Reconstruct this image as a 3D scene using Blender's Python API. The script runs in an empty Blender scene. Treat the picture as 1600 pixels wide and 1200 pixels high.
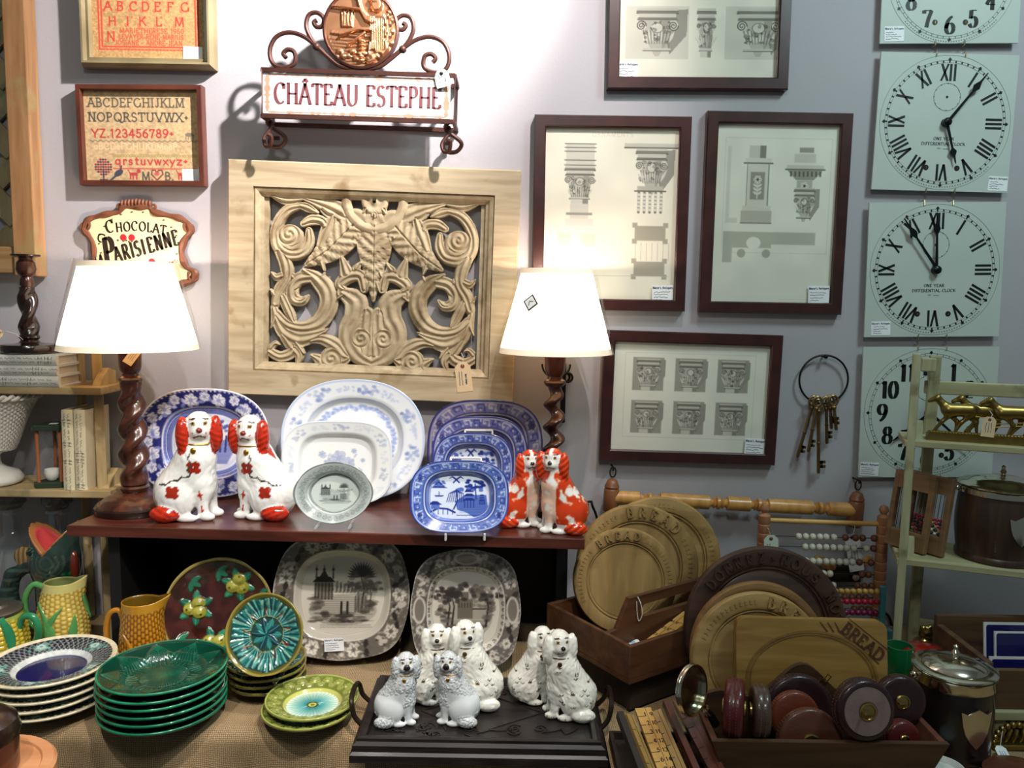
import bpy, bmesh, math, random
import numpy as np
from mathutils import Vector, Matrix, noise as mnoise
random.seed(7); RNG = np.random.RandomState(7)
PI = math.pi
SC = bpy.context.scene
COL = SC.collection
# ------------------------------------------------------------------ camera
F = 1246.0
CAM = Vector((0, 0, 1.47))
PITCH, ROLL = math.radians(6.1), math.radians(0.75)
fwd = Vector((0, math.cos(PITCH), -math.sin(PITCH)))
up0 = Vector((0, math.sin(PITCH), math.cos(PITCH)))
rt0 = Vector((1, 0, 0))
rt = rt0*math.cos(ROLL) + up0*math.sin(ROLL)
up = -rt0*math.sin(ROLL) + up0*math.cos(ROLL)
cd = bpy.data.cameras.new('camera'); cam = bpy.data.objects.new('camera', cd); COL.objects.link(cam)
cd.sensor_width = 36; cd.lens = 36*F/1600; cd.clip_start = 0.02
R = Matrix((rt, up, -fwd)).transposed().to_4x4(); R.translation = CAM
cam.matrix_world = R
SC.camera = cam
# ------------------------------------------------------------------ world, lights, exposure
SC.view_settings.view_transform = 'Standard'; SC.view_settings.look = 'None'
SC.view_settings.exposure = 0.0; SC.view_settings.gamma = 1.0; SC.view_settings.use_curve_mapping = False
W = bpy.data.worlds.new('world'); SC.world = W; W.use_nodes = True
W.node_tree.nodes['Background'].inputs[0].default_value = (0.80, 0.95, 1.0, 1)
W.node_tree.nodes['Background'].inputs[1].default_value = 0.11
def light(kind, name, loc, target, power, color, size=0.1, spot=60, blend=0.6, size_y=None):
    d = bpy.data.lights.new(name, kind); o = bpy.data.objects.new(name, d); COL.objects.link(o)
    o.location = loc; d.energy = power; d.color = color
    if kind == 'AREA':
        d.size = size
        if size_y: d.shape = 'RECTANGLE'; d.size_y = size_y
        else: d.shape = 'DISK'
    else: d.shadow_soft_size = size
    if kind == 'SPOT': d.spot_size = math.radians(spot); d.spot_blend = blend
    if target is not None:
        o.rotation_euler = (Vector(target)-Vector(loc)).to_track_quat('-Z', 'Y').to_euler()
    return o
light('SPOT', 'ceiling_spot_sign', (0.34, 1.02, 2.62), (-0.36, 1.75, 2.10), 235, (1.0, .92, .90), .025, 52, 1.0)
light('SPOT', 'ceiling_spot_wall', (0.36, 1.00, 2.62), (-0.52, 1.75, 1.68), 76, (1.0, .89, .87), .025, 88, .8)
light('SPOT', 'ceiling_spot_shelf', (0.25, 0.25, 2.60), (-0.42, 1.40, 0.85), 100, (1.0, .92, .86), .03, 44, .85)
light('SPOT', 'ceiling_spot_left', (-0.55, 0.15, 2.62), (-0.66, 1.45, 0.86), 62, (1.0, .94, .88), .03, 40, .9)
light('AREA', 'ceiling_panel_right', (1.10, 0.80, 2.62), (0.70, 1.6, 1.5), 11.5, (.74, .98, 1.0), .35)
light('AREA', 'ceiling_panel_middle', (-0.1, -0.3, 2.62), (-0.05, 1.3, .9), 9, (.94, 1.0, .95), .3)
# ------------------------------------------------------------------ pixel -> place
def ray(px, py): return fwd + rt*((px-800)/F) - up*((py-600)/F)
def PY(px, py, y):
    d = ray(px, py); return CAM + d*((y-CAM.y)/d.y)
def PZ(px, py, z):
    d = ray(px, py); return CAM + d*((z-CAM.z)/d.z)
def mpp(p): return (Vector(p)-CAM).dot(fwd)/F
WY, SZ, TZ = 1.75, 1.035, 0.75     # wall plane, shelf top, table top
# ------------------------------------------------------------------ materials
def lin(c):
    c = np.asarray(c, float)/255.0
    return np.where(c <= .04045, c/12.92, ((c+.055)/1.055)**2.4)
def L4(c): l = lin(c); return (float(l[0]), float(l[1]), float(l[2]), 1)
MC = {}
def newmat(name):
    m = bpy.data.materials.new(name); m.use_nodes = True
    return m, m.node_tree.nodes, m.node_tree.links, m.node_tree.nodes['Principled BSDF']
def mat(name, c, rough=.5, metal=0, var=.12, scale=40, bump=0, bscale=200, coat=0, trans=0, ior=1.45, spec=.5):
    if name in MC: return MC[name]
    m, n, l, b = newmat(name)
    tc = n.new('ShaderNodeTexCoord'); nz = n.new('ShaderNodeTexNoise'); nz.inputs['Scale'].default_value = scale
    nz.inputs['Detail'].default_value = 4
    l.new(tc.outputs['Object'], nz.inputs['Vector'])
    mx = n.new('ShaderNodeMix'); mx.data_type = 'RGBA'
    a = L4(c); mx.inputs[6].default_value = tuple(v*(1-var) for v in a[:3])+(1,)
    mx.inputs[7].default_value = tuple(min(1, v*(1+var)) for v in a[:3])+(1,)
    l.new(nz.outputs[0], mx.inputs[0]); l.new(mx.outputs[2], b.inputs['Base Color'])
    b.inputs['Roughness'].default_value = rough; b.inputs['Metallic'].default_value = metal
    b.inputs['Coat Weight'].default_value = coat; b.inputs['Coat Roughness'].default_value = .05
    b.inputs['Specular IOR Level'].default_value = spec
    b.inputs['Transmission Weight'].default_value = trans; b.inputs['IOR'].default_value = ior
    if bump:
        n2 = n.new('ShaderNodeTexNoise'); n2.inputs['Scale'].default_value = bscale; n2.inputs['Detail'].default_value = 3
        bp = n.new('ShaderNodeBump'); bp.inputs['Strength'].default_value = bump; bp.inputs['Distance'].default_value = .002
        l.new(tc.outputs['Object'], n2.inputs['Vector']); l.new(n2.outputs[0], bp.inputs['Height']); l.new(bp.outputs[0], b.inputs['Normal'])
    MC[name] = m; return m
def wood(name, c1, c2, rough=.45, st=(4, 60, 60), coat=0, bump=.15, worn=None, wornamt=.5):
    if name in MC: return MC[name]
    m, n, l, b = newmat(name)
    tc = n.new('ShaderNodeTexCoord'); mp = n.new('ShaderNodeMapping'); mp.inputs['Scale'].default_value = st
    nz = n.new('ShaderNodeTexNoise'); nz.inputs['Scale'].default_value = 1; nz.inputs['Detail'].default_value = 6; nz.inputs['Distortion'].default_value = .6
    l.new(tc.outputs['Object'], mp.inputs['Vector']); l.new(mp.outputs[0], nz.inputs['Vector'])
    cr = n.new('ShaderNodeValToRGB'); cr.color_ramp.elements[0].position = .32; cr.color_ramp.elements[1].position = .68
    cr.color_ramp.elements[0].color = L4(c1); cr.color_ramp.elements[1].color = L4(c2)
    l.new(nz.outputs[0], cr.inputs[0]); out = cr.outputs[0]
    if worn:
        n3 = n.new('ShaderNodeTexNoise'); n3.inputs['Scale'].default_value = 14; n3.inputs['Detail'].default_value = 8
        l.new(tc.outputs['Object'], n3.inputs['Vector'])
        r3 = n.new('ShaderNodeValToRGB'); r3.color_ramp.elements[0].position = wornamt; r3.color_ramp.elements[1].position = wornamt+.12
        l.new(n3.outputs[0], r3.inputs[0])
        mx = n.new('ShaderNodeMix'); mx.data_type = 'RGBA'; mx.inputs[7].default_value = L4(worn)
        l.new(r3.outputs[0], mx.inputs[0]); l.new(out, mx.inputs[6]); out = mx.outputs[2]
    l.new(out, b.inputs['Base Color']); b.inputs['Roughness'].default_value = rough
    b.inputs['Coat Weight'].default_value = coat; b.inputs['Coat Roughness'].default_value = .12
    if bump:
        bp = n.new('ShaderNodeBump'); bp.inputs['Strength'].default_value = bump; bp.inputs['Distance'].default_value = .001
        l.new(nz.outputs[0], bp.inputs['Height']); l.new(bp.outputs[0], b.inputs['Normal'])
    MC[name] = m; return m
def vmat(name, rough=.4, coat=0, bump=0, bscale=300, metal=0, spec=.5):
    if name in MC: return MC[name]
    m, n, l, b = newmat(name)
    at = n.new('ShaderNodeAttribute'); at.attribute_name = 'Col'
    l.new(at.outputs['Color'], b.inputs['Base Color'])
    b.inputs['Roughness'].default_value = rough; b.inputs['Coat Weight'].default_value = coat
    b.inputs['Coat Roughness'].default_value = .04; b.inputs['Metallic'].default_value = metal
    b.inputs['Specular IOR Level'].default_value = spec
    if bump:
        tc = n.new('ShaderNodeTexCoord'); n2 = n.new('ShaderNodeTexNoise'); n2.inputs['Scale'].default_value = bscale
        bp = n.new('ShaderNodeBump'); bp.inputs['Strength'].default_value = bump; bp.inputs['Distance'].default_value = .002
        l.new(tc.outputs['Object'], n2.inputs['Vector']); l.new(n2.outputs[0], bp.inputs['Height']); l.new(bp.outputs[0], b.inputs['Normal'])
    MC[name] = m; return m
def glassmat(name, tint=(1, 1, 1), refl=1.0, ior=1.45):
    if name in MC: return MC[name]
    m, n, l, b = newmat(name); n.remove(b)
    tr = n.new('ShaderNodeBsdfTransparent'); tr.inputs[0].default_value = (*tint, 1)
    gl = n.new('ShaderNodeBsdfGlossy'); gl.inputs['Roughness'].default_value = .03
    gl.inputs[0].default_value = (refl, refl, refl, 1)
    fr = n.new('ShaderNodeFresnel'); fr.inputs[0].default_value = ior
    ge = n.new('ShaderNodeNewGeometry'); k = n.new('ShaderNodeMath'); k.operation = 'SUBTRACT'; k.inputs[0].default_value = 1; l.new(ge.outputs['Backfacing'], k.inputs[1])
    ml = n.new('ShaderNodeMath'); ml.operation = 'MULTIPLY'; l.new(fr.outputs[0], ml.inputs[0]); l.new(k.outputs[0], ml.inputs[1])
    mx = n.new('ShaderNodeMixShader'); l.new(ml.outputs[0], mx.inputs[0]); l.new(tr.outputs[0], mx.inputs[1]); l.new(gl.outputs[0], mx.inputs[2])
    l.new(mx.outputs[0], n['Material Output'].inputs[0]); MC[name] = m; return m
def emis(name, c, s, base=(250, 235, 215)):
    if name in MC: return MC[name]
    m, n, l, b = newmat(name); b.inputs['Base Color'].default_value = L4(base)
    b.inputs['Emission Color'].default_value = L4(c); b.inputs['Emission Strength'].default_value = s; b.inputs['Roughness'].default_value = .6
    MC[name] = m; return m
# ------------------------------------------------------------------ objects
def tag(o, label=None, cat=None, group=None, kind=None):
    if label: o['label'] = label
    if cat: o['category'] = cat
    if group: o['group'] = group
    if kind: o['kind'] = kind
    return o
def thing(name, label, cat, mw=None, group=None):
    o = bpy.data.objects.new(name, None); COL.objects.link(o); o.empty_display_size = .02
    if mw is not None: o.matrix_world = mw if isinstance(mw, Matrix) else Matrix.Translation(mw)
    return tag(o, label, cat, group)
def copy_tree(o, parent=None):
    c = o.copy(); COL.objects.link(c); c.parent = parent
    for ch in list(o.children): copy_tree(ch, c)
    return c
def TR(loc=(0, 0, 0), rx=0, ry=0, rz=0):
    r = math.radians
    return Matrix.Translation(loc) @ Matrix.Rotation(r(rz), 4, 'Z') @ Matrix.Rotation(r(ry), 4, 'Y') @ Matrix.Rotation(r(rx), 4, 'X')
class MB:
    def __init__(s): s.v = []; s.f = []; s.m = []; s.c = []
    def add(s, vs, fs, mi=0, M=None, col=None):
        b = len(s.v)
        if M is not None: vs = [M @ Vector(v) for v in vs]
        s.v += [tuple(v) for v in vs]; s.f += [tuple(i+b for i in f) for f in fs]; s.m += [mi]*len(fs)
        s.c += [col if col is not None else (1, 1, 1)]*len(vs)
        return s
    def box(s, c, d, mi=0, M=None, taper=1.0, col=None):
        x, y, z = d[0]/2, d[1]/2, d[2]/2; t = taper
        vs = [(-x*t, -y*t, -z), (x*t, -y*t, -z), (x*t, y*t, -z), (-x*t, y*t, -z), (-x, -y, z), (x, -y, z), (x, y, z), (-x, y, z)]
        vs = [(a+c[0], b+c[1], e+c[2]) for a, b, e in vs]
        return s.add(vs, [(3, 2, 1, 0), (4, 5, 6, 7), (0, 1, 5, 4), (1, 2, 6, 5), (2, 3, 7, 6), (3, 0, 4, 7)], mi, M, col)
    def lathe(s, prof, n=32, mi=0, M=None, rf=None, col=None):
        vs = []; fs = []
        for r, z in prof:
            for k in range(n):
                a = 2*PI*k/n; q = r*(rf(a, z) if rf else 1)
                vs.append((q*math.cos(a), q*math.sin(a), z))
        for i in range(len(prof)-1):
            for k in range(n):
                k2 = (k+1) % n
                fs.append((i*n+k, i*n+k2, (i+1)*n+k2, (i+1)*n+k))
        if prof[0][0] > 1e-6: fs.append(tuple(range(n-1, -1, -1)))
        if prof[-1][0] > 1e-6: fs.append(tuple((len(prof)-1)*n+k for k in range(n)))
        return s.add(vs, fs, mi, M, col)
    def tube(s, path, r, n=8, mi=0, M=None, closed=False, flat=None, col=None):
        P = [Vector(p) for p in path]; k = len(P)
        rs = r if isinstance(r, (list, tuple)) else [r]*k
        T = []
        for i in range(k):
            a = P[(i-1) % k] if (closed or i > 0) else P[i]; b = P[(i+1) % k] if (closed or i < k-1) else P[i]
            t = (b-a); T.append(t.normalized() if t.length > 1e-9 else Vector((0, 0, 1)))
        nrm = T[0].orthogonal().normalized() if flat is None else Vector(flat)
        vs = []; fs = []
        for i in range(k):
            if flat is None: nrm = (nrm - T[i]*nrm.dot(T[i])); nrm.normalize()
            else: nrm = Vector(flat)
            bn = T[i].cross(nrm).normalized()
            for j in range(n):
                a = 2*PI*j/n
                ra, rb = (rs[i], rs[i]) if not isinstance(rs[i], tuple) else rs[i]
                vs.append(P[i]+nrm*(ra*math.cos(a))+bn*(rb*math.sin(a)))
        for i in range(k if closed else k-1):
            i2 = (i+1) % k
            for j in range(n):
                j2 = (j+1) % n; fs.append((i*n+j, i*n+j2, i2*n+j2, i2*n+j))
        if not closed:
            fs.append(tuple(range(n-1, -1, -1))); fs.append(tuple((k-1)*n+j for j in range(n)))
        return s.add(vs, fs, mi, M, col)
    def prism(s, poly, z0, z1, mi=0, M=None, col=None):
        n = len(poly); A = sum(poly[i][0]*poly[(i+1) % n][1]-poly[(i+1) % n][0]*poly[i][1] for i in range(n))
        if A < 0: poly = poly[::-1]
        vs = [(x, y, z0) for x, y in poly]+[(x, y, z1) for x, y in poly]
        fs = [tuple(range(n-1, -1, -1)), tuple(range(n, 2*n))]+[(i, (i+1) % n, n+(i+1) % n, n+i) for i in range(n)]
        return s.add(vs, fs, mi, M, col)
    def ball(s, c, r, mi=0, M=None, n=12, col=None):
        if not isinstance(r, (tuple, list)): r = (r, r, r)
        vs = [(c[0], c[1], c[2]-r[2])]; fs = []; h = n//2
        for i in range(1, h):
            p = PI*i/h
            for k in range(n):
                a = 2*PI*k/n; vs.append((c[0]+r[0]*math.sin(p)*math.cos(a), c[1]+r[1]*math.sin(p)*math.sin(a), c[2]-r[2]*math.cos(p)))
        vs.append((c[0], c[1], c[2]+r[2])); e = len(vs)-1
        for k in range(n):
            k2 = (k+1) % n
            fs.append((0, 1+k2, 1+k)); fs.append((e, e-n+k, e-n+k2))
            for i in range(h-2): fs.append((1+i*n+k, 1+i*n+k2, 1+(i+1)*n+k2, 1+(i+1)*n+k))
        return s.add(vs, fs, mi, M, col)
    def strip(s, pts, ws, z, mi=0, M=None, h=0.0004, col=None):
        """flat ribbon along 2-D points, widths ws, lying at height z in the local XY plane"""
        k = len(pts); vs = []; fs = []
        for i in range(k):
            a = pts[max(i-1, 0)]; b = pts[min(i+1, k-1)]
            dx, dy = b[0]-a[0], b[1]-a[1]; q = math.hypot(dx, dy) or 1
            w = (ws[i] if isinstance(ws, (list, tuple)) else ws)/2
            nx, ny = -dy/q*w, dx/q*w
            x, y = pts[i]
            vs += [(x+nx, y+ny, z), (x-nx, y-ny, z), (x+nx, y+ny, z+h), (x-nx, y-ny, z+h)]
        for i in range(k-1):
            a, b = 4*i, 4*i+4
            fs += [(a+2, a+3, b+3, b+2), (a, a+2, b+2, b), (a+3, a+1, b+1, b+3)]
        fs += [(0, 1, 3, 2), (4*k-4, 4*k-2, 4*k-1, 4*k-3)]
        return s.add(vs, fs, mi, M, col)
    def text(s, txt, x, y, hgt, z, mi=0, M=None, w=.16, thin=.05, nib=20, serif=True, sp=.16, xs=1.0, anchor='c', h=0.0004, rot=0, col=None):
        T, tot = text_strokes(txt, sp)
        ox = {'c': -tot/2, 'l': 0, 'r': -tot}[anchor]
        ca, sa = math.cos(rot), math.sin(rot); nb = (math.cos(math.radians(nib)), math.sin(math.radians(nib)))
        for pts, straight in T:
            P = [((p[0]+ox)*xs, p[1]) for p in pts]; ws = []
            for i in range(len(P)):
                a = P[max(i-1, 0)]; b = P[min(i+1, len(P)-1)]
                dx, dy = b[0]-a[0], b[1]-a[1]; q = math.hypot(dx, dy) or 1
                ws.append((thin+(w-thin)*abs(dx/q*nb[1]-dy/q*nb[0]))*hgt)
            Q = [(x+(px*ca-py*sa)*hgt, y+(px*sa+py*ca)*hgt) for px, py in P]
            s.strip(Q, ws, z, mi, M, h, col)
            if serif and straight and abs(P[0][1]-P[1][1]) > .3:
                for p in (P[0], P[-1]):
                    if p[1] < .02 or p[1] > .98:
                        e = .13*xs
                        S = [(x+((p[0]+d)*ca-p[1]*sa)*hgt, y+((p[0]+d)*sa+p[1]*ca)*hgt) for d in (-e, e)]
                        s.strip(S, thin*hgt, z, mi, M, h, col)
        return s
    def build(s, name, mats, parent=None, mw=None, smooth=True, ang=40, bevel=0, cols=False):
        me = bpy.data.meshes.new(name); me.from_pydata(s.v, [], s.f)
        if not isinstance(mats, (list, tuple)): mats = [mats]
        for m in mats: me.materials.append(m)
        if len(mats) > 1: me.polygons.foreach_set('material_index', s.m)
        if cols:
            at = me.color_attributes.new('Col', 'FLOAT_COLOR', 'POINT')
            a = np.ones((len(s.v), 4), np.float32); a[:, :3] = lin(np.array(s.c)); at.data.foreach_set('color', a.ravel())
        me.update(); me.validate()
        if smooth: me.shade_smooth(); me.set_sharp_from_angle(angle=math.radians(ang))
        o = bpy.data.objects.new(name, me); COL.objects.link(o)
        if parent is not None: o.parent = parent
        if mw is not None:
            if parent is not None: o.matrix_local = mw if isinstance(mw, Matrix) else Matrix.Translation(mw)
            else: o.matrix_world = mw if isinstance(mw, Matrix) else Matrix.Translation(mw)
        if bevel:
            b = o.modifiers.new('bevel', 'BEVEL'); b.width = bevel; b.segments = 2; b.limit_method = 'ANGLE'; b.angle_limit = math.radians(50)
        return o
def npmesh(name, V, Fc, C, m, parent=None, mw=None, smooth=True, ang=180):
    me = bpy.data.meshes.new(name)
    me.from_pydata(V.tolist(), [], Fc.tolist() if hasattr(Fc, 'tolist') else Fc)
    if C is not None:
        at = me.color_attributes.new('Col', 'FLOAT_COLOR', 'POINT')
        a = np.ones((len(V), 4), np.float32); a[:, :3] = lin(np.clip(C, 0, 255)); at.data.foreach_set('color', a.ravel())
    me.materials.append(m); me.update()
    if smooth:
        me.shade_smooth()
        if ang < 180: me.set_sharp_from_angle(angle=math.radians(ang))
    o = bpy.data.objects.new(name, me); COL.objects.link(o)
    if parent is not None: o.parent = parent
    if mw is not None:
        if parent is not None: o.matrix_local = mw
        else: o.matrix_world = mw
    return o
# ------------------------------------------------------------------ stroke lettering
G = {}
def _g(ch, w, spec):
    out = []
    for st in spec.split(';'):
        t = st.split(); v = [float(q) for q in t[1:]]
        if t[0] == 'L': out.append(([(v[i], v[i+1]) for i in range(0, len(v), 2)], len(v) == 4))
        else:
            cx, cy, rx, ry, a0, a1 = v; n = max(6, int(abs(a1-a0)/18))
            out.append(([(cx+rx*math.cos(math.radians(a0+(a1-a0)*i/n)), cy+ry*math.sin(math.radians(a0+(a1-a0)*i/n))) for i in range(n+1)], False))
    G[ch] = (w, out)
for ch, w, sp in [
 ('A', .8, 'L 0 0 .4 1;L .4 1 .8 0;L .15 .36 .64 .36'), ('B', .65, 'L .1 0 .1 1;L .1 1 .32 1;A .32 .77 .22 .23 90 -90;L .1 .54 .34 .54;A .34 .27 .27 .27 90 -90;L .34 0 .1 0'),
 ('C', .78, 'A .42 .5 .4 .5 48 312;L .69 .98 .69 .72'), ('D', .8, 'L .1 0 .1 1;L .1 1 .34 1;A .34 .5 .42 .5 90 -90;L .34 0 .1 0'),
 ('E', .64, 'L .1 0 .1 1;L .1 1 .58 1;L .1 .52 .45 .52;L .1 0 .6 0;L .58 1 .58 .82;L .6 0 .6 .18'), ('F', .6, 'L .1 0 .1 1;L .1 1 .58 1;L .1 .52 .45 .52;L .58 1 .58 .82'),
 ('G', .82, 'A .42 .5 .4 .5 48 340;L .76 .42 .76 .05'), ('H', .8, 'L .1 0 .1 1;L .7 0 .7 1;L .1 .5 .7 .5'), ('I', .3, 'L .15 0 .15 1'),
 ('J', .45, 'L .32 1 .32 .2;A .17 .2 .15 .2 0 -150'), ('K', .75, 'L .1 0 .1 1;L .66 1 .12 .45;L .3 .62 .72 0'), ('L', .6, 'L .1 0 .1 1;L .1 0 .56 0;L .56 0 .56 .2'),
 ('M', 1.0, 'L .1 0 .15 1;L .15 1 .5 .05;L .5 .05 .85 1;L .85 1 .9 0'), ('N', .8, 'L .1 0 .1 1;L .1 1 .7 0;L .7 0 .7 1'), ('O', .86, 'A .43 .5 .4 .5 0 360'),
 ('P', .64, 'L .1 0 .1 1;L .1 1 .32 1;A .32 .74 .26 .26 90 -90;L .32 .48 .1 .48'), ('Q', .86, 'A .43 .5 .4 .5 0 360;L .5 .2 .85 -.12'),
 ('R', .7, 'L .1 0 .1 1;L .1 1 .32 1;A .32 .75 .25 .25 90 -90;L .32 .5 .1 .5;L .34 .5 .7 0'), ('S', .6, 'A .3 .755 .23 .245 30 270;A .3 .255 .26 .255 90 -150'),
 ('T', .72, 'L .36 0 .36 1;L 0 1 .72 1;L 0 1 0 .84;L .72 1 .72 .84'), ('U', .8, 'L .1 1 .1 .3;A .4 .3 .3 .3 180 360;L .7 .3 .7 1'), ('V', .8, 'L 0 1 .4 0;L .4 0 .8 1'),
 ('W', 1.1, 'L 0 1 .28 0;L .28 0 .55 1;L .55 1 .82 0;L .82 0 1.1 1'), ('X', .75, 'L 0 1 .75 0;L 0 0 .75 1'), ('Y', .75, 'L 0 1 .38 .45;L .75 1 .38 .45;L .38 .45 .38 0'),
 ('Z', .65, 'L .05 1 .6 1;L .6 1 .05 0;L .05 0 .62 0'), ('0', .6, 'A .3 .5 .26 .5 0 360'), ('1', .42, 'L .25 0 .25 1;L .08 .84 .25 1'),
 ('2', .6, 'A .29 .73 .24 .27 170 -35;L .49 .57 .08 .04;L .08 .02 .58 .02'), ('3', .58, 'A .28 .76 .22 .24 160 -90;A .28 .26 .26 .26 90 -160'), ('4', .64, 'L .44 0 .44 1;L .44 1 .03 .3;L .03 .3 .64 .3'),
 ('5', .58, 'L .52 .98 .14 .98;L .14 .98 .12 .5;A .28 .3 .25 .3 130 -160'), ('6', .6, 'A .3 .3 .26 .3 0 360;A .6 .3 .56 .72 180 105'), ('7', .58, 'L .04 .98 .56 .98;L .04 .98 .04 .8;L .56 .98 .36 .5 .24 0'),
 ('8', .6, 'A .3 .76 .2 .24 0 360;A .3 .27 .26 .27 0 360'), ('9', .6, 'A .3 .7 .26 .3 0 360;A .0 .7 .56 .72 0 -75'),
 ('.', .2, 'L .08 .04 .14 .04'), ('-', .4, 'L .05 .42 .35 .42'), ('+', .4, 'L .05 .45 .35 .45;L .2 .3 .2 .6'), ("'", .2, 'L .1 1 .08 .75'), (' ', .35, 'L -9 0 -9 0'),
 ('^', .0, 'L -.76 1.06 -.57 1.24;L -.57 1.24 -.38 1.06'),
 ('q', .6, 'A .28 .35 .24 .3 0 360;L .52 .65 .52 -.3'), ('r', .4, 'L .1 0 .1 .65;A .28 .4 .18 .25 150 40'), ('t', .4, 'L .2 .9 .2 .1 .35 .02;L .05 .65 .38 .65'),
 ('s', .42, 'A .2 .48 .15 .16 30 270;A .2 .17 .17 .17 90 -150'), ('u', .55, 'L .08 .65 .08 .2;A .26 .2 .18 .2 180 360;L .44 .65 .44 0'), ('v', .5, 'L 0 .65 .25 0;L .25 0 .5 .65'),
 ('w', .7, 'L 0 .65 .18 0;L .18 0 .35 .65;L .35 .65 .52 0;L .52 0 .7 .65'), ('x', .5, 'L 0 .65 .5 0;L 0 0 .5 .65'), ('y', .5, 'L 0 .65 .25 0;L .5 .65 .1 -.3'), ('z', .5, 'L .02 .65 .48 .65;L .48 .65 .02 0;L .02 0 .5 0'),
 ('a', .5, 'A .22 .3 .2 .3 0 360;L .44 .62 .44 0'), ('e', .5, 'A .25 .32 .22 .31 0 310;L .04 .34 .46 .34'), ('i', .2, 'L .1 0 .1 .62;L .1 .82 .1 .9'), ('n', .5, 'L .06 0 .06 .62;A .25 .38 .19 .24 180 0;L .44 .38 .44 0'), ('o', .5, 'A .25 .31 .22 .31 0 360'),
]: _g(ch, w, sp)
def text_strokes(t, sp=.16):
    x = 0; out = []
    for ch in t:
        w, st = G.get(ch) or G.get(ch.upper()) or G[' ']
        if ch != ' ':
            for pts, s in st: out.append(([(px+x, py) for px, py in pts], s))
        x += w+(sp if ch != '^' else 0)
    return out, x-sp
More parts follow.
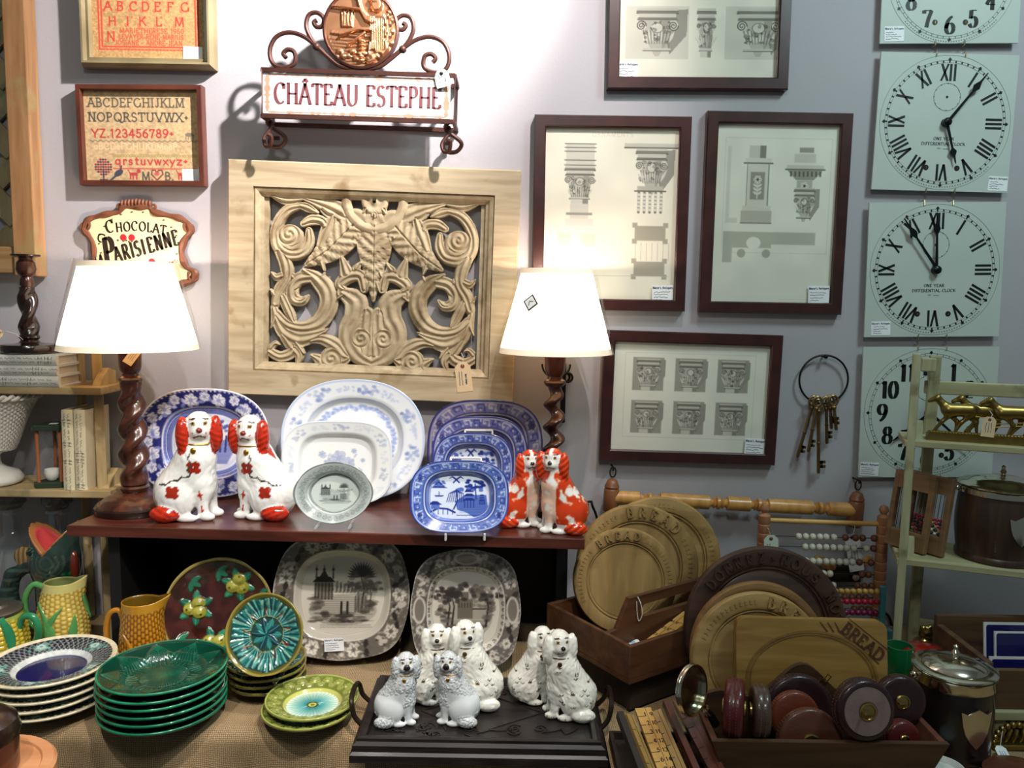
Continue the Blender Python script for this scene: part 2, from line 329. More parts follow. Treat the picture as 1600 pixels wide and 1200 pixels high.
# ------------------------------------------------------------------ painted patterns (numpy canvas, y down)
def vnoise(w, h, cell, seed=0):
    r = np.random.RandomState(seed); gw, gh = int(w/cell)+3, int(h/cell)+3
    g = r.rand(gh, gw); ys, xs = np.mgrid[0:h, 0:w]/cell
    x0, y0 = xs.astype(int), ys.astype(int); fx, fy = xs-x0, ys-y0
    fx = fx*fx*(3-2*fx); fy = fy*fy*(3-2*fy)
    return (g[y0, x0]*(1-fx)+g[y0, x0+1]*fx)*(1-fy)+(g[y0+1, x0]*(1-fx)+g[y0+1, x0+1]*fx)*fy
class Cv:
    def __init__(s, w, h, bg): s.w, s.h = int(w), int(h); s.a = np.zeros((s.h, s.w, 3))+np.array(bg, float)
    def _bb(s, x0, y0, x1, y1):
        x0, y0 = max(0, int(x0)-2), max(0, int(y0)-2); x1, y1 = min(s.w, int(x1)+3), min(s.h, int(y1)+3)
        if x1 <= x0 or y1 <= y0: return None
        yy, xx = np.mgrid[y0:y1, x0:x1]; return slice(y0, y1), slice(x0, x1), xx.astype(float), yy.astype(float)
    def mix(s, sl, al, col):
        al = np.clip(al, 0, 1)[..., None]; s.a[sl] = s.a[sl]*(1-al)+np.array(col, float)*al
    def line(s, pts, w, col, al=1.0):
        ws = w if isinstance(w, (list, tuple)) else [w]*len(pts); mw = max(ws)
        X = [p[0] for p in pts]; Y = [p[1] for p in pts]
        b = s._bb(min(X)-mw, min(Y)-mw, max(X)+mw, max(Y)+mw)
        if b is None: return s
        sy, sx, xx, yy = b; D = np.full(xx.shape, 1e9)
        for i in range(len(pts)-1):
            ax, ay = pts[i]; bx, by = pts[i+1]; dx, dy = bx-ax, by-ay; q = dx*dx+dy*dy or 1e-9
            t = np.clip(((xx-ax)*dx+(yy-ay)*dy)/q, 0, 1)
            D = np.minimum(D, np.hypot(xx-ax-t*dx, yy-ay-t*dy)-(ws[i]+(ws[i+1]-ws[i])*t)/2)
        s.mix((sy, sx), np.clip(.5-D, 0, 1)*al, col); return s
    def ell(s, cx, cy, rx, ry, col, al=1.0, rot=0, ring=0):
        m = max(rx, ry)+ring; b = s._bb(cx-m, cy-m, cx+m, cy+m)
        if b is None: return s
        sy, sx, xx, yy = b; ca, sa = math.cos(rot), math.sin(rot)
        u = (xx-cx)*ca+(yy-cy)*sa; v = -(xx-cx)*sa+(yy-cy)*ca
        d = (np.sqrt((u/max(rx, .1))**2+(v/max(ry, .1))**2)-1)*min(rx, ry)
        if ring: d = np.abs(d)-ring/2
        s.mix((sy, sx), np.clip(.5-d, 0, 1)*al, col); return s
    def rect(s, x0, y0, x1, y1, col, al=1.0):
        b = s._bb(x0, y0, x1, y1)
        if b is None: return s
        sy, sx, xx, yy = b
        d = np.maximum(np.maximum(x0-xx, xx-x1), np.maximum(y0-yy, yy-y1)); s.mix((sy, sx), np.clip(.5-d, 0, 1)*al, col); return s
    def poly(s, pts, col, al=1.0):
        X = [p[0] for p in pts]; Y = [p[1] for p in pts]; b = s._bb(min(X), min(Y), max(X), max(Y))
        if b is None: return s
        sy, sx, xx, yy = b; ins = np.zeros(xx.shape, bool); n = len(pts)
        for i in range(n):
            ax, ay = pts[i]; bx, by = pts[(i+1) % n]
            if ay == by: continue
            c = ((ay > yy) != (by > yy)) & (xx < (bx-ax)*(yy-ay)/(by-ay)+ax); ins ^= c
        s.mix((sy, sx), ins*al, col); return s
    def leaf(s, x, y, ang, ln, wd, col, al=1.0):
        return s.line([(x+ln*t*math.cos(ang), y+ln*t*math.sin(ang)) for t in (0, .25, .5, .75, 1)], [wd*.2, wd*.8, wd, wd*.7, .4], col, al)
    def flower(s, x, y, r, c1, c2, n=5, c3=None, rot=0):
        for k in range(n):
            a = rot+2*PI*k/n; s.ell(x+r*.6*math.cos(a), y+r*.6*math.sin(a), r*.42, r*.36, c1, 1, a)
            s.line([(x+r*.3*math.cos(a), y+r*.3*math.sin(a)), (x+r*.8*math.cos(a), y+r*.8*math.sin(a))], max(.6, r*.07), c2, .7)
        s.ell(x, y, r*.3, r*.3, c3 or c2, 1); return s
    def spiral(s, x, y, r, turns, w, col, a0=0, dr=1, al=1.0):
        n = int(14*turns)+3
        s.line([(x+r*(1-.85*i/n)*math.cos(a0+dr*2*PI*turns*i/n), y+r*(1-.85*i/n)*math.sin(a0+dr*2*PI*turns*i/n)) for i in range(n+1)], w, col, al); return s
    def text(s, t, x, y, h, col, w=.14, sp=.16, anchor='l', xs=1.0, al=1.0, serif=False):
        T, tot = text_strokes(t, sp); ox = {'l': 0, 'c': -tot/2, 'r': -tot}[anchor]
        for pts, st in T:
            s.line([(x+(p[0]+ox)*h*xs, y-p[1]*h) for p in pts], w*h, col, al)
            if serif and st and abs(pts[0][1]-pts[1][1]) > .3:
                for p in (pts[0], pts[-1]):
                    if p[1] < .02 or p[1] > .98: s.line([(x+(p[0]+ox+q)*h*xs, y-p[1]*h) for q in (-.15, .15)], w*h*.8, col, al)
        return s
    def grain(s, amt, cell, seed=0):
        s.a *= (1+amt*(vnoise(s.w, s.h, cell, seed)-.5))[..., None]; return s
    def sample(s, x, y):
        x = np.clip(x, 0, s.w-1.001); y = np.clip(y, 0, s.h-1.001); x0 = x.astype(int); y0 = y.astype(int)
        fx = (x-x0)[..., None]; fy = (y-y0)[..., None]; a = s.a
        return (a[y0, x0]*(1-fx)+a[y0, x0+1]*fx)*(1-fy)+(a[y0+1, x0]*(1-fx)+a[y0+1, x0+1]*fx)*fy
def sheet(name, cv, wid, hei, m, parent, z=0, mw=None):
    """flat printed sheet in the local XY plane, one vertex per canvas pixel"""
    ys, xs = np.mgrid[0:cv.h, 0:cv.w]
    V = np.stack([(xs/(cv.w-1)-.5)*wid, (.5-ys/(cv.h-1))*hei, np.full(xs.shape, z)], -1).reshape(-1, 3)
    i = (np.arange(cv.h-1)[:, None]*cv.w+np.arange(cv.w-1)[None]).ravel()
    Fc = np.stack([i, i+cv.w, i+cv.w+1, i+1], -1)
    return npmesh(name, V, Fc, cv.a.reshape(-1, 3), m, parent, mw)
# ------------------------------------------------------------------ implicit shapes -> one continuous surface
def ax3(p): return np.asarray(p, float)
def sd_ell(P, c, r, R=None):
    q = P-ax3(c)
    if R is not None: q = q @ np.array(R)
    r = ax3(r); k0 = np.linalg.norm(q/r, axis=-1); k1 = np.linalg.norm(q/(r*r), axis=-1)+1e-9
    return k0*(k0-1)/k1
def sd_cap(P, a, b, ra, rb):
    a, b = ax3(a), ax3(b); d = b-a; t = np.clip(((P-a) @ d)/(d @ d), 0, 1)
    return np.linalg.norm(P-a-t[..., None]*d, axis=-1)-(ra+(rb-ra)*t)
def smin(a, b, k):
    if k <= 0: return np.minimum(a, b)
    h = np.maximum(k-np.abs(a-b), 0)/k; return np.minimum(a, b)-h*h*k*.25
def surfnet(fn, lo, hi, h):
    lo = ax3(lo); n = np.ceil((ax3(hi)-lo)/h).astype(int)+1
    g = np.stack(np.meshgrid(*[lo[i]+h*np.arange(n[i]) for i in range(3)], indexing='ij'), -1)
    Fv = fn(g)
    return nets(Fv, lo, h)
def nets(Fv, lo, h):
    n = Fv.shape; h3 = np.broadcast_to(ax3(h), (3,))
    cs = [(i, j, k) for i in (0, 1) for j in (0, 1) for k in (0, 1)]
    sub = lambda c: Fv[c[0]:n[0]-1+c[0], c[1]:n[1]-1+c[1], c[2]:n[2]-1+c[2]]
    S = np.zeros(tuple(q-1 for q in n), int)
    for c in cs: S += sub(c) < 0
    mask = (S > 0) & (S < 8); I = np.argwhere(mask); m = len(I)
    pos = np.zeros((m, 3)); cnt = np.zeros(m)
    for c in cs:
        for ax in range(3):
            if c[ax] == 1: continue
            d = list(c); d[ax] = 1
            fa = Fv[I[:, 0]+c[0], I[:, 1]+c[1], I[:, 2]+c[2]]; fb = Fv[I[:, 0]+d[0], I[:, 1]+d[1], I[:, 2]+d[2]]
            x = (fa < 0) != (fb < 0); t = fa/np.where(x, fa-fb, 1)
            p = np.tile(np.array(c, float), (m, 1)); p[:, ax] += t
            pos[x] += p[x]; cnt[x] += 1
    V = lo+h3*(I+pos/cnt[:, None])
    idx = np.full(mask.shape, -1); idx[mask] = np.arange(m); Fs = []
    ins = Fv < 0
    for ax in range(3):
        o = [a for a in range(3) if a != ax]
        sl0 = [slice(1, -1)]*3; sl1 = [slice(1, -1)]*3; sl0[ax] = slice(0, -1); sl1[ax] = slice(1, None)
        a, b = ins[tuple(sl0)], ins[tuple(sl1)]
        E = np.argwhere(a != b); off = np.array([1, 1, 1]); off[ax] = 0; fl = a[tuple(E.T)]; E = E+off
        q = []
        for du, dv in ((-1, -1), (0, -1), (0, 0), (-1, 0)):
            e = E.copy(); e[:, o[0]] += du; e[:, o[1]] += dv; q.append(idx[tuple(e.T)])
        q = np.stack(q, -1)
        if ax == 1: fl = ~fl
        q[~fl] = q[~fl][:, ::-1]; Fs.append(q)
    return V, np.concatenate(Fs)
# ================================================================== THE SETTING
m_wall = mat('wall_paint', (173, 170, 174), rough=.75, var=.03, scale=6, bump=.12, bscale=180)
w = MB().box((0.1, WY+.05, 1.35), (4.6, .1, 2.7)).build('wall_back', m_wall); tag(w, kind='structure')
w = MB().box((0.1, .2, -.05), (4.6, 4.2, .1)).build('floor', wood('floor_boards', (70, 55, 42), (95, 76, 58), st=(2, 40, 40))); tag(w, kind='structure')
w = MB().box((0.1, .2, 2.75), (4.6, 4.2, .1)).build('ceiling', mat('ceiling_paint', (205, 205, 205), rough=.9, var=.02)); tag(w, kind='structure')

# ================================================================== common bits
m_paper = mat('label_paper', (238, 240, 240), rough=.6, var=.02)
m_ink = mat('label_ink', (40, 48, 90), rough=.6)
m_black = mat('black_paint', (16, 22, 20), rough=.45)
m_manila = mat('manila_card', (222, 196, 156), rough=.7, var=.05)
m_string = mat('white_string', (225, 220, 205), rough=.8)
m_iron = mat('dark_iron', (38, 34, 32), rough=.45, metal=.7)
m_brass = mat('brass', (176, 150, 92), rough=.28, metal=1, var=.2)
m_silver = mat('silver_plate', (214, 208, 190), rough=.14, metal=1, var=.08)
m_glass = glassmat('picture_glass')
def hang(q, depth, off=0):
    P = [PY(x, y, WY-depth-off) for x, y in q]
    c = sum(P, Vector())/4
    wd = ((P[1]-P[0]).length+(P[2]-P[3]).length)/2; hg = ((P[3]-P[0]).length+(P[2]-P[1]).length)/2
    e = (P[1]-P[0])+(P[2]-P[3]); a = math.atan2(e.z, e.x)
    e2 = (P[0]-P[3])+(P[1]-P[2]); a = (a+math.atan2(-e2.x, e2.z))/2
    ca, sa = math.cos(a), math.sin(a)
    M = Matrix(((ca, -sa, 0, c.x), (0, 0, -1, WY-off-.001), (sa, ca, 0, c.z), (0, 0, 0, 1)))
    return M, wd, hg
def loc(M, px, py, depth):
    """local (x,y) on a hung thing for a spot seen at a pixel, on its face depth in front of the wall"""
    p = M.inverted() @ PY(px, py, WY-depth); return p.x, p.y
def ring_frame(mb, w, h, prof, mi=0):
    n = len(prof); vs = []
    for i, z in prof:
        x, y = w/2-i, h/2-i; vs += [(-x, -y, z), (x, -y, z), (x, y, z), (-x, y, z)]
    fs = [(a*4+k, a*4+(k+1) % 4, b*4+(k+1) % 4, b*4+k) for a in range(n) for b in [(a+1) % n] for k in range(4)]
    return mb.add(vs, fs, mi)
def scribble(mb, x, y, w, h, z, rnd, mi=1, n=4):
    for k in range(n):
        yy = y+h/2-(k+.5)*h/n; L = w*rnd.uniform(.45, .95); m = 12
        mb.strip([(x-w/2+L*i/m, yy+h/n*.22*rnd.uniform(-1, 1)) for i in range(m+1)], h*.035, z, mi)
def sticker(parent, x, y, w, h, z, seed=1, title=True, name='price_sticker'):
    r = random.Random(seed); mb = MB().box((0, 0, .0003), (w, h, .0006))
    if title: mb.text("Marie's Antiques", 0, h*.28, h*.14, .0006, 1, w=.2, thin=.1, serif=False, xs=w/(h*.14*10.5), h=.0002)
    if title: scribble(mb, 0, -h*.12, w*.85, h*.6, .0006, r)
    o = mb.build(name, [m_paper, m_ink], parent, TR((x, y, z), rz=r.uniform(-3, 3)), smooth=False)
    o['label'] = 'white price sticker'; return o
def hang_tag(parent, M, w=.03, h=.055, string=None, seed=1, mats=None, title=True):
    """shipping tag: card with clipped corners, reinforced hole and string, local XY plane, top at y=0"""
    r = random.Random(seed); mb = MB()
    c = w*.28
    mb.prism([(-w/2, -h), (w/2, -h), (w/2, -c), (w/2-c, 0), (-w/2+c, 0), (-w/2, -c)], 0, .0008)
    mb.lathe([(w*.13, .0008), (w*.13, .0012), (w*.05, .0012)], 14, 1, Matrix.Translation((0, -c*.9, 0)))
    if title: mb.text("Marie's Antiques", w*.1, -h*.58, w*.12, .0008, 2, w=.2, thin=.1, serif=False, xs=.55, rot=-PI/2, h=.0002)
    for k in range(2 if title else 3):
        xx = -w*.1-(k*.16)*w if title else w*.2-k*.2*w
        mb.strip([(xx+w*.02*r.uniform(-1, 1), -h*.3-h*.06*i) for i in range(9)], w*.03, .0008, 2)
    if string: mb.tube(string, .0005, 6, 3)
    o = mb.build('price_tag', mats or [m_manila, mat('tag_eyelet', (120, 62, 46), rough=.6), m_ink, m_string], parent, M, smooth=False)
    o['label'] = 'tied card price tag'; return o

# ================================================================== WALL: LATTICE PANEL (left edge)
m_pine = wood('waxed_pine', (140, 100, 62), (174, 132, 90), st=(60, 5, 60), worn=(150, 128, 84), wornamt=.6)
m_pineh = wood('waxed_pine_rail', (136, 104, 66), (170, 136, 92), st=(5, 60, 60), worn=(136, 122, 82), wornamt=.56)
m_slat = wood('lattice_slat', (150, 132, 94), (178, 160, 118), st=(40, 8, 40), worn=(112, 122, 96), wornamt=.5)
lp = PY(35, 210, WY-.03)
lat = thing('lattice_panel', 'pine framed lattice panel with crossed slats at the left edge of the wall', 'panel', Matrix(((1, 0, 0, lp.x), (0, 0, -1, WY-.001), (0, 1, 0, lp.z), (0, 0, 0, 1))))
_s = mpp(lp)
MB().box((0, .02, .022), (36*_s, 470*_s, .04)).build('stile', m_pine, lat, TR(rz=-.2), smooth=False, bevel=.003)
MB().box((-170*_s, -195*_s, .020), (300*_s, 42*_s, .036)).build('rail', m_pineh, lat, smooth=False, bevel=.003)
MB().box((-340*_s, .02, .022), (40*_s, 470*_s, .04)).build('stile', m_pine, lat, smooth=False, bevel=.003)
for s_ in (1, -1):
    mb = MB()
    for k in range(-3, 5):
        y0 = k*105*_s+.03
        M_ = TR((-170*_s, y0, .012 if s_ > 0 else .020), rz=45*s_)
        L_ = 430*_s
        mb.box((0, 0, 0), (L_, 34*_s, .007), 0, M_)
    # keep slats inside the frame
    bm = bmesh.new(); me = bpy.data.meshes.new('t'); me.from_pydata(mb.v, [], mb.f); bm.from_mesh(me)
    for no, co in (((1, 0, 0), -12*_s), ((-1, 0, 0), 328*_s), ((0, -1, 0), 180*_s), ((0, 1, 0), 260*_s)):
        pt = Vector(no)*co if no[0] != -1 and no[1] != -1 else Vector(no)*co
        r_ = bmesh.ops.bisect_plane(bm, geom=bm.verts[:]+bm.edges[:]+bm.faces[:], plane_co=pt, plane_no=no, clear_outer=True)
        bmesh.ops.holes_fill(bm, edges=[e for e in r_['geom_cut'] if isinstance(e, bmesh.types.BMEdge)])
    bm.to_mesh(me); bm.free(); me.materials.append(m_slat); me.name = 'slats'
    o = bpy.data.objects.new('slats', me); COL.objects.link(o); o.parent = lat
hang_tag(lat, TR((-33*_s, 185*_s, .045), rz=-14), .034, .062, [(0, -.01, .001), (-.008, .012, .002), (.004, .03, 0), (.006, .04, -.004)], 3, title=False)

# ================================================================== WALL: SAMPLERS
m_vcloth = vmat('embroidered_linen', rough=.9, bump=.3, bscale=900)
m_gilt = wood('dull_gilt', (120, 108, 78), (160, 148, 112), rough=.4, st=(8, 8, 8), bump=.05)
m_walnutf = wood('reddish_frame', (74, 36, 26), (104, 56, 40), rough=.4, st=(10, 10, 40))
def framed(name, label, cat, quad, depth, bw, m_frame, cv, prof=None, glass=True, mvert=None, group=None, inner=.0):
    M, w, h = hang(quad, depth)
    t = thing(name, label, cat, M, group)
    pr = prof or [(0, 0), (0, depth*.85), (bw*.08, depth), (bw*.9, depth), (bw, depth*.9), (bw, 0)]
    ring_frame(MB(), w, h, pr).build('frame', m_frame, t, smooth=False)
    iw, ih = w-2*bw+.002, h-2*bw+.002
    sheet('print' if glass else 'embroidery', cv, iw, ih, mvert, t, depth*.45)
    MB().box((0, 0, depth*.18), (w-.006, h-.006, depth*.3)).build('backing_board', m_manila, t, smooth=False)
    if glass: MB().box((0, 0, depth*.62), (iw, ih, .0016)).build('glass', m_glass, t, smooth=False)
    return t, M, w, h
RED, DK = (196, 56, 46), (60, 50, 44)
def deco_cap(cv, ch, x, y, h, col):
    cv.text(ch, x, y, h, col, w=.15, sp=0)
    cv.spiral(x, y-h*.06, h*.2, 1.1, h*.06, col, 1.2, 1); cv.spiral(x+h*.62, y-h*.92, h*.15, 1, h*.06, col, -1.2, -1)
cv = Cv(230, 250, (186, 148, 96)); cv.grain(.25, 3, 1); cv.grain(.12, 1, 2)
for k, (a, wd) in enumerate(((10, 6), (0, 0))):
    if wd:
        for q in (a, a+6): cv.line([(q+4, 0), (q+4, 236-q+4), (230-q-4, 236-q+4), (230-q-4, 0)], 3.4, (206, 70, 52))
for i in range(26): cv.ell(26+i*7.2, 230, 2.2, 1.6, (214, 110, 70), .8)
for ch, x in zip('ABCDEFG', (22, 48, 74, 98, 124, 150, 178)): deco_cap(cv, ch, x+4, 146, 19, RED)
for ch, x in zip('HIJKL', ()): pass
for ch, x in zip('HIKLM', (30, 66, 92, 126, 164)): deco_cap(cv, ch, x+4, 178, 19, RED)
deco_cap(cv, 'N', 30, 212, 20, RED)
RR = (196, 84, 56)
cv.text('MARIETHERESE 1950', 56, 194, 10, RR, w=.2, sp=.2, xs=.93); cv.text('LEVAYER-RENE-MARIUS', 54, 207, 10, RR, w=.2, sp=.2, xs=.8); cv.text('JOSIANE - ANDRE-JEAN', 46, 220, 10, RR, w=.2, sp=.2, xs=.84)
for ch, x, y in zip('OPQRSTUVWXYZ', [22+30*k for k in range(6)]*2, [60]*6+[100]*6): deco_cap(cv, ch, x+4, y, 20, RED)
dz = .035
t, M, w_, h_ = framed('framed_sampler', 'gilt framed needlework sampler stitched all in red capital letters', 'sampler', [(114, -112), (331, -112), (327, 103), (125, 103)], dz, .021, m_gilt, cv,
   prof=[(0, 0), (0, .022), (.005, dz), (.009, dz), (.012, dz*.7), (.018, dz*.75), (.021, dz*.5), (.021, 0)], glass=False, mvert=m_vcloth)
x, y = loc(M, 296, 79, dz); sticker(t, x, y, .040, .026, dz*.46, 4, title=False)
cv = Cv(230, 184, (198, 168, 124)); cv.grain(.22, 4, 3); cv.grain(.1, 1, 4)
B1 = (84, 78, 66)
cv.text('ABCDEFGHIJKLM', 9, 33, 17, B1, w=.15, sp=.22, xs=.96, serif=True); cv.text('NOPQRSTUVWX+', 9, 62, 17, (70, 68, 62), w=.15, sp=.22, xs=1.01, serif=True)
cv.text('YZ.123456789+', 14, 94, 16, (186, 56, 56), w=.18, sp=.2, xs=1.05)
for i in range(40): cv.line([(10+i*5.3, 100+(i % 2)*3), (15.3+i*5.3, 103-(i % 2)*3)], 1.4, (110, 100, 84))
cv.text('abcdefghijklmnop', 18, 118, 12, (222, 190, 148), w=.2, xs=1.1)
for i in range(30): cv.ell(56+i*5.6, 131, 2.6, 2, (160, 146, 84), 1, 0, 1.2)
cv.text('qrstuvwxyz+', 58, 149, 15, (190, 60, 56), w=.19, sp=.25, xs=1.2); cv.line([(54, 157), (220, 157)], 2, (190, 60, 56))
for r_ in range(7):
    for k in range(-3, 4):
        if abs(k)+abs(r_-3)*.7 < 4: cv.ell(34+k*5, 141+r_*5-2, 2.6, 2, (150, 46, 56) if (k+r_) % 3 else (60, 60, 74))
cv.line([(34, 160), (34, 178)], 3, (64, 62, 70)); cv.line([(27, 180), (41, 180)], 3, (64, 62, 70))
cv.ell(64, 166, 10, 6, (66, 66, 80), 1, -.6); cv.line([(58, 172), (46, 182)], 4, (66, 66, 80)); cv.line([(68, 160), (70, 152)], 3, (66, 66, 80))
for x0 in (86, 182):
    cv.rect(x0, 165, x0+16, 171, (180, 62, 60)); [cv.rect(x0+d, 170, x0+d+3, 179, (180, 62, 60)) for d in (0, 5, 12)]; cv.ell(x0+18, 162, 4, 4, (180, 62, 60)); cv.line([(x0, 166), (x0-3, 160)], 2, (180, 62, 60))
cv.text('M.', 110, 180, 16, B1, w=.17); cv.text('B.', 156, 180, 16, B1, w=.17)
cv.line([(140, 180), (129, 168), (131, 160), (137, 160), (140, 165), (144, 160), (150, 160), (152, 168), (140, 180)], 2.4, (120, 50, 50)); cv.ell(140, 167, 5, 4, (196, 90, 80))
cv.ell(207, 88, 8, 4, (120, 112, 96)); [cv.line([(201+5*k, 88), (200+5*k, 98)], 1.6, (120, 112, 96)) for k in range(4)]
dz = .024
t, M, w_, h_ = framed('framed_sampler', 'brown framed needlework sampler with black and red alphabet rows', 'sampler', [(117, 131), (313, 132), (320, 291), (124, 288)], dz, .0105, m_walnutf, cv, glass=False, mvert=m_vcloth)
x, y = loc(M, 296, 274, dz); sticker(t, x, y, .040, .030, dz*.46, 5, title=False)

# ================================================================== WALL: CHOCOLAT SIGN
c0 = PY(212, 382, WY-.02); s_ = mpp(c0)*1.09
ch = thing('shop_sign', 'cream shaped metal sign with ornate brown border reading CHOCOLAT LA PARISIENNE', 'sign', Matrix(((1, 0, 0, c0.x), (0, 0, -1, WY-.001), (0, 1, 0, c0.z), (0, 0, 0, 1))))
half = [(0, 55), (18, 56), (26, 48), (45, 44), (62, 40), (74, 34), (80, 22), (72, 12), (66, -2), (66, -18), (72, -32), (84, -40), (80, -52), (66, -56), (54, -64), (36, -60), (18, -58), (0, -60)]
def smooth_poly(P, n=6):
    out = []; m = len(P)
    for i in range(m):
        p0, p1, p2, p3 = P[i-1], P[i], P[(i+1) % m], P[(i+2) % m]
        for k in range(n):
            t_ = k/n
            out.append(tuple(.5*((2*p1[j])+(-p0[j]+p2[j])*t_+(2*p0[j]-5*p1[j]+4*p2[j]-p3[j])*t_*t_+(-p0[j]+3*p1[j]-3*p2[j]+p3[j])*t_**3) for j in range(len(p1))))
    return out
out_ = half+[(-x, y) for x, y in half[-2:0:-1]]
po = [(x*s_, y*s_) for x, y in smooth_poly(out_, 5)]
pin = [(x*.9, y*.9) for x, y in po]
m_rust = mat('rusty_brown_border', (118, 72, 50), rough=.5, var=.35, scale=90)
mb = MB().prism(pin, .006, .011, 0)
T_ = lambda s, x, y, h, r=0, **k: mb.text(s, x*s_, y*s_, h*s_, .011, 1, rot=math.radians(r), **k)
cvx = {'w': .2, 'thin': .07}
for i, (c_, x_, y_) in enumerate(zip('CHOCOLAT', (-38, -25, -14, -3, 8, 18, 27, 37), (17, 18, 19, 20, 19.5, 18.5, 17, 15))): T_(c_, x_, y_, 17 if i == 0 else 13, (3.5-i)*2, xs=.8, **cvx)
T_('P', -39, -29, 38, 6, xs=.55, **cvx); mb.strip([(q[0]*s_, q[1]*s_) for q in smooth_poly([(-46, 12), (-54, 14), (-56, 6), (-50, 3)], 4)[:12]], 2.2*s_, .011, 1)
for c_, x_ in zip('ARISIENNE', (-27, -15, -6, 2, 10.5, 21, 32.5, 45, 57)): T_(c_, x_, -24+(x_+27)*.29, 21, 12, xs=.56, **cvx)
T_('LA', -55.5, -29, 14, 6, xs=.52, **cvx)
mb.strip([((-44+i*5)*s_, (-34+i*.5+2*math.sin(i))*s_) for i in range(6)], 1.5*s_, .011, 1)
for x_, y_ in ((-20, 10), (-8, 10), (8, -28), (20, -24)):
    mb.lathe([(5.0*s_, 0), (4*s_, .0008), (0, .001)], 12, 2, TR((x_*s_, y_*s_, .011)))
    for k in range(3): mb.lathe([(1.8*s_, 0), (0, .0006)], 8, 3, TR(((x_-8+8*k)*s_, (y_-4-k)*s_, .011)))
mb.strip([((28+i*2.5)*s_, (-33+i*1.0+3*math.sin(i*2.1))*s_) for i in range(13)], 1.2*s_, .011, 2)
for i in range(22): a_ = 2*PI*i/22; mb.strip([((57*math.cos(a_)+d)*s_, (46*math.sin(a_)+d*.4)*s_) for d in (0, 3)], 2*s_, .011, 3)
mb.build('sign_face', [mat('cream_enamel', (226, 214, 170), rough=.35, var=.06), mat('sign_black', (44, 36, 30), rough=.4), mat('sign_red', (182, 40, 44), rough=.4), mat('sign_olive', (104, 92, 70), rough=.5)], ch, smooth=False)
mb = MB().tube([(x*.965, y*.965, .008) for x, y in po], [(4.2*s_*(1+.25*math.sin(i*.6)), .006) for i in range(len(po))], 8, 0, None, True, flat=(0, 0, 1)) if False else MB().tube([(x*.965, y*.965, .008) for x, y in po], [4.6*s_*(1+.22*math.sin(i*.7)) for i in range(len(po))], 8, 0, None, True)
for sx in (1, -1):
    for x_, y_, r_ in ((76, 26, 9), (80, -44, 9), (24, 55, 6)):
        mb.tube([((sx*(x_+r_*(1-.7*i/16)*math.cos(2.4+.35*i)))*s_, (y_+r_*(1-.7*i/16)*math.sin(2.4+.35*i))*s_, .009) for i in range(17)], [3*s_*(1-.4*i/16) for i in range(17)], 6)
for k in range(-4, 5): mb.ball((k*5*s_, (60-abs(k)*.6)*s_, .009), (2.6*s_, 6*s_, .007), 0)
mb.build('sign_border', m_rust, ch)

# ================================================================== WALL: CHATEAU SIGN
dS = .085
c0 = PY(560, 150, WY-dS); s_ = mpp(c0)
sg = thing('wall_sign', 'rusty iron scrollwork sign with copper medallion reading CHÂTEAU ESTEPHE', 'sign', Matrix(((math.cos(.018), math.sin(.018), 0, c0.x), (0, 0, -1, WY-.001), (-math.sin(.018), math.cos(.018), 0, c0.z), (0, 0, 0, 1))))
m_rusti = mat('brown_iron', (74, 44, 36), rough=.5, metal=.35, var=.35, scale=60)
w2, h2 = 150*s_, 35*s_; zf = dS
mb = MB()
for z_ in (.004, zf):
    mb.tube([(-w2, -h2, z_), (w2, -h2, z_), (w2, h2, z_), (-w2, h2, z_)], .006, 4, 0, None, True)
for x_ in (-w2, w2):
    for y_ in (-h2, h2): mb.box((x_, y_, zf/2), (.007, .007, zf))
mb.build('cage_frame', m_rusti, sg, smooth=False)
mb = MB().box((-3*s_, 0, zf-.004), (2*w2-.010, 2*h2-.012, .006))
mb.text('CHA^TEAU ESTEPHE', -1*s_, -15*s_, 31*s_, zf-.001, 1, w=.17, thin=.055, xs=.655, sp=.17)
r_ = random.Random(12)
for y_ in (-1, 1): mb.strip([((-w2+.012)+(2*w2-.028)*k/60, y_*(h2-.009)) for k in range(61)], [.0015+.0075*r_.random()**3 for k in range(61)], zf-.001, 2)
for x_ in (-w2+.010, w2-.016): mb.strip([(x_, -h2+.010+(2*h2-.020)*k/20) for k in range(21)], [.004+.010*r_.random()**2 for k in range(21)], zf-.0011, 2)
o = mb.build('name_board', [mat('whitewashed_board', (236, 228, 222), rough=.55, var=.05, scale=30), mat('faded_maroon', (112, 62, 66), rough=.6, var=.3, scale=90), mat('rust_stain', (176, 136, 112), rough=.7, var=.3, scale=60)], sg, smooth=False)
# sides of the box board, darker
def scroll(mb, pts, r, M=None): mb.tube(smooth3(pts), r, 8, 0, M)
def smooth3(P, n=6):
    out = []
    for i in range(len(P)-1):
        p0, p1, p2, p3 = P[max(i-1, 0)], P[i], P[i+1], P[min(i+2, len(P)-1)]
        for k in range(n):
            t_ = k/n
            out.append(tuple(.5*((2*p1[j])+(-p0[j]+p2[j])*t_+(2*p0[j]-5*p1[j]+4*p2[j]-p3[j])*t_*t_+(-p0[j]+3*p1[j]-3*p2[j]+p3[j])*t_**3) for j in range(len(p1))))
    return out+[tuple(P[-1])]
def zs(pts): return [((x-560*4+340*4)/4*s_, -(y-600)/4*s_, zf) for x, y in pts]   # traced on a 4x view of the sign
LFT = [(850, 440), (760, 420), (690, 370), (625, 315), (540, 255), (450, 232), (370, 260), (330, 330), (335, 400), (375, 440), (440, 440), (485, 410), (480, 350), (440, 335), (412, 360), (430, 385)]
UPL = [(625, 315), (580, 260), (553, 190), (570, 125), (620, 110), (660, 140), (655, 185), (620, 195), (600, 170), (620, 155)]
mb = MB()
for pts in (LFT, UPL):
    scroll(mb, zs(pts), .0045); scroll(mb, zs([(1770-x, y) for x, y in pts]), .0045)
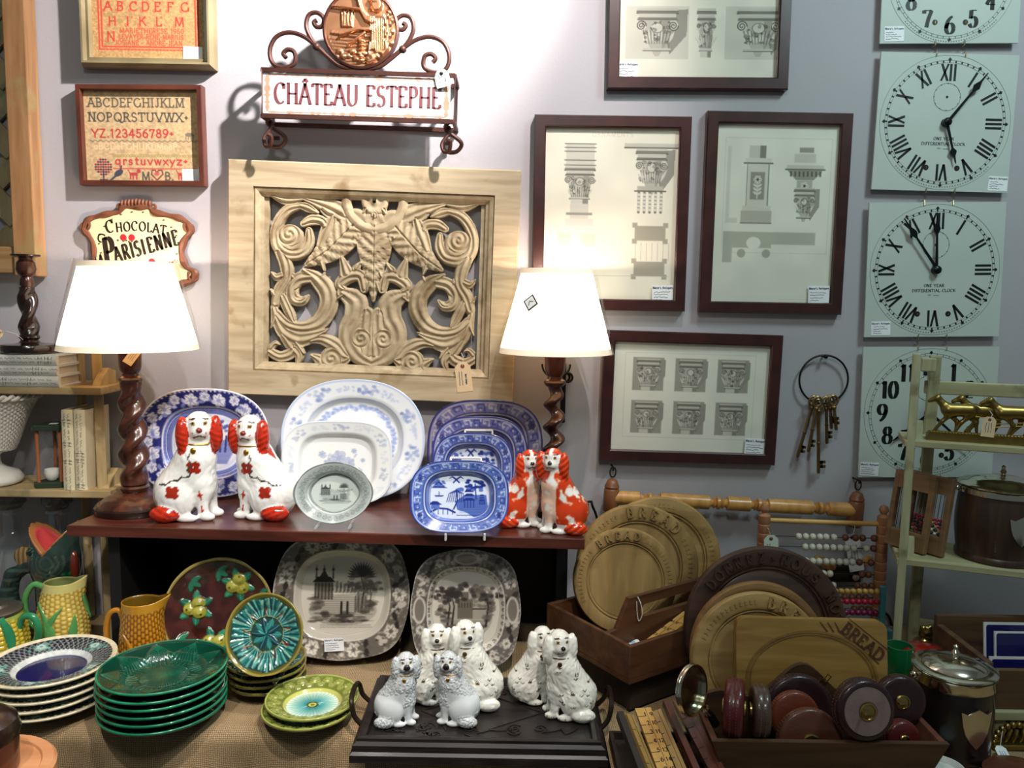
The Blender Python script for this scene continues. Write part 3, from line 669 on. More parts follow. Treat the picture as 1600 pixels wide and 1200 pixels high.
for x_ in (617, 1153): mb.ball(zs([(x_, 312)])[0], .008, n=10)
mb.build('scrollwork', m_rusti, sg)
for sx in (-1, 1):
    mb = MB(); pts = [(0, -h2), (-.004, -h2-.012), (.02, -h2-.035), (.012, -h2-.052), (-.006, -h2-.05), (-.01, -h2-.034), (.002, -h2-.03)]
    mb.tube(smooth3([(sx*(w2-.012)+p[0]*1.3, p[1], zf-.008-.010*i) for i, p in enumerate(pts)]), .0045, 8)
    mb.tube(smooth3([(sx*(w2-.012)-.6*p[0], p[1]*1.0-.006, zf-.02+.004*i) for i, p in enumerate(pts)]), .004, 8)
    mb.build('scroll_foot', m_rusti, sg)
# copper medallion with relief
mc_ = zs([(893, 205)])[0]; R_ = 56*s_
hm = Cv(180, 180, (90, 0, 0))
E = hm.ell; Ln = hm.line
Ln([(20, 100), (90, 108), (160, 100)], 5, (130, 0, 0)); 
for k in range(9): Ln([(12, 112+k*8), (60, 116+k*8), (110, 110+k*8)], 2.5, (118, 0, 0), .8)
for k in range(12): Ln([(45+k*2.2, 85), (44+k*2.5, 50+9*math.sin(k*1.7))], 2, (140, 0, 0))
E(128, 34, 13, 15, (200, 0, 0)); E(122, 22, 12, 7, (215, 0, 0)); Ln([(118, 44), (112, 46)], 3, (120, 0, 0))
hm.poly([(112, 62), (150, 54), (158, 100), (150, 150), (112, 140), (116, 100)], (190, 0, 0))
Ln([(118, 70), (105, 66), (92, 48)], [16, 13, 9], (215, 0, 0)); Ln([(92, 48), (76, 0)], [8, 5], (220, 0, 0)); Ln([(92, 46), (20, 40)], [7, 3], (215, 0, 0))
Ln([(115, 90), (80, 92), (40, 108)], [10, 7, 4], (200, 0, 0)); Ln([(100, 100), (60, 130)], [8, 3], (190, 0, 0))
Ln([(122, 130), (116, 170)], [24, 18], (195, 0, 0)); Ln([(146, 130), (156, 168)], [24, 18], (185, 0, 0))
for k in range(8): Ln([(118+4*k, 64), (116+4.5*k, 140)], 1.6, (150, 0, 0), .8)
for k in range(14): E(20+k*10, 150+8*math.sin(k*2.3), 7, 5, (150+30*(k % 2), 0, 0))
for k in range(6): E(92, 118+k*9, 7, 3, (170, 0, 0))
for k in range(10): E(165-k % 3*6, 40+k*9, 6, 5, (150, 0, 0))
nr, na = 60, 160
rr = (np.arange(nr+1)/nr)[:, None]; aa = (2*PI*np.arange(na)/na)[None]
X = rr*np.cos(aa); Y = rr*np.sin(aa)
Hh = hm.sample((X*.97+1)*90, (1-Y*.97)*90)[..., 0]; Hh = (Hh-90)/130*.011*np.clip((1-rr)*12, 0, 1)
V = np.stack([X*R_, Y*R_, Hh+.004], -1).reshape(-1, 3)
i = (np.arange(nr)[:, None]*na+np.arange(na)[None]); j = (np.arange(nr)[:, None]*na+(np.arange(na)[None]+1) % na)
Fc = np.stack([i, i+na, j+na, j], -1).reshape(-1, 4)
med = npmesh('medallion', V, Fc, None, mat('copper_relief', (206, 148, 108), rough=.34, metal=.9, var=.25, scale=50), sg, TR(mc_))
MB().lathe([(R_, -.006), (R_+.004, -.006), (R_+.004, .006), (R_, .008), (R_-.002, .005), (R_-.002, -.006)], 64).build('medallion_rim', m_rusti, sg, TR(mc_))
hang_tag(sg, TR((128*s_, 42*s_, zf+.006), rz=14, ry=-12), .03, .034, [(0, -.006, .001), (.01, .01, .003), (.004, .02, -.004)], 6, [m_paper, m_iron, m_ink, m_string], title=False)

# ================================================================== WALL: CARVED PANEL
m_lime = wood('limed_wood', (156, 137, 106), (190, 173, 140), rough=.7, st=(30, 30, 30), worn=(128, 106, 74), wornamt=.6)
m_limeh = wood('limed_wood_rail', (162, 143, 112), (192, 175, 144), rough=.7, st=(6, 60, 60), worn=(140, 116, 80), wornamt=.62)
dP = .040
M, w_, h_ = hang([(358, 252), (813, 262), (803, 636), (353, 613)], dP)
cp = thing('carved_panel', 'large square limed wood panel pierced and carved with scrolling leaves', 'panel', M)
k3 = mpp(PY(580, 440, WY-dP))/3    # metres per unit of the 3x tracing
ring_frame(MB(), w_, h_, [(0, 0), (0, dP-.004), (.003, dP), (.054, dP), (.054, 0)]).build('outer_frame', m_limeh, cp, smooth=False)
ring_frame(MB(), w_-.108, h_-.108, [(0, .01), (0, dP-.006), (.004, dP-.003), (.010, dP-.006), (.014, dP-.012), (.019, dP-.014), (.019, .01)]).build('moulding', m_lime, cp, smooth=False)
ow, oh = 995*k3, 812*k3
def inner():
    W2, H2 = w_-.146, h_-.146; mb = MB(); z0, z1 = .012, .021
    o1 = [(-W2/2, -H2/2), (W2/2, -H2/2), (W2/2, H2/2), (-W2/2, H2/2)]; o2 = [(-ow/2, -oh/2), (ow/2, -oh/2), (ow/2, oh/2), (-ow/2, oh/2)]
    vs = [(x, y, z) for z in (z0, z1) for P in (o1, o2) for x, y in P]
    for k in range(4):
        n = (k+1) % 4
        mb.add([vs[8+k], vs[8+n], vs[12+n], vs[12+k], vs[k], vs[n], vs[4+n], vs[4+k]], [(0, 1, 2, 3), (3, 2, 6, 7), (1, 0, 4, 5), (7, 6, 5, 4)])
    return mb
inner().build('inner_border', m_lime, cp, smooth=False)
SP = [  # spines with widths traced on the left half of the carving (3x view); mirrored about the middle
 ([(250, 222), (320, 240), (390, 232)], [14, 46, 20]),
 ([(400, 262), (335, 278), (290, 325), (268, 390), (280, 455), (330, 490), (395, 480), (425, 430), (425, 375)], [20, 46, 52, 54, 60, 62, 52, 50, 30]),
 ([(335, 410), (345, 415)], [120, 120]),
 ([(385, 262), (420, 270), (465, 290)], [30, 44, 16]), ([(400, 345), (440, 325), (490, 330), (505, 365), (488, 400)], [34, 50, 46, 34, 8]),
 ([(290, 470), (318, 540), (322, 600), (290, 660), (272, 720)], [60, 64, 60, 62, 50]),
 ([(250, 575), (275, 600), (305, 590)], [6, 36, 40]), ([(246, 655), (275, 690), (290, 680)], [6, 40, 40]), ([(300, 690), (340, 770), (365, 818)], [40, 46, 6]), ([(350, 590), (365, 620)], [30, 8]),
 ([(400, 558), (470, 605), (515, 660), (520, 730), (480, 800), (410, 832), (330, 822), (275, 775)], [16, 76, 88, 88, 80, 62, 54, 50]),
 ([(545, 690), (555, 720)], [40, 8]), ([(500, 570), (480, 610)], [8, 50]),
 ([(440, 590), (380, 605), (348, 650), (360, 700), (400, 705), (424, 680)], [60, 64, 62, 56, 44, 12]),
 ([(262, 740), (272, 790), (250, 842)], [30, 46, 8]), ([(275, 790), (310, 855), (380, 885), (450, 868), (522, 835)], [50, 70, 84, 62, 6]),
 ([(300, 860), (345, 920), (385, 965), (376, 1005)], [40, 56, 44, 24]), ([(370, 900), (410, 955)], [50, 8]),
 ([(240, 950), (290, 975), (340, 960), (360, 925)], [44, 50, 56, 40]), ([(250, 935), (272, 912), (295, 918)], [34, 26, 6]),
 ([(412, 905), (490, 885), (560, 912), (600, 950), (640, 972)], [8, 50, 70, 60, 8]), ([(540, 975), (545, 975)], [112, 112]), ([(440, 960), (490, 990), (480, 1015)], [10, 60, 40]),
 ([(600, 985), (640, 960)], [50, 10]),
 ([(585, 660), (650, 700), (650, 770), (622, 830), (625, 890), (670, 950), (735, 985)], [50, 110, 106, 100, 100, 100, 60]), ([(700, 760), (700, 950)], [80, 80]), ([(565, 690), (590, 670)], [10, 44]),
 ([(690, 640), (672, 580), (620, 582), (575, 620), (600, 645)], [40, 56, 64, 54, 20]), ([(605, 570), (572, 472)], [72, 4]), ([(650, 545), (672, 515)], [40, 14]),
 ([(735, 340), (735, 430), (735, 520), (735, 600), (735, 690)], [150, 170, 120, 70, 22]), ([(700, 430), (668, 480)], [90, 8]), ([(712, 540), (690, 588)], [50, 8]), ([(720, 600), (703, 650)], [40, 8]),
 ([(645, 330), (570, 410), (510, 470), (415, 535)], [130, 150, 110, 26]), ([(540, 300), (520, 370), (490, 450)], [30, 80, 60]), ([(640, 390), (605, 450)], [70, 8]), ([(480, 500), (500, 560)], [40, 10]),
 ([(625, 310), (540, 270), (400, 230)], [70, 86, 14]), ([(470, 250), (520, 285), (560, 290)], [30, 60, 40]),
 ([(735-135*math.cos(t_*PI/20), 225+135*math.sin(t_*PI/20)) for t_ in range(0, 11)], [46]*11),
 ([(735, 218), (735, 230)], [150, 130]), ([(735, 290), (735, 350)], [36, 24]), ([(700, 260), (670, 300)], [40, 10]),
 ([(240, 1022), (480, 1022)], [18, 18]), ([(242, 215), (600, 218)], [16, 10]),
]
gx = np.arange(238, 736, 3.0); gy = np.arange(208, 1036, 3.0)
XX, YY = np.meshgrid(gx, gy, indexing='ij'); D = np.full(XX.shape, 1e9); GR = np.zeros(XX.shape); HB = np.zeros(XX.shape)
for si, (pts, ws) in enumerate(SP):
    d = np.full(XX.shape, 1e9); dd = np.zeros(XX.shape); wl = np.ones(XX.shape); al = np.zeros(XX.shape); acc = 0
    P3 = [tuple(p)+(wv,) for p, wv in zip(pts, ws)]; Q = smooth3(P3, 5) if len(P3) > 2 else P3
    for (ax_, ay_, wa), (bx_, by_, wb) in zip(Q[:-1], Q[1:]):
        dx, dy = bx_-ax_, by_-ay_; q = dx*dx+dy*dy+1e-9; t_ = np.clip(((XX-ax_)*dx+(YY-ay_)*dy)/q, 0, 1)
        dist = np.hypot(XX-ax_-t_*dx, YY-ay_-t_*dy); e = dist-(wa+(wb-wa)*t_)/2
        u = e < d; side = np.sign((XX-ax_)*dy-(YY-ay_)*dx)
        d = np.where(u, e, d); dd = np.where(u, dist*side, dd); wl = np.where(u, (wa+(wb-wa)*t_)/2, wl); al = np.where(u, acc+t_*math.sqrt(q), al); acc += math.sqrt(q)
    pri = 60 if len(set(ws)) == 1 and len(pts) > 5 else (30 if pts[0][0] == 735 and pts[0][1] < 300 and len(pts) == 2 else (0 if si % 2 else 2))
    u = (d < D+pri) & ((pri < 20) | (d < 0)) | (d < D)
    fr = np.clip(1-np.abs(dd)/np.maximum(wl, 1), 0, 1)
    if max(ws) >= 130 and len(pts) > 2: veins = .75*np.cos((al+np.abs(dd)*.8)/42*2*PI)-1.5*(np.abs(dd) < 4)
    else: veins = None
    GR = np.where(u & (d < 6), 0*d if pri > 50 else veins if veins is not None else np.cos(dd/np.maximum(wl, 14)*PI*2.4+al*.012+(si == 2 or len(pts) == 2)*np.hypot(XX-pts[0][0], YY-pts[0][1])*.0), GR)
    HB = np.where(u & (d < 6), np.sqrt(fr)+(.35 if pri > 20 else 0), HB); D = np.minimum(D, d)
def disc_spiral(cx, cy, r):
    global GR
    rr_ = np.hypot(XX-cx, YY-cy); an = np.arctan2(YY-cy, XX-cx); GR = np.where(rr_ < r, np.cos(rr_/13*PI-an), GR)
for a_ in ((335, 395, 56), (540, 975, 52), (680, 872, 46), (385, 675, 30)): disc_spiral(*a_)
zz = np.arange(-1, 10)*.0022
top = (.011+.0062*HB+.0021*GR)/.0022*1.0
D3 = np.concatenate([D, D[-2::-1]], 0); T3 = np.concatenate([top, top[-2::-1]], 0)
Fv = np.maximum(D3[..., None]/3.0, np.maximum((zz[None, None]-T3[..., None]*.0022)/.0022, (.0005-zz[None, None])/.0022))
V, Fc = nets(Fv, (0, 0, zz[0]), (3.0*k3, 3.0*k3, .0022))
V[:, 0] -= (735-238)*k3; V[:, 1] = oh/2+ (212-208)*k3*0 - V[:, 1]; V[:, 2] += .010
npmesh('carving', V, Fc[:, ::-1], None, m_lime, cp, smooth=True)
x, y = loc(M, 722, 566, dP); hang_tag(cp, TR((x, y, .040), rz=8), .034, .064, [(0, -.008, .001), (.004, .01, 0), (0, .02, -.006)], 8)

# ================================================================== WALL: ENGRAVINGS
m_mahog = wood('mahogany_frame', (44, 18, 16), (66, 30, 26), rough=.35, st=(20, 20, 60), coat=.2, bump=.05)
m_print = vmat('engraving_paper', rough=.85)
def capital(cv, x0, y0, w, h, kind, seed, shadow=True, bgtone=None):
    r = random.Random(seed); I1, I2, I3 = (74, 70, 62), (128, 124, 112), (196, 192, 178)
    if bgtone: cv.rect(x0-w*.25, y0-h*.04, x0+w*1.25, y0+h*1.04, bgtone)
    if shadow:
        cv.poly([(x0+w*.8, y0+h*.05), (x0+w*1.22, y0+h*.02), (x0+w*1.2, y0+h*.55), (x0+w*1.0, y0+h*.75), (x0+w*.8, y0+h*.95), (x0+w*.7, y0+h*.5)], (150, 146, 134))
    # entablature
    for k, (a, b, e) in enumerate(((0, .06, .02), (.06, .11, .0), (.11, .2, .06), (.2, .24, .03))):
        cv.rect(x0+w*e, y0+h*a, x0+w*(1-e), y0+h*b, I3 if k % 2 == 0 else I2); cv.line([(x0+w*e, y0+h*b), (x0+w*(1-e), y0+h*b)], 1.1, I1)
    # bell
    if kind != 'bracket':
        cv.poly([(x0+w*.08, y0+h*.25), (x0+w*.92, y0+h*.25), (x0+w*.78, y0+h*.82), (x0+w*.22, y0+h*.82)], (182, 178, 164))
    else:
        cv.poly([(x0+w*.04, y0+h*.25), (x0+w*.96, y0+h*.25), (x0+w*.8, y0+h*.6), (x0+w*.55, y0+h*.98), (x0+w*.45, y0+h*.98), (x0+w*.2, y0+h*.6)], (182, 178, 164))
    for sx in (0, 1):
        cx = x0+w*(.12 if sx == 0 else .88); cv.ell(cx, y0+h*.36, w*.12, h*.1, (206, 202, 188)); cv.spiral(cx, y0+h*.36, w*.12, 2, max(1, w*.022), I1, 0, 1 if sx else -1)
    for k in range(9):
        fx = x0+w*(.25+.5*k/8); base = y0+h*(.8 if kind != 'bracket' else .72)
        cv.leaf(fx, base, -PI/2+(k-4)*.13, h*r.uniform(.22, .34), w*.085, (206, 202, 188)); cv.line([(fx, base), (fx+(k-4)*w*.02, base-h*.26)], max(.8, w*.018), I1, .8)
    cv.ell(x0+w*.5, y0+h*.4, w*.14, h*.1, (204, 200, 186)); cv.ell(x0+w*.5, y0+h*.4, w*.14, h*.1, I1, .8, 0, 1)
    for k in range(26):
        cx, cy = x0+w*r.uniform(.15, .85), y0+h*r.uniform(.27, .8 if kind != 'bracket' else .7)
        if r.random() < .5: cv.spiral(cx, cy, w*r.uniform(.03, .07), 1.3, max(.8, w*.016), I1, r.uniform(0, 6), r.choice((1, -1)), .75)
        else: cv.ell(cx, cy, w*.03, w*.022, r.choice(((90, 86, 76), (214, 210, 196), (120, 116, 104))), .8)
    cv.rect(x0+w*.62, y0+h*.25, x0+w*.8, y0+h*.82, (90, 86, 76), .28)
    cv.rect(x0+w*.17, y0+h*.82, x0+w*.83, y0+h*.87, I3); cv.line([(x0+w*.17, y0+h*.87), (x0+w*.83, y0+h*.87)], 1.2, I1)
    if kind == 'column':
        cv.rect(x0+w*.22, y0+h*.87, x0+w*.78, y0+h*1.0, (206, 202, 188)); cv.rect(x0+w*.6, y0+h*.87, x0+w*.78, y0+h, (140, 136, 124))
PAPER = (226, 222, 204)
fdz = .022; fbw = .0245
kw = dict(group=None)
def eng(label, quad, cv, stk, seed):
    cv.grain(.05, 30, seed)
    t, M, w, h = framed('framed_engraving', label, 'picture', quad, fdz, fbw, m_mahog, cv, mvert=m_print)
    x, y = loc(M, stk[0], stk[1], fdz); sticker(t, x, y, .045, .037, fdz*.62+.001, seed); return t
cv = Cv(280, 300, PAPER)
for k, (x_, w_, kd) in enumerate(((30, 74, 'bracket'), (136, 34, 'column'), (206, 78, 'bracket'))):
    capital(cv, x_, 178, w_, 84, kd, 10+k, shadow=w_ > 40, bgtone=(206, 202, 186) if w_ > 40 else None)
for k in range(3): capital(cv, 24+k*92, 50, 62, 78, 'column', 20+k)
eng('dark framed engraving cut off by the top of the photo showing stone brackets', [(956, -176), (1245, -176), (1232, 140), (948, 138)], cv, (981, 109), 21)
cv = Cv(216, 278, (232, 226, 206))
cv.text('ORNAMENTS', 108, 14, 7, (206, 200, 182), w=.12, sp=.3, anchor='c')
capital(cv, 32, 62, 50, 60, 'column', 31, False); cv.rect(34, 26, 80, 62, (204, 200, 186)); [cv.line([(32, y_), (82, y_)], 1.4, (90, 86, 76)) for y_ in (26, 32, 38, 52, 60)]
cv.rect(42, 122, 72, 146, (206, 202, 188)); cv.rect(36, 136, 78, 140, (150, 146, 134)); cv.rect(34, 146, 80, 158, (214, 210, 196))
cv.rect(128, 24, 214, 30, (196, 192, 178)); cv.line([(128, 31), (214, 31)], 2, (80, 76, 66)); capital(cv, 146, 32, 52, 76, 'bracket', 32, True); cv.rect(150, 92, 192, 100, (180, 176, 162)); cv.line([(146, 100), (196, 100)], 2, (80, 76, 66))
for k in range(5): cv.line([(153+9*k, 102), (153+9*k, 134)], 4, (120, 116, 104)); [cv.ell(153+9*k, 106+6*q, 3, 2.4, (210, 206, 192)) for q in range(5)]
for x_, y_, w_, h_ in ((22, 170, 22, 22), (60, 170, 24, 20)): cv.rect(x_, y_, x_+w_, y_+h_, (214, 206, 186))
for y_ in (156, 214):
    cv.rect(148, y_, 198, y_+24, (166, 160, 142)); [cv.rect(144 + 50*q, y_-5 + 26*e, 152 + 50*q, y_+3 + 26*e, (166, 160, 142)) for q in (0, 1) for e in (0, 1)]
for k in range(7): cv.line([(150+9*k, 184), (150+9*k, 212)], .8, (190, 184, 166))
cv.rect(24, 214, 70, 224, (210, 204, 186)); cv.line([(10, 238), (204, 238)], .8, (196, 190, 172))
eng('dark framed engraving of two carved capitals directly behind the right lamp shade', [(836, 181), (1082, 179), (1070, 489), (830, 481)], cv, (1036, 459), 22)
cv = Cv(206, 288, (222, 222, 206))
cv.line([(16, 22), (194, 22), (194, 206), (16, 206), (16, 22)], .8, (204, 202, 186))
cv.rect(56, 34, 84, 54, (198, 196, 180)); cv.rect(74, 34, 84, 54, (130, 128, 114)); cv.rect(50, 54, 94, 62, (210, 208, 192)); cv.line([(48, 62), (96, 62)], 2, (90, 88, 78))
cv.rect(54, 64, 90, 130, (208, 206, 190)); cv.line([(54, 64), (54, 130)], 1, (110, 108, 96)); cv.line([(90, 64), (90, 130)], 1.6, (110, 108, 96)); cv.rect(60, 76, 84, 120, (146, 144, 128)); cv.flower(72, 88, 7, (214, 210, 196), (80, 76, 66), 6); cv.line([(72, 94), (72, 118)], 2, (216, 212, 198)); [cv.leaf(72, 100+6*k, s2, 9, 4, (214, 210, 196)) for k in range(3) for s2 in (-.6, PI+.6)]
cv.rect(48, 130, 96, 138, (206, 204, 188)); cv.rect(46, 138, 98, 158, (180, 178, 162)); cv.line([(46, 158), (98, 158)], 1.6, (110, 108, 96))
cv.rect(20, 36, 26, 150, (206, 204, 188)); cv.rect(20, 150, 40, 158, (206, 204, 188))
cv.rect(140, 36, 164, 44, (150, 148, 132)); cv.rect(132, 46, 168, 60, (200, 198, 182)); cv.rect(120, 64, 182, 70, (198, 196, 180)); cv.line([(118, 71), (184, 71)], 2, (80, 78, 68))
cv.poly([(122, 73), (180, 73), (166, 88), (136, 88)], (150, 148, 132)); [cv.rect(126+7*k, 74, 129+7*k, 82, (90, 88, 78)) for k in range(8)]
cv.rect(138, 88, 164, 106, (176, 174, 158)); cv.flower(151, 97, 7, (220, 216, 202), (70, 66, 58)); capital(cv, 134, 100, 36, 56, 'bracket', 41, True)
cv.rect(18, 172, 174, 192, (176, 178, 160)); cv.rect(18, 172, 34, 222, (176, 178, 160)); cv.rect(34, 190, 100, 198, (176, 178, 160)); cv.ell(70, 190, 12, 10, (226, 226, 210)); [cv.ell(x_, 207, 7, 7, (166, 168, 150)) for x_ in (50, 92)]
eng('dark framed engraving of a pedestal and corbel left of the square clock dials', [(1107, 174), (1336, 175), (1314, 492), (1092, 488)], cv, (1281, 460), 23)
cv = Cv(262, 186, (228, 226, 210))
cv.line([(20, 18), (238, 18), (238, 162), (20, 162), (20, 18)], .8, (206, 202, 186))
for k in range(6):
    x_, y_ = 37+(k % 3)*71, 30+(k//3)*73
    cv.rect(x_-4, y_-4, x_+48, y_+52, (158, 154, 140)); capital(cv, x_+2, y_-2, 40, 54, 'column', 50+k, True)
eng('dark framed engraving of six capitals in two rows beside the hanging keys', [(945, 517), (1225, 523), (1211, 729), (936, 718)], cv, (1181, 699), 24)

# ================================================================== WALL: CLOCK DIALS
m_dial = mat('painted_dial', (186, 196, 188), rough=.5, var=.07, scale=8, bump=.05, bscale=60)
m_hand = mat('blued_steel', (18, 22, 26), rough=.35, metal=.4)
m_line = mat('dial_line', (112, 122, 116), rough=.6)
ROM = ['XII', 'I', 'II', 'III', 'IIII', 'V', 'VI', 'VII', 'VIII', 'IX', 'X', 'XI']
def clock(label, quad, style, hands, stk, seed):
    M, w, h = hang(quad, .006, .012)
    t = thing('clock_dial', label, 'clock', M)
    S_ = (w+h)/2; mb = MB(); mb.box((0, 0, .0025), (w, h, .005)); z = .005
    cyo = 0
    def ring(r, lw, mi=2, cx=0, cy=0): mb.strip([(cx+r*math.cos(2*PI*k/72), cy+r*math.sin(2*PI*k/72)) for k in range(73)], lw, z, mi)
    ring(.482*S_, .0006); ring(.445*S_, .0007); ring(.428*S_, .0007)
    for k in range(60):
        a = 2*PI*k/60; r0, r1 = .428*S_, .445*S_
        mb.strip([(r0*math.sin(a), r0*math.cos(a)), (r1*math.sin(a), r1*math.cos(a))], .003 if style == 'roman' else .001, z, 1)
        if k % 5 == 0:
            c, s = .452*S_*math.sin(a), .452*S_*math.cos(a)
            mb.add([(c+.004*math.cos(q*PI/2-a), s+.004*math.sin(q*PI/2-a), z+.0006) for q in range(4)], [(0, 1, 2, 3)], 1)
    for k in range(12):
        a = 2*PI*k/12
        if style == 'roman':
            H = .118*S_; rr = .30*S_; x, y = rr*math.sin(a), rr*math.cos(a)
            mb.text(ROM[k], x, y, H, z, 1, w=.15, thin=.02, nib=18, xs=.52, sp=.20, rot=-a)
        else:
            H = .125*S_; rr = .345*S_
            mb.text(str(k or 12), rr*math.sin(a), rr*math.cos(a)-H/2, H, z, 1, w=.25, thin=.04, nib=4, serif=True, xs=.85, sp=.14)
    ring(.098*S_, .001, 2, 0, .185*S_)
    for k in range(12): a = PI*k/6; mb.strip([(.092*S_*math.sin(a), .185*S_+.092*S_*math.cos(a)), (.10*S_*math.sin(a), .185*S_+.10*S_*math.cos(a))], .0014, z, 1)
    for x, y in ((-.115, -.325), (.115, -.325), (0, .185)): mb.lathe([((.02 if y < 0 else .009)*S_, .0), ((.02 if y < 0 else .009)*S_, .0006)], 18, 1, TR((x*S_, y*S_, z)))
    for x in (-.113, .117): mb.box((x*S_, -.325*S_, z+.0008), (.0016, .006, .0006), 3)
    if style == 'roman':
        mb.text('ONE YEAR', 0, -.125*S_, .021*S_, z, 1, w=.2, thin=.06, xs=1.0, sp=.22); mb.text('DIFFERENTIAL CLOCK', 0, -.162*S_, .021*S_, z, 1, w=.2, thin=.06, xs=1.02, sp=.2)
        mb.text('PAT', -.03*S_, -.19*S_, .01*S_, z, 2, w=.2); mb.strip([(.0, -.188*S_), (.04*S_, -.188*S_)], .0012, z, 2)
    for k in range(40):
        a = PI+.75+1.65*k/39; r = .465*S_; mb.strip([(r*math.cos(a), r*math.sin(a)), (r*math.cos(a+.018), r*math.sin(a+.018))], .0022, z, 2)
    mb.build('dial_plate', [m_dial, m_black, m_line, m_brass], t, smooth=False)
    for nm, ang, L in hands:
        mb = MB(); a = math.radians(ang); zz = .012 if nm == 'hour_hand' else .016
        R_ = Matrix.Rotation(-a, 4, 'Z')
        mb.strip([(0, -.02*S_), (0, .02*S_), (0, L*.62*S_), (0, L*.66*S_), (0, L*.71*S_), (0, L*.75*S_), (0, L*.82*S_), (0, L*S_)], [v*S_ for v in (.010, .022, .014, .03, .052, .042, .016, .006)], zz, 0, R_, h=.0014)
        mb.build(nm, m_hand, t, smooth=False)
    if hands:
        MB().lathe([(.03*S_, .005), (.03*S_, .018), (.022*S_, .020), (.012*S_, .021), (.012*S_, .024), (0, .024)], 20).build('hand_boss', m_hand, t)
    for x in (-.10, .11):
        for y in (1, -1): MB().tube([(x*w, y*(h/2+.004), -.011), (x*w, y*(h/2+.004), .007), (x*w, y*(h/2-.006), .008)], .0011, 6).build('wall_clip', mat('clip_brass', (196, 186, 150), rough=.3, metal=.9), t)
    x, y = loc(M, stk[0], stk[1], .018); sticker(t, x, y, .041, .030, .0052, seed)
clock('square dial with arabic numerals, topmost, cut by the top of the photo', [(1383, -142), (1602, -139), (1592, 68), (1376, 67)], 'arabic', [], (1397, 53), 31)
clock('square roman clock dial with hands near five past five, second from top', [(1378, 81), (1593, 86), (1574, 301), (1361, 296)], 'roman', [('hour_hand', 163, .31), ('minute_hand', 37, .44)], (1559, 287), 32)
clock('square roman clock dial with hands near five to twelve, third from top', [(1358, 316), (1571, 316), (1562, 527), (1351, 525)], 'roman', [('hour_hand', -2, .42), ('minute_hand', -35, .46)], (1376, 513), 33)
clock('square dial with arabic numerals behind the pale wooden rack', [(1349, 541), (1559, 543), (1552, 747), (1341, 744)], 'arabic', [('hour_hand', 232, .34), ('minute_hand', 132, .42)], (1358, 733), 34)

# ================================================================== WALL: KEYS, HOOK, RAIL
m_oldbrass = mat('old_brass_keys', (138, 116, 78), rough=.38, metal=.9, var=.3, scale=60)
kc = PY(1287, 593, WY-.014); ks = mpp(kc)
kr = thing('key_ring', 'large iron ring hung on a nail with old keys on it', 'ring', kc)
MB().tube([(38*ks*math.cos(2*PI*k/48), 0, 38*ks*math.sin(2*PI*k/48)) for k in range(48)], .0022, 8, 0, None, True).build('ring', m_iron, kr)
MB().tube([(0, .014, 36*ks), (0, -.004, 36*ks)], .0025, 8).ball((0, -.005, 36*ks), .005, n=10).build('nail', m_iron, kr)
def key(label, px, py, L, tilt, bit, yo):
    p = PY(px, py, WY-.014-yo)
    t = thing('old_key', label, 'key', TR(p, ry=tilt), 'old keys on the iron ring')
    MB().tube([(.009*math.cos(2*PI*k/20), 0, .011*math.sin(2*PI*k/20)) for k in range(20)], .0028, 8, 0, None, True).build('bow', m_oldbrass, t)
    MB().lathe([(.0042, -.011), (.0055, -.014), (.0042, -.018), (.0034, -.022), (.0034, -L*.55), (.0048, -L*.56), (.0034, -L*.6), (.0036, -L), (.0026, -L-.003)], 12).build('shank', m_oldbrass, t)
    mb = MB().box((bit/2, 0, -L+.012), (bit, .004, .006)).box((bit/2, 0, -L+.022), (bit, .004, .006)).box((bit*.3, 0, -L+.017), (bit*.6, .004, .016)); mb.build('bit', m_oldbrass, t, smooth=False)
for a_ in (('longest old key, hanging lowest in the middle of the ring', 1279, 632, .150, -3, .015, .010), ('old key splayed furthest to the left on the ring', 1271, 627, .125, 13, .012, .003),
           ('old key with slim shank just left of the longest key', 1277, 628, .108, 7, .011, .021), ('old key hanging straight right of the longest key', 1291, 628, .090, -4, .012, .004),
           ('short key at the right side of the iron ring', 1297, 627, .058, -6, .009, .014), ('shortest key at the far right of the iron ring', 1302, 626, .062, -9, .008, .024)): key(*a_)
hk = PY(873, 575, WY-.02); hs = mpp(hk)
ih = thing('iron_hook', 'black iron wall hook bar with ring hanging behind right lamp column', 'hook', hk)
MB().box((8*hs, .012, -40*hs), (8*hs, .010, 95*hs)).build('bar', m_iron, ih, smooth=False, bevel=.002)
MB().tube([(-4*hs+22*hs*math.cos(PI+PI*k/14), 0, 22*hs*math.sin(PI+PI*k/14)+6*hs) for k in range(15)], .002, 8).build('hook', m_iron, ih)
for k in range(2): MB().tube([((10+4*k)*hs+7*hs*math.cos(2*PI*q/20), -.006-.005*k, -14*hs+7*hs*math.sin(2*PI*q/20)) for q in range(20)], .0026, 8, 0, None, True).build('ring', m_iron, ih)
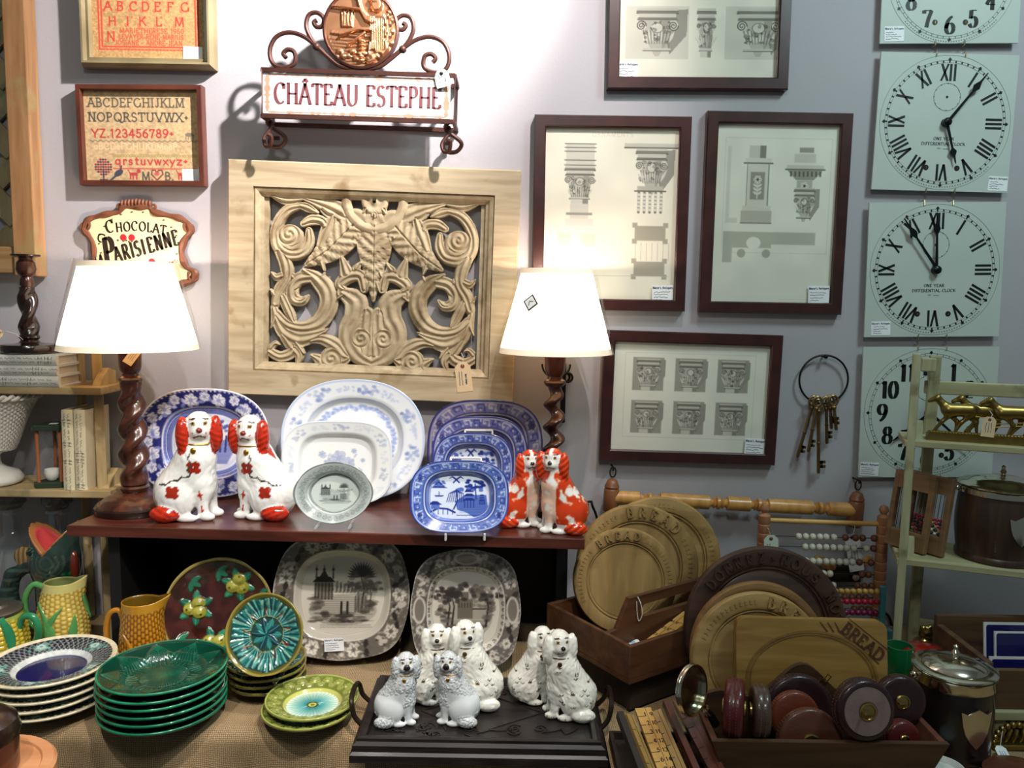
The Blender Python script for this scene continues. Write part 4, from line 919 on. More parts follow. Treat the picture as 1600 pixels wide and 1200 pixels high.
# turned rail
pa, pb = PY(955, 777, WY-.035), PY(1337, 797, WY-.035)
L_ = (pb-pa).length; a_ = math.atan2(pb.z-pa.z, pb.x-pa.x)
rl = thing('turned_rail', 'turned wooden rail hung from two hooks above the bread boards', 'rail', Matrix.Translation(pa) @ Matrix.Rotation(-a_, 4, 'Y'))
m_maple = wood('honey_maple', (186, 132, 66), (216, 164, 92), rough=.35, st=(60, 60, 6), coat=.2)
m_post = wood('brown_post', (112, 68, 40), (142, 92, 58), rough=.4, st=(40, 40, 8))
pr = []; x_ = .0; r0 = .0155
segs = [(.0, .06), (.10, .205), (.24, .29), (.325, .42), (.45, .51)]
segs = [(a/.51*L_, b/.51*L_) for a, b in segs]
pr.append((.004, .0))
for k, (a, b) in enumerate(segs):
    pr += [(.010, a), (r0, a+.002), (r0, b-.002), (.010, b)]
    if k < len(segs)-1:
        g = segs[k+1][0]-b; m_ = b+g/2
        pr += [(.008, b+g*.15), (.013, b+g*.25), (.008, b+g*.36), (.014, m_-.003), (.014, m_+.003), (.008, m_+g*.14), (.013, m_+g*.25), (.008, b+g*.9)]
MB().lathe(pr, 20, 0, Matrix.Rotation(PI/2, 4, 'Y')).build('rod', m_maple, rl, ang=30)
for x_ in (0, L_):
    MB().lathe([(.004, .042), (.011, .038), (.014, .030), (.0165, .024), (.015, .020), (.017, .017), (.017, -.028), (.0155, -.030), (.017, -.032), (.012, -.038)], 20).build('end_post', m_post, rl, TR((x_, 0, 0)))
    MB().tube([(.0065*math.cos(2*PI*q/20), 0, .056+.011*math.sin(2*PI*q/20)) for q in range(20)], .0015, 6, 0, None, True).tube([(0, .03, .066), (0, -.004, .066), (0, -.004, .060)], .002, 6).build('hook_ring', m_iron, rl, TR((x_, 0, 0)))
hang_tag(rl, TR((L_-.014, -.022, -.048), rx=90, ry=-14), .032, .085, [(0, -.006, .001), (.01, .01, -.002), (.014, .03, -.01)], 12, [m_paper, mat('tag_eyelet', (120, 62, 46), rough=.6), m_ink, m_string], title=False)
# ================================================================== TABLES AND BURLAP
def burlap():
    m, n, l, b = newmat('burlap')
    tc = n.new('ShaderNodeTexCoord'); ws = []
    for d in ('X', 'Y'):
        w = n.new('ShaderNodeTexWave'); w.bands_direction = d; w.inputs['Scale'].default_value = 96; w.inputs['Distortion'].default_value = 3.5; w.inputs['Detail'].default_value = 2; w.inputs['Detail Scale'].default_value = 1.5
        l.new(tc.outputs['UV'], w.inputs['Vector']); ws.append(w)
    mx = n.new('ShaderNodeMath'); mx.operation = 'MULTIPLY'; l.new(ws[0].outputs['Fac'], mx.inputs[0]); l.new(ws[1].outputs['Fac'], mx.inputs[1])
    nz = n.new('ShaderNodeTexNoise'); nz.inputs['Scale'].default_value = 9; nz.inputs['Detail'].default_value = 6; l.new(tc.outputs['UV'], nz.inputs['Vector'])
    ad = n.new('ShaderNodeMath'); ad.operation = 'MULTIPLY_ADD'; ad.inputs[1].default_value = .5; l.new(nz.outputs[0], ad.inputs[0]); l.new(mx.outputs[0], ad.inputs[2])
    cr = n.new('ShaderNodeValToRGB'); cr.color_ramp.elements[0].position = .2; cr.color_ramp.elements[1].position = .85
    cr.color_ramp.elements[0].color = L4((122, 102, 74)); cr.color_ramp.elements[1].color = L4((188, 162, 124)); l.new(ad.outputs[0], cr.inputs[0])
    l.new(cr.outputs[0], b.inputs['Base Color']); b.inputs['Roughness'].default_value = .95; b.inputs['Specular IOR Level'].default_value = .1
    bp = n.new('ShaderNodeBump'); bp.inputs['Strength'].default_value = .5; bp.inputs['Distance'].default_value = .001; l.new(mx.outputs[0], bp.inputs['Height']); l.new(bp.outputs[0], b.inputs['Normal'])
    return m
m_burlap = burlap()
def cloth(label, x0, x1, yf, drop, seed):
    z0 = TZ-.002; r = .025
    prof = [(WY-.012-(WY-.012-yf-r)*i/40, z0) for i in range(41)]
    prof += [(yf+r-r*math.sin(a*PI/16), z0-r+r*math.cos(a*PI/16)) for a in range(1, 9)]
    prof += [(yf, z0-r-drop*i/30) for i in range(1, 31)]
    nx = int((x1-x0)/.012); V = []; U = []; s = 0
    for j, (y, z) in enumerate(prof):
        if j: s += math.hypot(y-prof[j-1][0], z-prof[j-1][1])
        for i in range(nx+1):
            x = x0+(x1-x0)*i/nx; k = min(1, max(0, (z0-z)/.1))
            w = (.010*math.sin(x*21+seed)+.006*math.sin(x*47+1.3*seed))*k
            V.append((x, y-w-.004*k, z-(.0008*(1+math.sin(x*30+y*25)) if k == 0 else 0))); U.append((x, s))
    Fc = [(j*(nx+1)+i, (j+1)*(nx+1)+i, (j+1)*(nx+1)+i+1, j*(nx+1)+i+1) for j in range(len(prof)-1) for i in range(nx)]
    me = bpy.data.meshes.new('burlap_cloth'); me.from_pydata(V, [], Fc); uv = me.uv_layers.new(name='UVMap')
    li = np.zeros(len(me.loops), int); me.loops.foreach_get('vertex_index', li); uv.data.foreach_set('uv', np.array(U)[li].ravel())
    me.materials.append(m_burlap); me.shade_smooth(); o = bpy.data.objects.new('burlap_cloth', me); COL.objects.link(o)
    return tag(o, label, 'tablecloth')
YF = PZ(260, 1140, TZ).y
XS = PZ(940, 1172, TZ).x
cloth('tan burlap cloth over the left table under the plate piles and tray', -1.32, XS, YF, .34, 1)
cloth('tan burlap cloth over the right table under the silver lidded jars', XS+.01, 1.36, .93, .34, 2)
m_tabw = wood('table_wood', (70, 48, 34), (92, 66, 46))
def table(label, x0, x1, yf):
    t = thing('display_table', label, 'table', Vector(((x0+x1)/2, (yf+WY)/2, 0)))
    w_, d_ = x1-x0, WY-.02-yf
    MB().box((0, -.004, TZ-.02), (w_-.03, d_-.05, .03)).build('tabletop', m_tabw, t, smooth=False)
    for sx in (-1, 1):
        for sy in (-1, 1): MB().box((sx*(w_/2-.06), sy*(d_/2-.07), (TZ-.035)/2), (.06, .06, TZ-.035)).build('leg', m_tabw, t, smooth=False)
table('wooden table under the left burlap cloth', -1.32, XS, YF)
table('wooden table under the right burlap cloth', XS+.01, 1.36, .93)

# ================================================================== SHELF UNIT
m_shelf = wood('dark_mahogany_top', (58, 26, 18), (96, 46, 32), rough=.32, st=(5, 50, 50), coat=.25)
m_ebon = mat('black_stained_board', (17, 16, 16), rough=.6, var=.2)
FL, FR = PZ(103, 821, SZ), PZ(914, 842, SZ); BLd = PZ(152, 801, SZ)-FL
BL = FL+BLd*((WY-.006-FL.y)/BLd.y); BR = Vector((FR.x+.0, WY-.006, SZ)); BR.x = FR.x-.012
su = thing('shelf_unit', 'dark mahogany topped black shelf unit on the left table', 'shelf', Vector(((FL.x+FR.x)/2, 1.6, TZ)))
o_ = su.matrix_world.translation
mb = MB().prism([(p.x-o_.x, p.y-o_.y) for p in (FL, FR, BR, BL)], SZ-.021-TZ, SZ-TZ); mb.build('shelf_top', m_shelf, su, smooth=False, bevel=.002)
xl, xr = PY(180, 900, FL.y+.03).x, PY(884, 900, FR.y+.02).x
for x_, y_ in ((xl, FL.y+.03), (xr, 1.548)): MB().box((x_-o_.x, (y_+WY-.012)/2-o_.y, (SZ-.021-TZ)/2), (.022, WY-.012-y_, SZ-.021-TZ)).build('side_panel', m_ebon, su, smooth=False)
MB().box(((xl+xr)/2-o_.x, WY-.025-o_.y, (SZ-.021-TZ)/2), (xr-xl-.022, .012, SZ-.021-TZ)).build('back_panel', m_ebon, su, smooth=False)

# ================================================================== LAMPS
m_oak = wood('polished_walnut', (40, 18, 12), (92, 50, 34), rough=.25, st=(30, 30, 8), coat=.4)
m_dkoak = wood('dark_turned_base', (26, 16, 12), (44, 26, 18), rough=.25, st=(30, 30, 8), coat=.4)
m_shade = emis('lit_lamp_shade', (255, 236, 206), 1.9)
m_trim = emis('shade_trim', (255, 226, 190), .38, (246, 232, 208))
m_plas = glassmat('cellophane', (1, 1, 1), .9)
def twist(n, z0, z1, r0, r1, starts, turns, amp, off=0, na=40):
    mb = MB(); vs = []; fs = []
    for i in range(n+1):
        t_ = i/n; z = z0+(z1-z0)*t_; r = r0+(r1-r0)*t_; ph = 2*PI*turns*t_; e = min(1, 6*t_, 6*(1-t_))
        for k in range(na):
            a = 2*PI*k/na; rr = r*(1+amp*e*math.cos(starts*(a)-ph)) if starts > 1 else r
            vs.append((rr*math.cos(a)+off*e*math.cos(ph), rr*math.sin(a)+off*e*math.sin(ph), z))
    for i in range(n):
        for k in range(na): fs.append((i*na+k, i*na+(k+1) % na, (i+1)*na+(k+1) % na, (i+1)*na+k))
    fs.append(tuple(range(na-1, -1, -1))); fs.append(tuple(n*na+k for k in range(na)))
    return mb.add(vs, fs)
def lamp(label, base, rb, rt_, left):
    t = thing('table_lamp', label, 'lamp', base)
    MB().lathe([(.074, 0), (.076, .004), (.076, .013), (.073, .016)], 48).build('base_foot', m_dkoak, t, ang=30)
    MB().lathe([(.072, .0155), (.069, .019), (.066, .0185), (.060, .026), (.045, .034), (.030, .038), (.024, .040), (.027, .044), (.028, .049), (.024, .053), (.021, .056)], 48).build('base', m_oak, t, ang=30)
    if left: twist(150, .055, .262, .0255, .0205, 2, 4.0, .24).build('column', m_oak, t, ang=180)
    else: twist(150, .055, .262, .0165, .0135, 1, 4.4, 0, .0085).build('column', m_oak, t, ang=180)
    MB().lathe([(.018, .258), (.021, .262), (.023, .266), (.021, .270), (.016, .273), (.015, .278), (.019, .284), (.021, .292), (.022, .318), (.017, .322), (.008, .324), (.008, .345)], 32).build('column_top', m_oak, t, ang=30)
    MB().lathe([(.013, .338), (.014, .342), (.014, .375), (.010, .378)], 20).build('bulb_socket', m_brass, t)
    zb, zt = .326, .496
    n = 60
    MB().lathe([(.004, .378), (.012, .384), (.026, .405), (.030, .425), (.024, .446), (.008, .456), (0, .457)], 20).build('bulb', emis('bulb_glow', (255, 225, 180), 6), t)
    sh = MB(); vs = []; fs = []
    for r, z in ((rb, zb+.010), (rt_, zt-.008), (rt_-.002, zt-.008), (rb-.002, zb+.010)):
        for k in range(n): a = 2*PI*k/n; vs.append((r*math.cos(a), r*math.sin(a), z))
    for i in range(4):
        for k in range(n): fs.append((i*n+k, i*n+(k+1) % n, ((i+1) % 4)*n+(k+1) % n, ((i+1) % 4)*n+k))
    sd = sh.add(vs, fs).build('lamp_shade', m_shade, t, ang=50)
    for r, z, z2, nm in ((rb, zb, zb+.011, 'bottom_trim'), (rt_, zt-.010, zt, 'top_trim')):
        q = (rt_-rb)/(zt-zb)
        MB().lathe([(r+.0022, z), (r+.0025+q*(z2-z), z2), (r-.0015+q*(z2-z), z2), (r-.0015, z)], n).build(nm, m_trim, sd, ang=30)
    # cellophane sleeve, lightly crinkled
    mb = MB(); vs = []; fs = []; r_ = random.Random(3)
    for z, f in ((zb-.002, 0), (zb+.06, .3), (zb+.12, .7), (zt+.003, 1)):
        for k in range(n): a = 2*PI*k/n; q = rb+(rt_-rb)*f+.0045+.0028*r_.random(); vs.append((q*math.cos(a), q*math.sin(a), z+.003*r_.random()))
    for i in range(3):
        for k in range(n): fs.append((i*n+k, i*n+(k+1) % n, (i+1)*n+(k+1) % n, (i+1)*n+k))
    mb.add(vs, fs).build('plastic_sleeve', m_plas, sd, smooth=False)
    mb = MB(); [mb.tube([(.012*math.cos(a), .012*math.sin(a), .37), ((rt_-.002)*math.cos(a), (rt_-.002)*math.sin(a), zt-.012)], .0012, 6) for a in (.5, .5+2*PI/3, .5+4*PI/3)]
    mb.build('shade_carrier', m_brass, t)
    L_ = light('POINT', 'lamp_bulb_light', (base[0], base[1], base[2]+.475), None, 12, (1, .76, .62), .02)
    L2 = light('POINT', 'lamp_bulb_light', (base[0], base[1], base[2]+.395), None, 15, (1, .74, .66), .015)
    L2.location.y += .045; L2.location.x += .02 if left else -.02
    for q in (L_, L2):
        q.parent = t; q.matrix_parent_inverse = t.matrix_world.inverted()
    return t, sd
bl = PZ(212, 797, SZ); t, sd = lamp('lit lamp with rope-carved dark column left of the spaniels with red ears', bl, .127, .086, True)
hang_tag(t, TR((.03, -.02, .333), rx=60, rz=20, ry=35), .018, .045, None, 31, title=False)
br = PZ(864, 800, SZ); br.y = 1.626; t, sd = lamp('lit lamp with open spiral column behind the small red spaniels', br, .113, .072, False)
mb = MB().box((0, 0, 0), (.024, .024, .0008)).box((0, 0, .0006), (.019, .019, .0006), 1).strip([(-.006, -.003), (0, .004), (.006, -.002)], .0012, .001, 2)
fr_ = (826-868)*.00128; q_ = .118+(.076-.118)*((800-468)*.00132-.326)/.177+.008
a_ = math.asin(fr_/q_); o = mb.build('shade_sticker', [m_black, m_paper, m_black], sd, TR((q_*math.sin(a_), -q_*math.cos(a_), .428), rx=76, ry=0, rz=math.degrees(a_)) @ Matrix.Rotation(math.radians(38), 4, 'Z'), smooth=False)

# ================================================================== PLATES
m_glaze = vmat('transfer_glaze', rough=.18, coat=.5, spec=.4)
m_majol = vmat('majolica_glaze', rough=.16, coat=.8)
def plate(name, cv, a, b, n=2.0, prof=None, th=.004, nr=60, na=200, scal=None, m=None, back=(226, 226, 218), hcv=None, hs=0, foot=.5):
    """dish lying in XY, face up; outline superellipse (a,b,n) with optional scallop; colour from the canvas"""
    prof = prof or [(0, 0), (.62, 0), (.70, .012), (.74, .014), (1, .020)]
    th_ = np.arange(na)*2*PI/na; c, s = np.cos(th_), np.sin(th_)
    Rr = 1/((np.abs(c/a)**n+np.abs(s/b)**n)**(1/n))
    if scal is not None: Rr = Rr*scal(th_)
    rho = np.linspace(0, 1, nr+1)[1:]; P = np.array(prof); zt = np.interp(rho, P[:, 0], P[:, 1])
    X = rho[:, None]*Rr*c; Y = rho[:, None]*Rr*s; Z = np.repeat(zt[:, None], na, 1)
    A, B = (Rr*np.abs(c)).max(), (Rr*np.abs(s)).max()
    u = (X/A*.5+.5)*(cv.w-1); v = (.5-Y/B*.5)*(cv.h-1)
    C = cv.sample(u, v)
    if hcv is not None: Z = Z+hcv.sample(u, v)[..., 0]/255*hs
    rb = np.array([1.004, .985, foot+.18, foot+.06, foot+.03, foot, foot-.06, .0001]); zb = np.interp(rb, P[:, 0], P[:, 1])-th
    zb[0] = zt[-1]-th*.45; zb[3:6] -= np.array([.0, .004, .004]); 
    XB = rb[:, None]*Rr*c; YB = rb[:, None]*Rr*s; ZB = np.repeat(zb[:, None], na, 1)
    c0 = cv.sample(np.array([cv.w/2]), np.array([cv.h/2])); z0 = (hcv.sample(np.array([cv.w/2]), np.array([cv.h/2]))[0, 0]/255*hs if hcv is not None else 0)+prof[0][1]
    V = np.concatenate([[[0, 0, z0]], np.stack([X, Y, Z], -1).reshape(-1, 3), np.stack([XB, YB, ZB], -1).reshape(-1, 3)])
    CB = np.broadcast_to(np.array(back, float), (len(rb)*na, 3)).copy(); CB[:na] = C[-1]
    Cc = np.concatenate([c0, C.reshape(-1, 3), CB])
    F4 = []; R_ = nr+len(rb); i = 1+np.arange(R_-1)[:, None]*na+np.arange(na)[None]; j = 1+np.arange(R_-1)[:, None]*na+(np.arange(na)+1)[None] % na
    F4 = np.stack([i, i+na, j+na, j], -1).reshape(-1, 4).tolist()
    F4 += [(0, 1+k, 1+(k+1) % na) for k in range(na)]; e = 1+(R_-1)*na; F4.append(tuple(e+k for k in range(na-1, -1, -1)))
    o = npmesh(name, V, F4, Cc, m or m_glaze)
    return o
def drop_z(o): return -min(v.co.z for v in o.data.vertices)
def stand_at(o, px, py, b, zs, al=80, yaw=0, maxy=None, roll=0):
    c = PZ(px, py, zs+b*math.sin(math.radians(al))+.003)
    if maxy: c = PY(px, py, maxy); c.z = zs+b*math.sin(math.radians(al))+.003
    o.matrix_world = TR(c, rx=al, rz=yaw) @ Matrix.Rotation(math.radians(roll), 4, 'Z'); return c
def polar(cv, k, r, n=2.0, ph=0):
    """canvas spot at angle k (turns) on the superellipse ring of relative radius r"""
    a = 2*PI*k+ph; c, s = math.cos(a), math.sin(a); R_ = 1/((abs(c)**n+abs(s)**n)**(1/n))
    return cv.w/2*(1+r*R_*c), cv.h/2*(1-r*R_*s)
def ringline(cv, r, w, col, n=2.0, al=1.0, wob=0, wn=0):
    cv.line([polar(cv, k/120, r+wob*math.sin(2*PI*wn*k/120), n) for k in range(121)], w, col, al)
def ringfill(cv, r0, r1, col, n=2.0, al=1.0):
    yy, xx = np.mgrid[0:cv.h, 0:cv.w]; q = (np.abs((xx-cv.w/2)/(cv.w/2))**n+np.abs((yy-cv.h/2)/(cv.h/2))**n)**(1/n)
    k = np.clip((q-r0)*cv.w*.5+.5, 0, 1)*np.clip((r1-q)*cv.w*.5+.5, 0, 1)*al; cv.a = cv.a*(1-k[..., None])+np.array(col, float)*k[..., None]
def tree(cv, x, y, h, col, r, kind=0):
    cv.line([(x, y), (x+h*.06, y-h*.5), (x-h*.02, y-h*.8)], [h*.06, h*.04, h*.02], col)
    for k in range(26 if kind == 0 else 16):
        a = r.uniform(0, 2*PI); q = r.uniform(0, .36)*h
        if kind == 0: cv.ell(x+q*math.cos(a)*1.2, y-h*.78+q*math.sin(a)*.6, h*.07, h*.045, col, .75)
        else: a_ = -PI*k/15; cv.leaf(x, y-h*.8, a_, h*.36, h*.06, col, .9)
def scene(cv, x0, y0, w, h, c1, c2, seed):
    """engraved landscape: water, buildings, trees, figures"""
    r = random.Random(seed); B = lambda x, y: (x0+w*x, y0+h*y)
    for k in range(16): cv.line([B(.08+.3*r.random()*(k/16), .5+.03*k), B(.92-.3*r.random()*(k/16), .5+.03*k)], 1.2, c2, .55)
    for k in range(9): cv.line([B(.3+.05*k, .46), B(.32+.05*k, .33+.1*r.random())], w*.02, c2, .7)
    # pavilion
    cv.rect(*B(.12, .3), *B(.36, .56), c2, .8)
    for k in range(6): cv.line([B(.13+.045*k, .34), B(.13+.045*k, .56)], 2, c1, .9)
    cv.poly([B(.09, .32), B(.39, .32), B(.32, .24), B(.16, .24)], c1); cv.poly([B(.18, .24), B(.3, .24), B(.24, .14)], c1)
    for x_ in (.14, .24, .36): cv.line([B(x_, .26), B(x_, .08)], [3, 1], c1); cv.ell(*B(x_, .14), w*.018, h*.02, c1)
    for k in range(6): cv.rect(*B(.4+.05*k, .3+.02*(k % 3)), *B(.43+.05*k, .46), c2, .6)
    tree(cv, *B(.74, .72), h*.6, c1, r, 1); tree(cv, *B(.84, .74), h*.5, c2, r, 0); tree(cv, *B(.68, .7), h*.4, c2, r, 0)
    cv.rect(*B(.66, .5), *B(.82, .74), c2, .55)
    for k in range(4): cv.line([B(.66+.045*k, .52), B(.66+.045*k, .74)], 1.6, c1, .8)
    for k in range(22): cv.ell(*B(r.uniform(.1, .92), .74+.14*r.random()), w*.06, h*.016, c2 if k % 2 else c1, .7)
    for x_ in (.48, .56): cv.line([B(x_, .76), B(x_, .62)], w*.03, c1); cv.ell(*B(x_, .6), w*.014, w*.014, c1)
    cv.ell(*B(.52, .79), w*.13, h*.03, c1, .8)
def willow(w, h, base, ink, pale, seed=1, n=3.2):
    cv = Cv(w, h, pale); r = random.Random(seed)
    ringfill(cv, .70, 1.1, base, n); ringline(cv, .985, 3, ink, n); ringline(cv, .945, 1.2, pale, n); ringline(cv, .74, 2.0, ink, n); ringline(cv, .715, 2.6, pale, n); ringline(cv, .69, 2.6, ink, n); ringfill(cv, .62, .68, base, n, .9); ringline(cv, .61, 1.6, ink, n)
    for k in range(28):   # key-fret and roundels around the border
        q = [polar(cv, (k+d)/28, rr, n) for d, rr in ((.1, .78), (.1, .91), (.7, .91), (.7, .83), (.4, .83))]; cv.line(q, 1.7, ink if k % 2 else pale)
    for k in range(56): x, y = polar(cv, k/56, .8+.1*((k*7) % 3)/2, n); cv.ell(x, y, 1.8, 1.8, pale, .8)
    for k in (.09, .41, .59, .91): x, y = polar(cv, k, .86, n); cv.ell(x, y, 8, 6, pale); cv.flower(x, y, 6.5, ink, pale, 6, ink)
    B = lambda x, y: (w*(.2+.6*x), h*(.2+.6*y))
    cv.poly([B(.42, .6), B(.6, .45), B(.95, .45), B(1.0, .9), B(.75, .98), B(.6, .85), B(.46, .8)], base)
    for x_, y_, s in ((.66, .42, .17), (.88, .5, .09)):     # pagodas
        for e in range(3): cv.poly([B(x_-s*(.7-.12*e), y_+s*(1.0-.6*e)), B(x_+s*(.7-.12*e), y_+s*(1.0-.6*e)), B(x_+s*.3, y_+s*(.62-.6*e)), B(x_-s*.3, y_+s*(.62-.6*e))], ink)
        cv.rect(*B(x_-s*.5, y_+s), *B(x_+s*.5, y_+s*1.9), base); [cv.line([B(x_-s*.45+s*.3*k, y_+s), B(x_-s*.45+s*.3*k, y_+s*1.9)], 2, ink) for k in range(4)]
    for k in range(24): cv.ell(*B(.62+.3*r.random(), .06+.3*r.random()), w*.024, w*.013, ink if k % 3 else base)
    cv.line([B(.78, .55), B(.76, .2)], 2.5, ink)
    for k in range(18): cv.ell(*B(.45+1.0*0+.1*r.random(), .3+.06*r.random()), 3, 2, base)
    for k in range(9): cv.line([B(.44, .34), B(.32+.03*k, .42), B(.28+.035*k, .62)], 1.5, ink)       # willow tree
    cv.line([B(.44, .34), B(.46, .6), B(.4, .78)], 3, ink)
    cv.line([B(.02, .84), B(.14, .76), B(.3, .78), B(.42, .86)], 4, ink); [cv.line([B(.06+.08*k, .8), B(.06+.08*k, .9)], 1.5, ink) for k in range(5)]
    cv.poly([B(-.02, .68), B(.2, .68), B(.12, .6), B(.04, .6)], ink); cv.rect(*B(.02, .68), *B(.16, .78), base)
    cv.poly([B(.0, .3), B(.3, .3), B(.22, .24), B(.06, .24)], base); cv.poly([B(.06, .22), B(.22, .22), B(.14, .12)], ink); cv.rect(*B(.05, .23), *B(.24, .29), ink, .7); [cv.ell(*B(.02+.25*r.random(), .1+.14*r.random()), 3, 2, base) for k in range(16)]
    cv.poly([B(.06, .46), B(.24, .46), B(.2, .5), B(.1, .5)], ink); cv.line([B(.15, .46), B(.15, .38)], 1.5, ink)
    for sx in (-1, 1): cv.line([B(.44, .1), B(.44+sx*.07, .03), B(.44+sx*.12, .08)], [4, 3, 1], ink); cv.line([B(.44, .1), B(.44+sx*.05, .17)], 3, ink)
    for k in range(8): cv.line([B(.45+.06*k, .92), B(.5+.06*k, .93)], 1.3, ink)
    for k in range(10): cv.line([B(.5, .55+.035*k), B(.95, .55+.035*k)], .8, ink, .5)
    return cv
def put(o, label, cat='plate', group=None): return tag(o, label, cat, group)
# --- blue floral platter at the back left
W1, BLU, MID = (236, 236, 240), (40, 44, 110), (112, 122, 184)
cv = Cv(250, 200, (206, 210, 228)); rr_ = random.Random(5)
ringfill(cv, .66, .97, BLU, 2.6); ringfill(cv, .52, .66, MID, 2.6); ringfill(cv, .97, 1.2, W1, 2.6); ringline(cv, .66, 2, W1, 2.6); ringline(cv, .52, 2.2, W1, 2.6); [cv.ell(*polar(cv, k/90, .955, 2.6), 1.6, 1.6, W1) for k in range(90)]
for k in range(24):
    x, y = polar(cv, k/24, .82+.03*(-1)**k, 2.6); cv.flower(x, y, 13 if k % 2 else 10, (226, 226, 236), BLU, 6, (150, 156, 200), k)
    x, y = polar(cv, (k+.5)/24, .76, 2.6); cv.leaf(x, y, k*2.1, 12, 7, (124, 132, 190)); cv.leaf(x, y, k*2.1+2, 10, 6, (186, 192, 222))
for k in range(60): x, y = polar(cv, k/60, .6+.03*rr_.random(), 2.6); cv.ell(x, y, 3, 2, (80, 88, 160), .5)
cv.ell(125, 100, 62, 48, (222, 220, 224)); tree(cv, 104, 108, 60, (74, 84, 156), rr_, 0); tree(cv, 150, 112, 54, (74, 84, 156), rr_, 0)
for k in range(20): cv.line([(66+k*1.2, 96+k*2.2), (186-k*1.2, 96+k*2.2)], 2.4, (104, 116, 182), .8)
for k in range(9): cv.line([(80+k*10, 116), (82+k*10, 100-6*(k % 3))], 4, (50, 56, 124))
p_ = PY(323, 699, 1.70); a = 102*mpp(p_); b = 84*mpp(p_)
o = plate('platter', cv, a, b, 2.5, back=(210, 212, 226), nr=70, na=240); stand_at(o, 323, 700, b, SZ, 84, maxy=1.695); put(o, 'blue and white floral platter standing behind the two large red-eared spaniels', 'platter')
# --- pale blue big platter
cv = Cv(250, 210, (228, 231, 234)); PB, PB2 = (148, 162, 202), (190, 200, 222)
ringline(cv, .985, 5, (190, 204, 226), 2.3); ringline(cv, .68, 3, (176, 190, 214), 2.3, .8); ringfill(cv, .60, .675, (214, 218, 224), 2.3)
for k in range(16):
    for q in range(16):
        x, y = polar(cv, (k+.8*rr_.random())/16, .84+.10*(rr_.random()-.5)*(1.6 if k % 2 else 1), 2.3)
        cv.ell(x, y, 3.6, 3, PB if q % 3 else (110, 128, 184), .55) if k % 2 else cv.ell(x, y, 2.4, 2, PB2, .8)
for k in range(150): x, y = polar(cv, k/150, .50+.07*rr_.random(), 2.3); cv.ell(x, y, 4.2, 3, (140, 156, 204) if k % 3 else (196, 206, 228), .7)
p_ = PY(554, 694, 1.66); a, b = 113*mpp(p_), 95*mpp(p_)
o = plate('platter', cv, a, b, 2.3, nr=70, na=240); stand_at(o, 554, 696, b, SZ, 82, maxy=1.69); put(o, 'largest pale platter with light blue sprig border leaning under the carved panel', 'platter')
# --- pale front platter
cv = Cv(220, 180, (226, 229, 226)); GY = (170, 180, 200)
ringline(cv, .98, 3, (206, 212, 220), 3.2); ringfill(cv, .66, .72, (208, 212, 214), 3.2, .8)
for k in range(14):
    for q in range(18):
        x, y = polar(cv, (k+.7*rr_.random())/14, .86+.12*(rr_.random()-.5), 3.2); cv.ell(x, y, 3, 2.4, GY if k % 2 else (206, 212, 220), .6)
for x_, y_, r_ in ((110, 80, 17), (92, 92, 13), (130, 90, 13), (116, 104, 12), (76, 72, 8), (150, 108, 8), (70, 110, 6), (140, 64, 6), (158, 84, 5)):
    cv.flower(x_, y_, r_, (178, 186, 206), (140, 150, 178), 6, (160, 170, 196), r_)
for k in range(16): cv.leaf(110+rr_.uniform(-40, 40), 90+rr_.uniform(-26, 30), rr_.uniform(0, 6), 12, 5, (184, 192, 206), .9)
p_ = PY(527, 727, 1.60); a, b = 88*mpp(p_), 66*mpp(p_)
o = plate('platter', cv, a, b, 3.4, nr=70, na=240); stand_at(o, 529, 728, b, SZ, 80, maxy=1.650); put(o, 'squarish white platter with faint grey flowers in front of the largest pale platter', 'platter')
# --- small grey scalloped dish on clear stand
cv = Cv(170, 140, (160, 168, 164)); ringfill(cv, .0, .60, (186, 194, 188), 1.8); ringline(cv, .62, 3, (74, 82, 80), 1.8, .9); ringline(cv, .66, 2, (206, 212, 208), 1.8); ringline(cv, .97, 3, (96, 104, 102), 1.9); ringline(cv, .93, 1.5, (200, 208, 204))
for k in range(34): x, y = polar(cv, k/34, .8, 1.9); cv.spiral(x, y, 6, 1.2, 1.4, (92, 100, 98), k, 1, .8); cv.ell(x, y, 6, 4, (128, 138, 134), .3)
scene(cv, 46, 46, 78, 50, (62, 70, 68), (120, 130, 126), 9)
p_ = PZ(523, 771, SZ+.06); a, b = 59*mpp(p_), 46*mpp(p_)
o = plate('oval_dish', cv, a, b, 1.9, scal=lambda t: 1+.025*np.abs(np.cos(4*t)), nr=50, na=200, back=(150, 158, 154)); c = stand_at(o, 523, 770, b, SZ+.008, 76, yaw=4); put(o, 'small grey scalloped oval dish on a clear stand beside the large right spaniel', 'dish')
m_acr = glassmat('clear_acrylic', (.96, .98, .97), 1.0); m_wire = mat('white_wire', (226, 226, 222), rough=.4)
def easel(label, x, y, zs, w, hgt, al, m, yaw=0, flat=True, r=.0022, up_=.5):
    """two feet with front lips, raking back rests and a cross bar; y is where the plate's lowest edge sits"""
    t = thing('plate_stand', label, 'plate stand', TR((x, y, zs), rz=yaw))
    k = 1/math.tan(math.radians(al)); 
    for sx in (-1, 1):
        pts = [(sx*w/2, -.022, .014), (sx*w/2, -.020, r+.0005), (sx*w/2, .018, r+.0005), (sx*w/2*.8, .024+hgt*k, hgt), (sx*w/2*.8, .022+hgt*k, hgt)]
        MB().tube(pts, r, 6).tube([(sx*w/2, .018, r+.0005), (sx*w/2, .055, r+.0005)], r, 6).build('side_arm', m, t)
    MB().tube([(-w/2*.8, .024+hgt*k, hgt), (w/2*.8, .024+hgt*k, hgt)], r, 6).build('top_bar', m, t)
    MB().tube([(-w/2, .05, r), (w/2, .05, r)], r, 6).build('foot_bar', m, t)
    return t
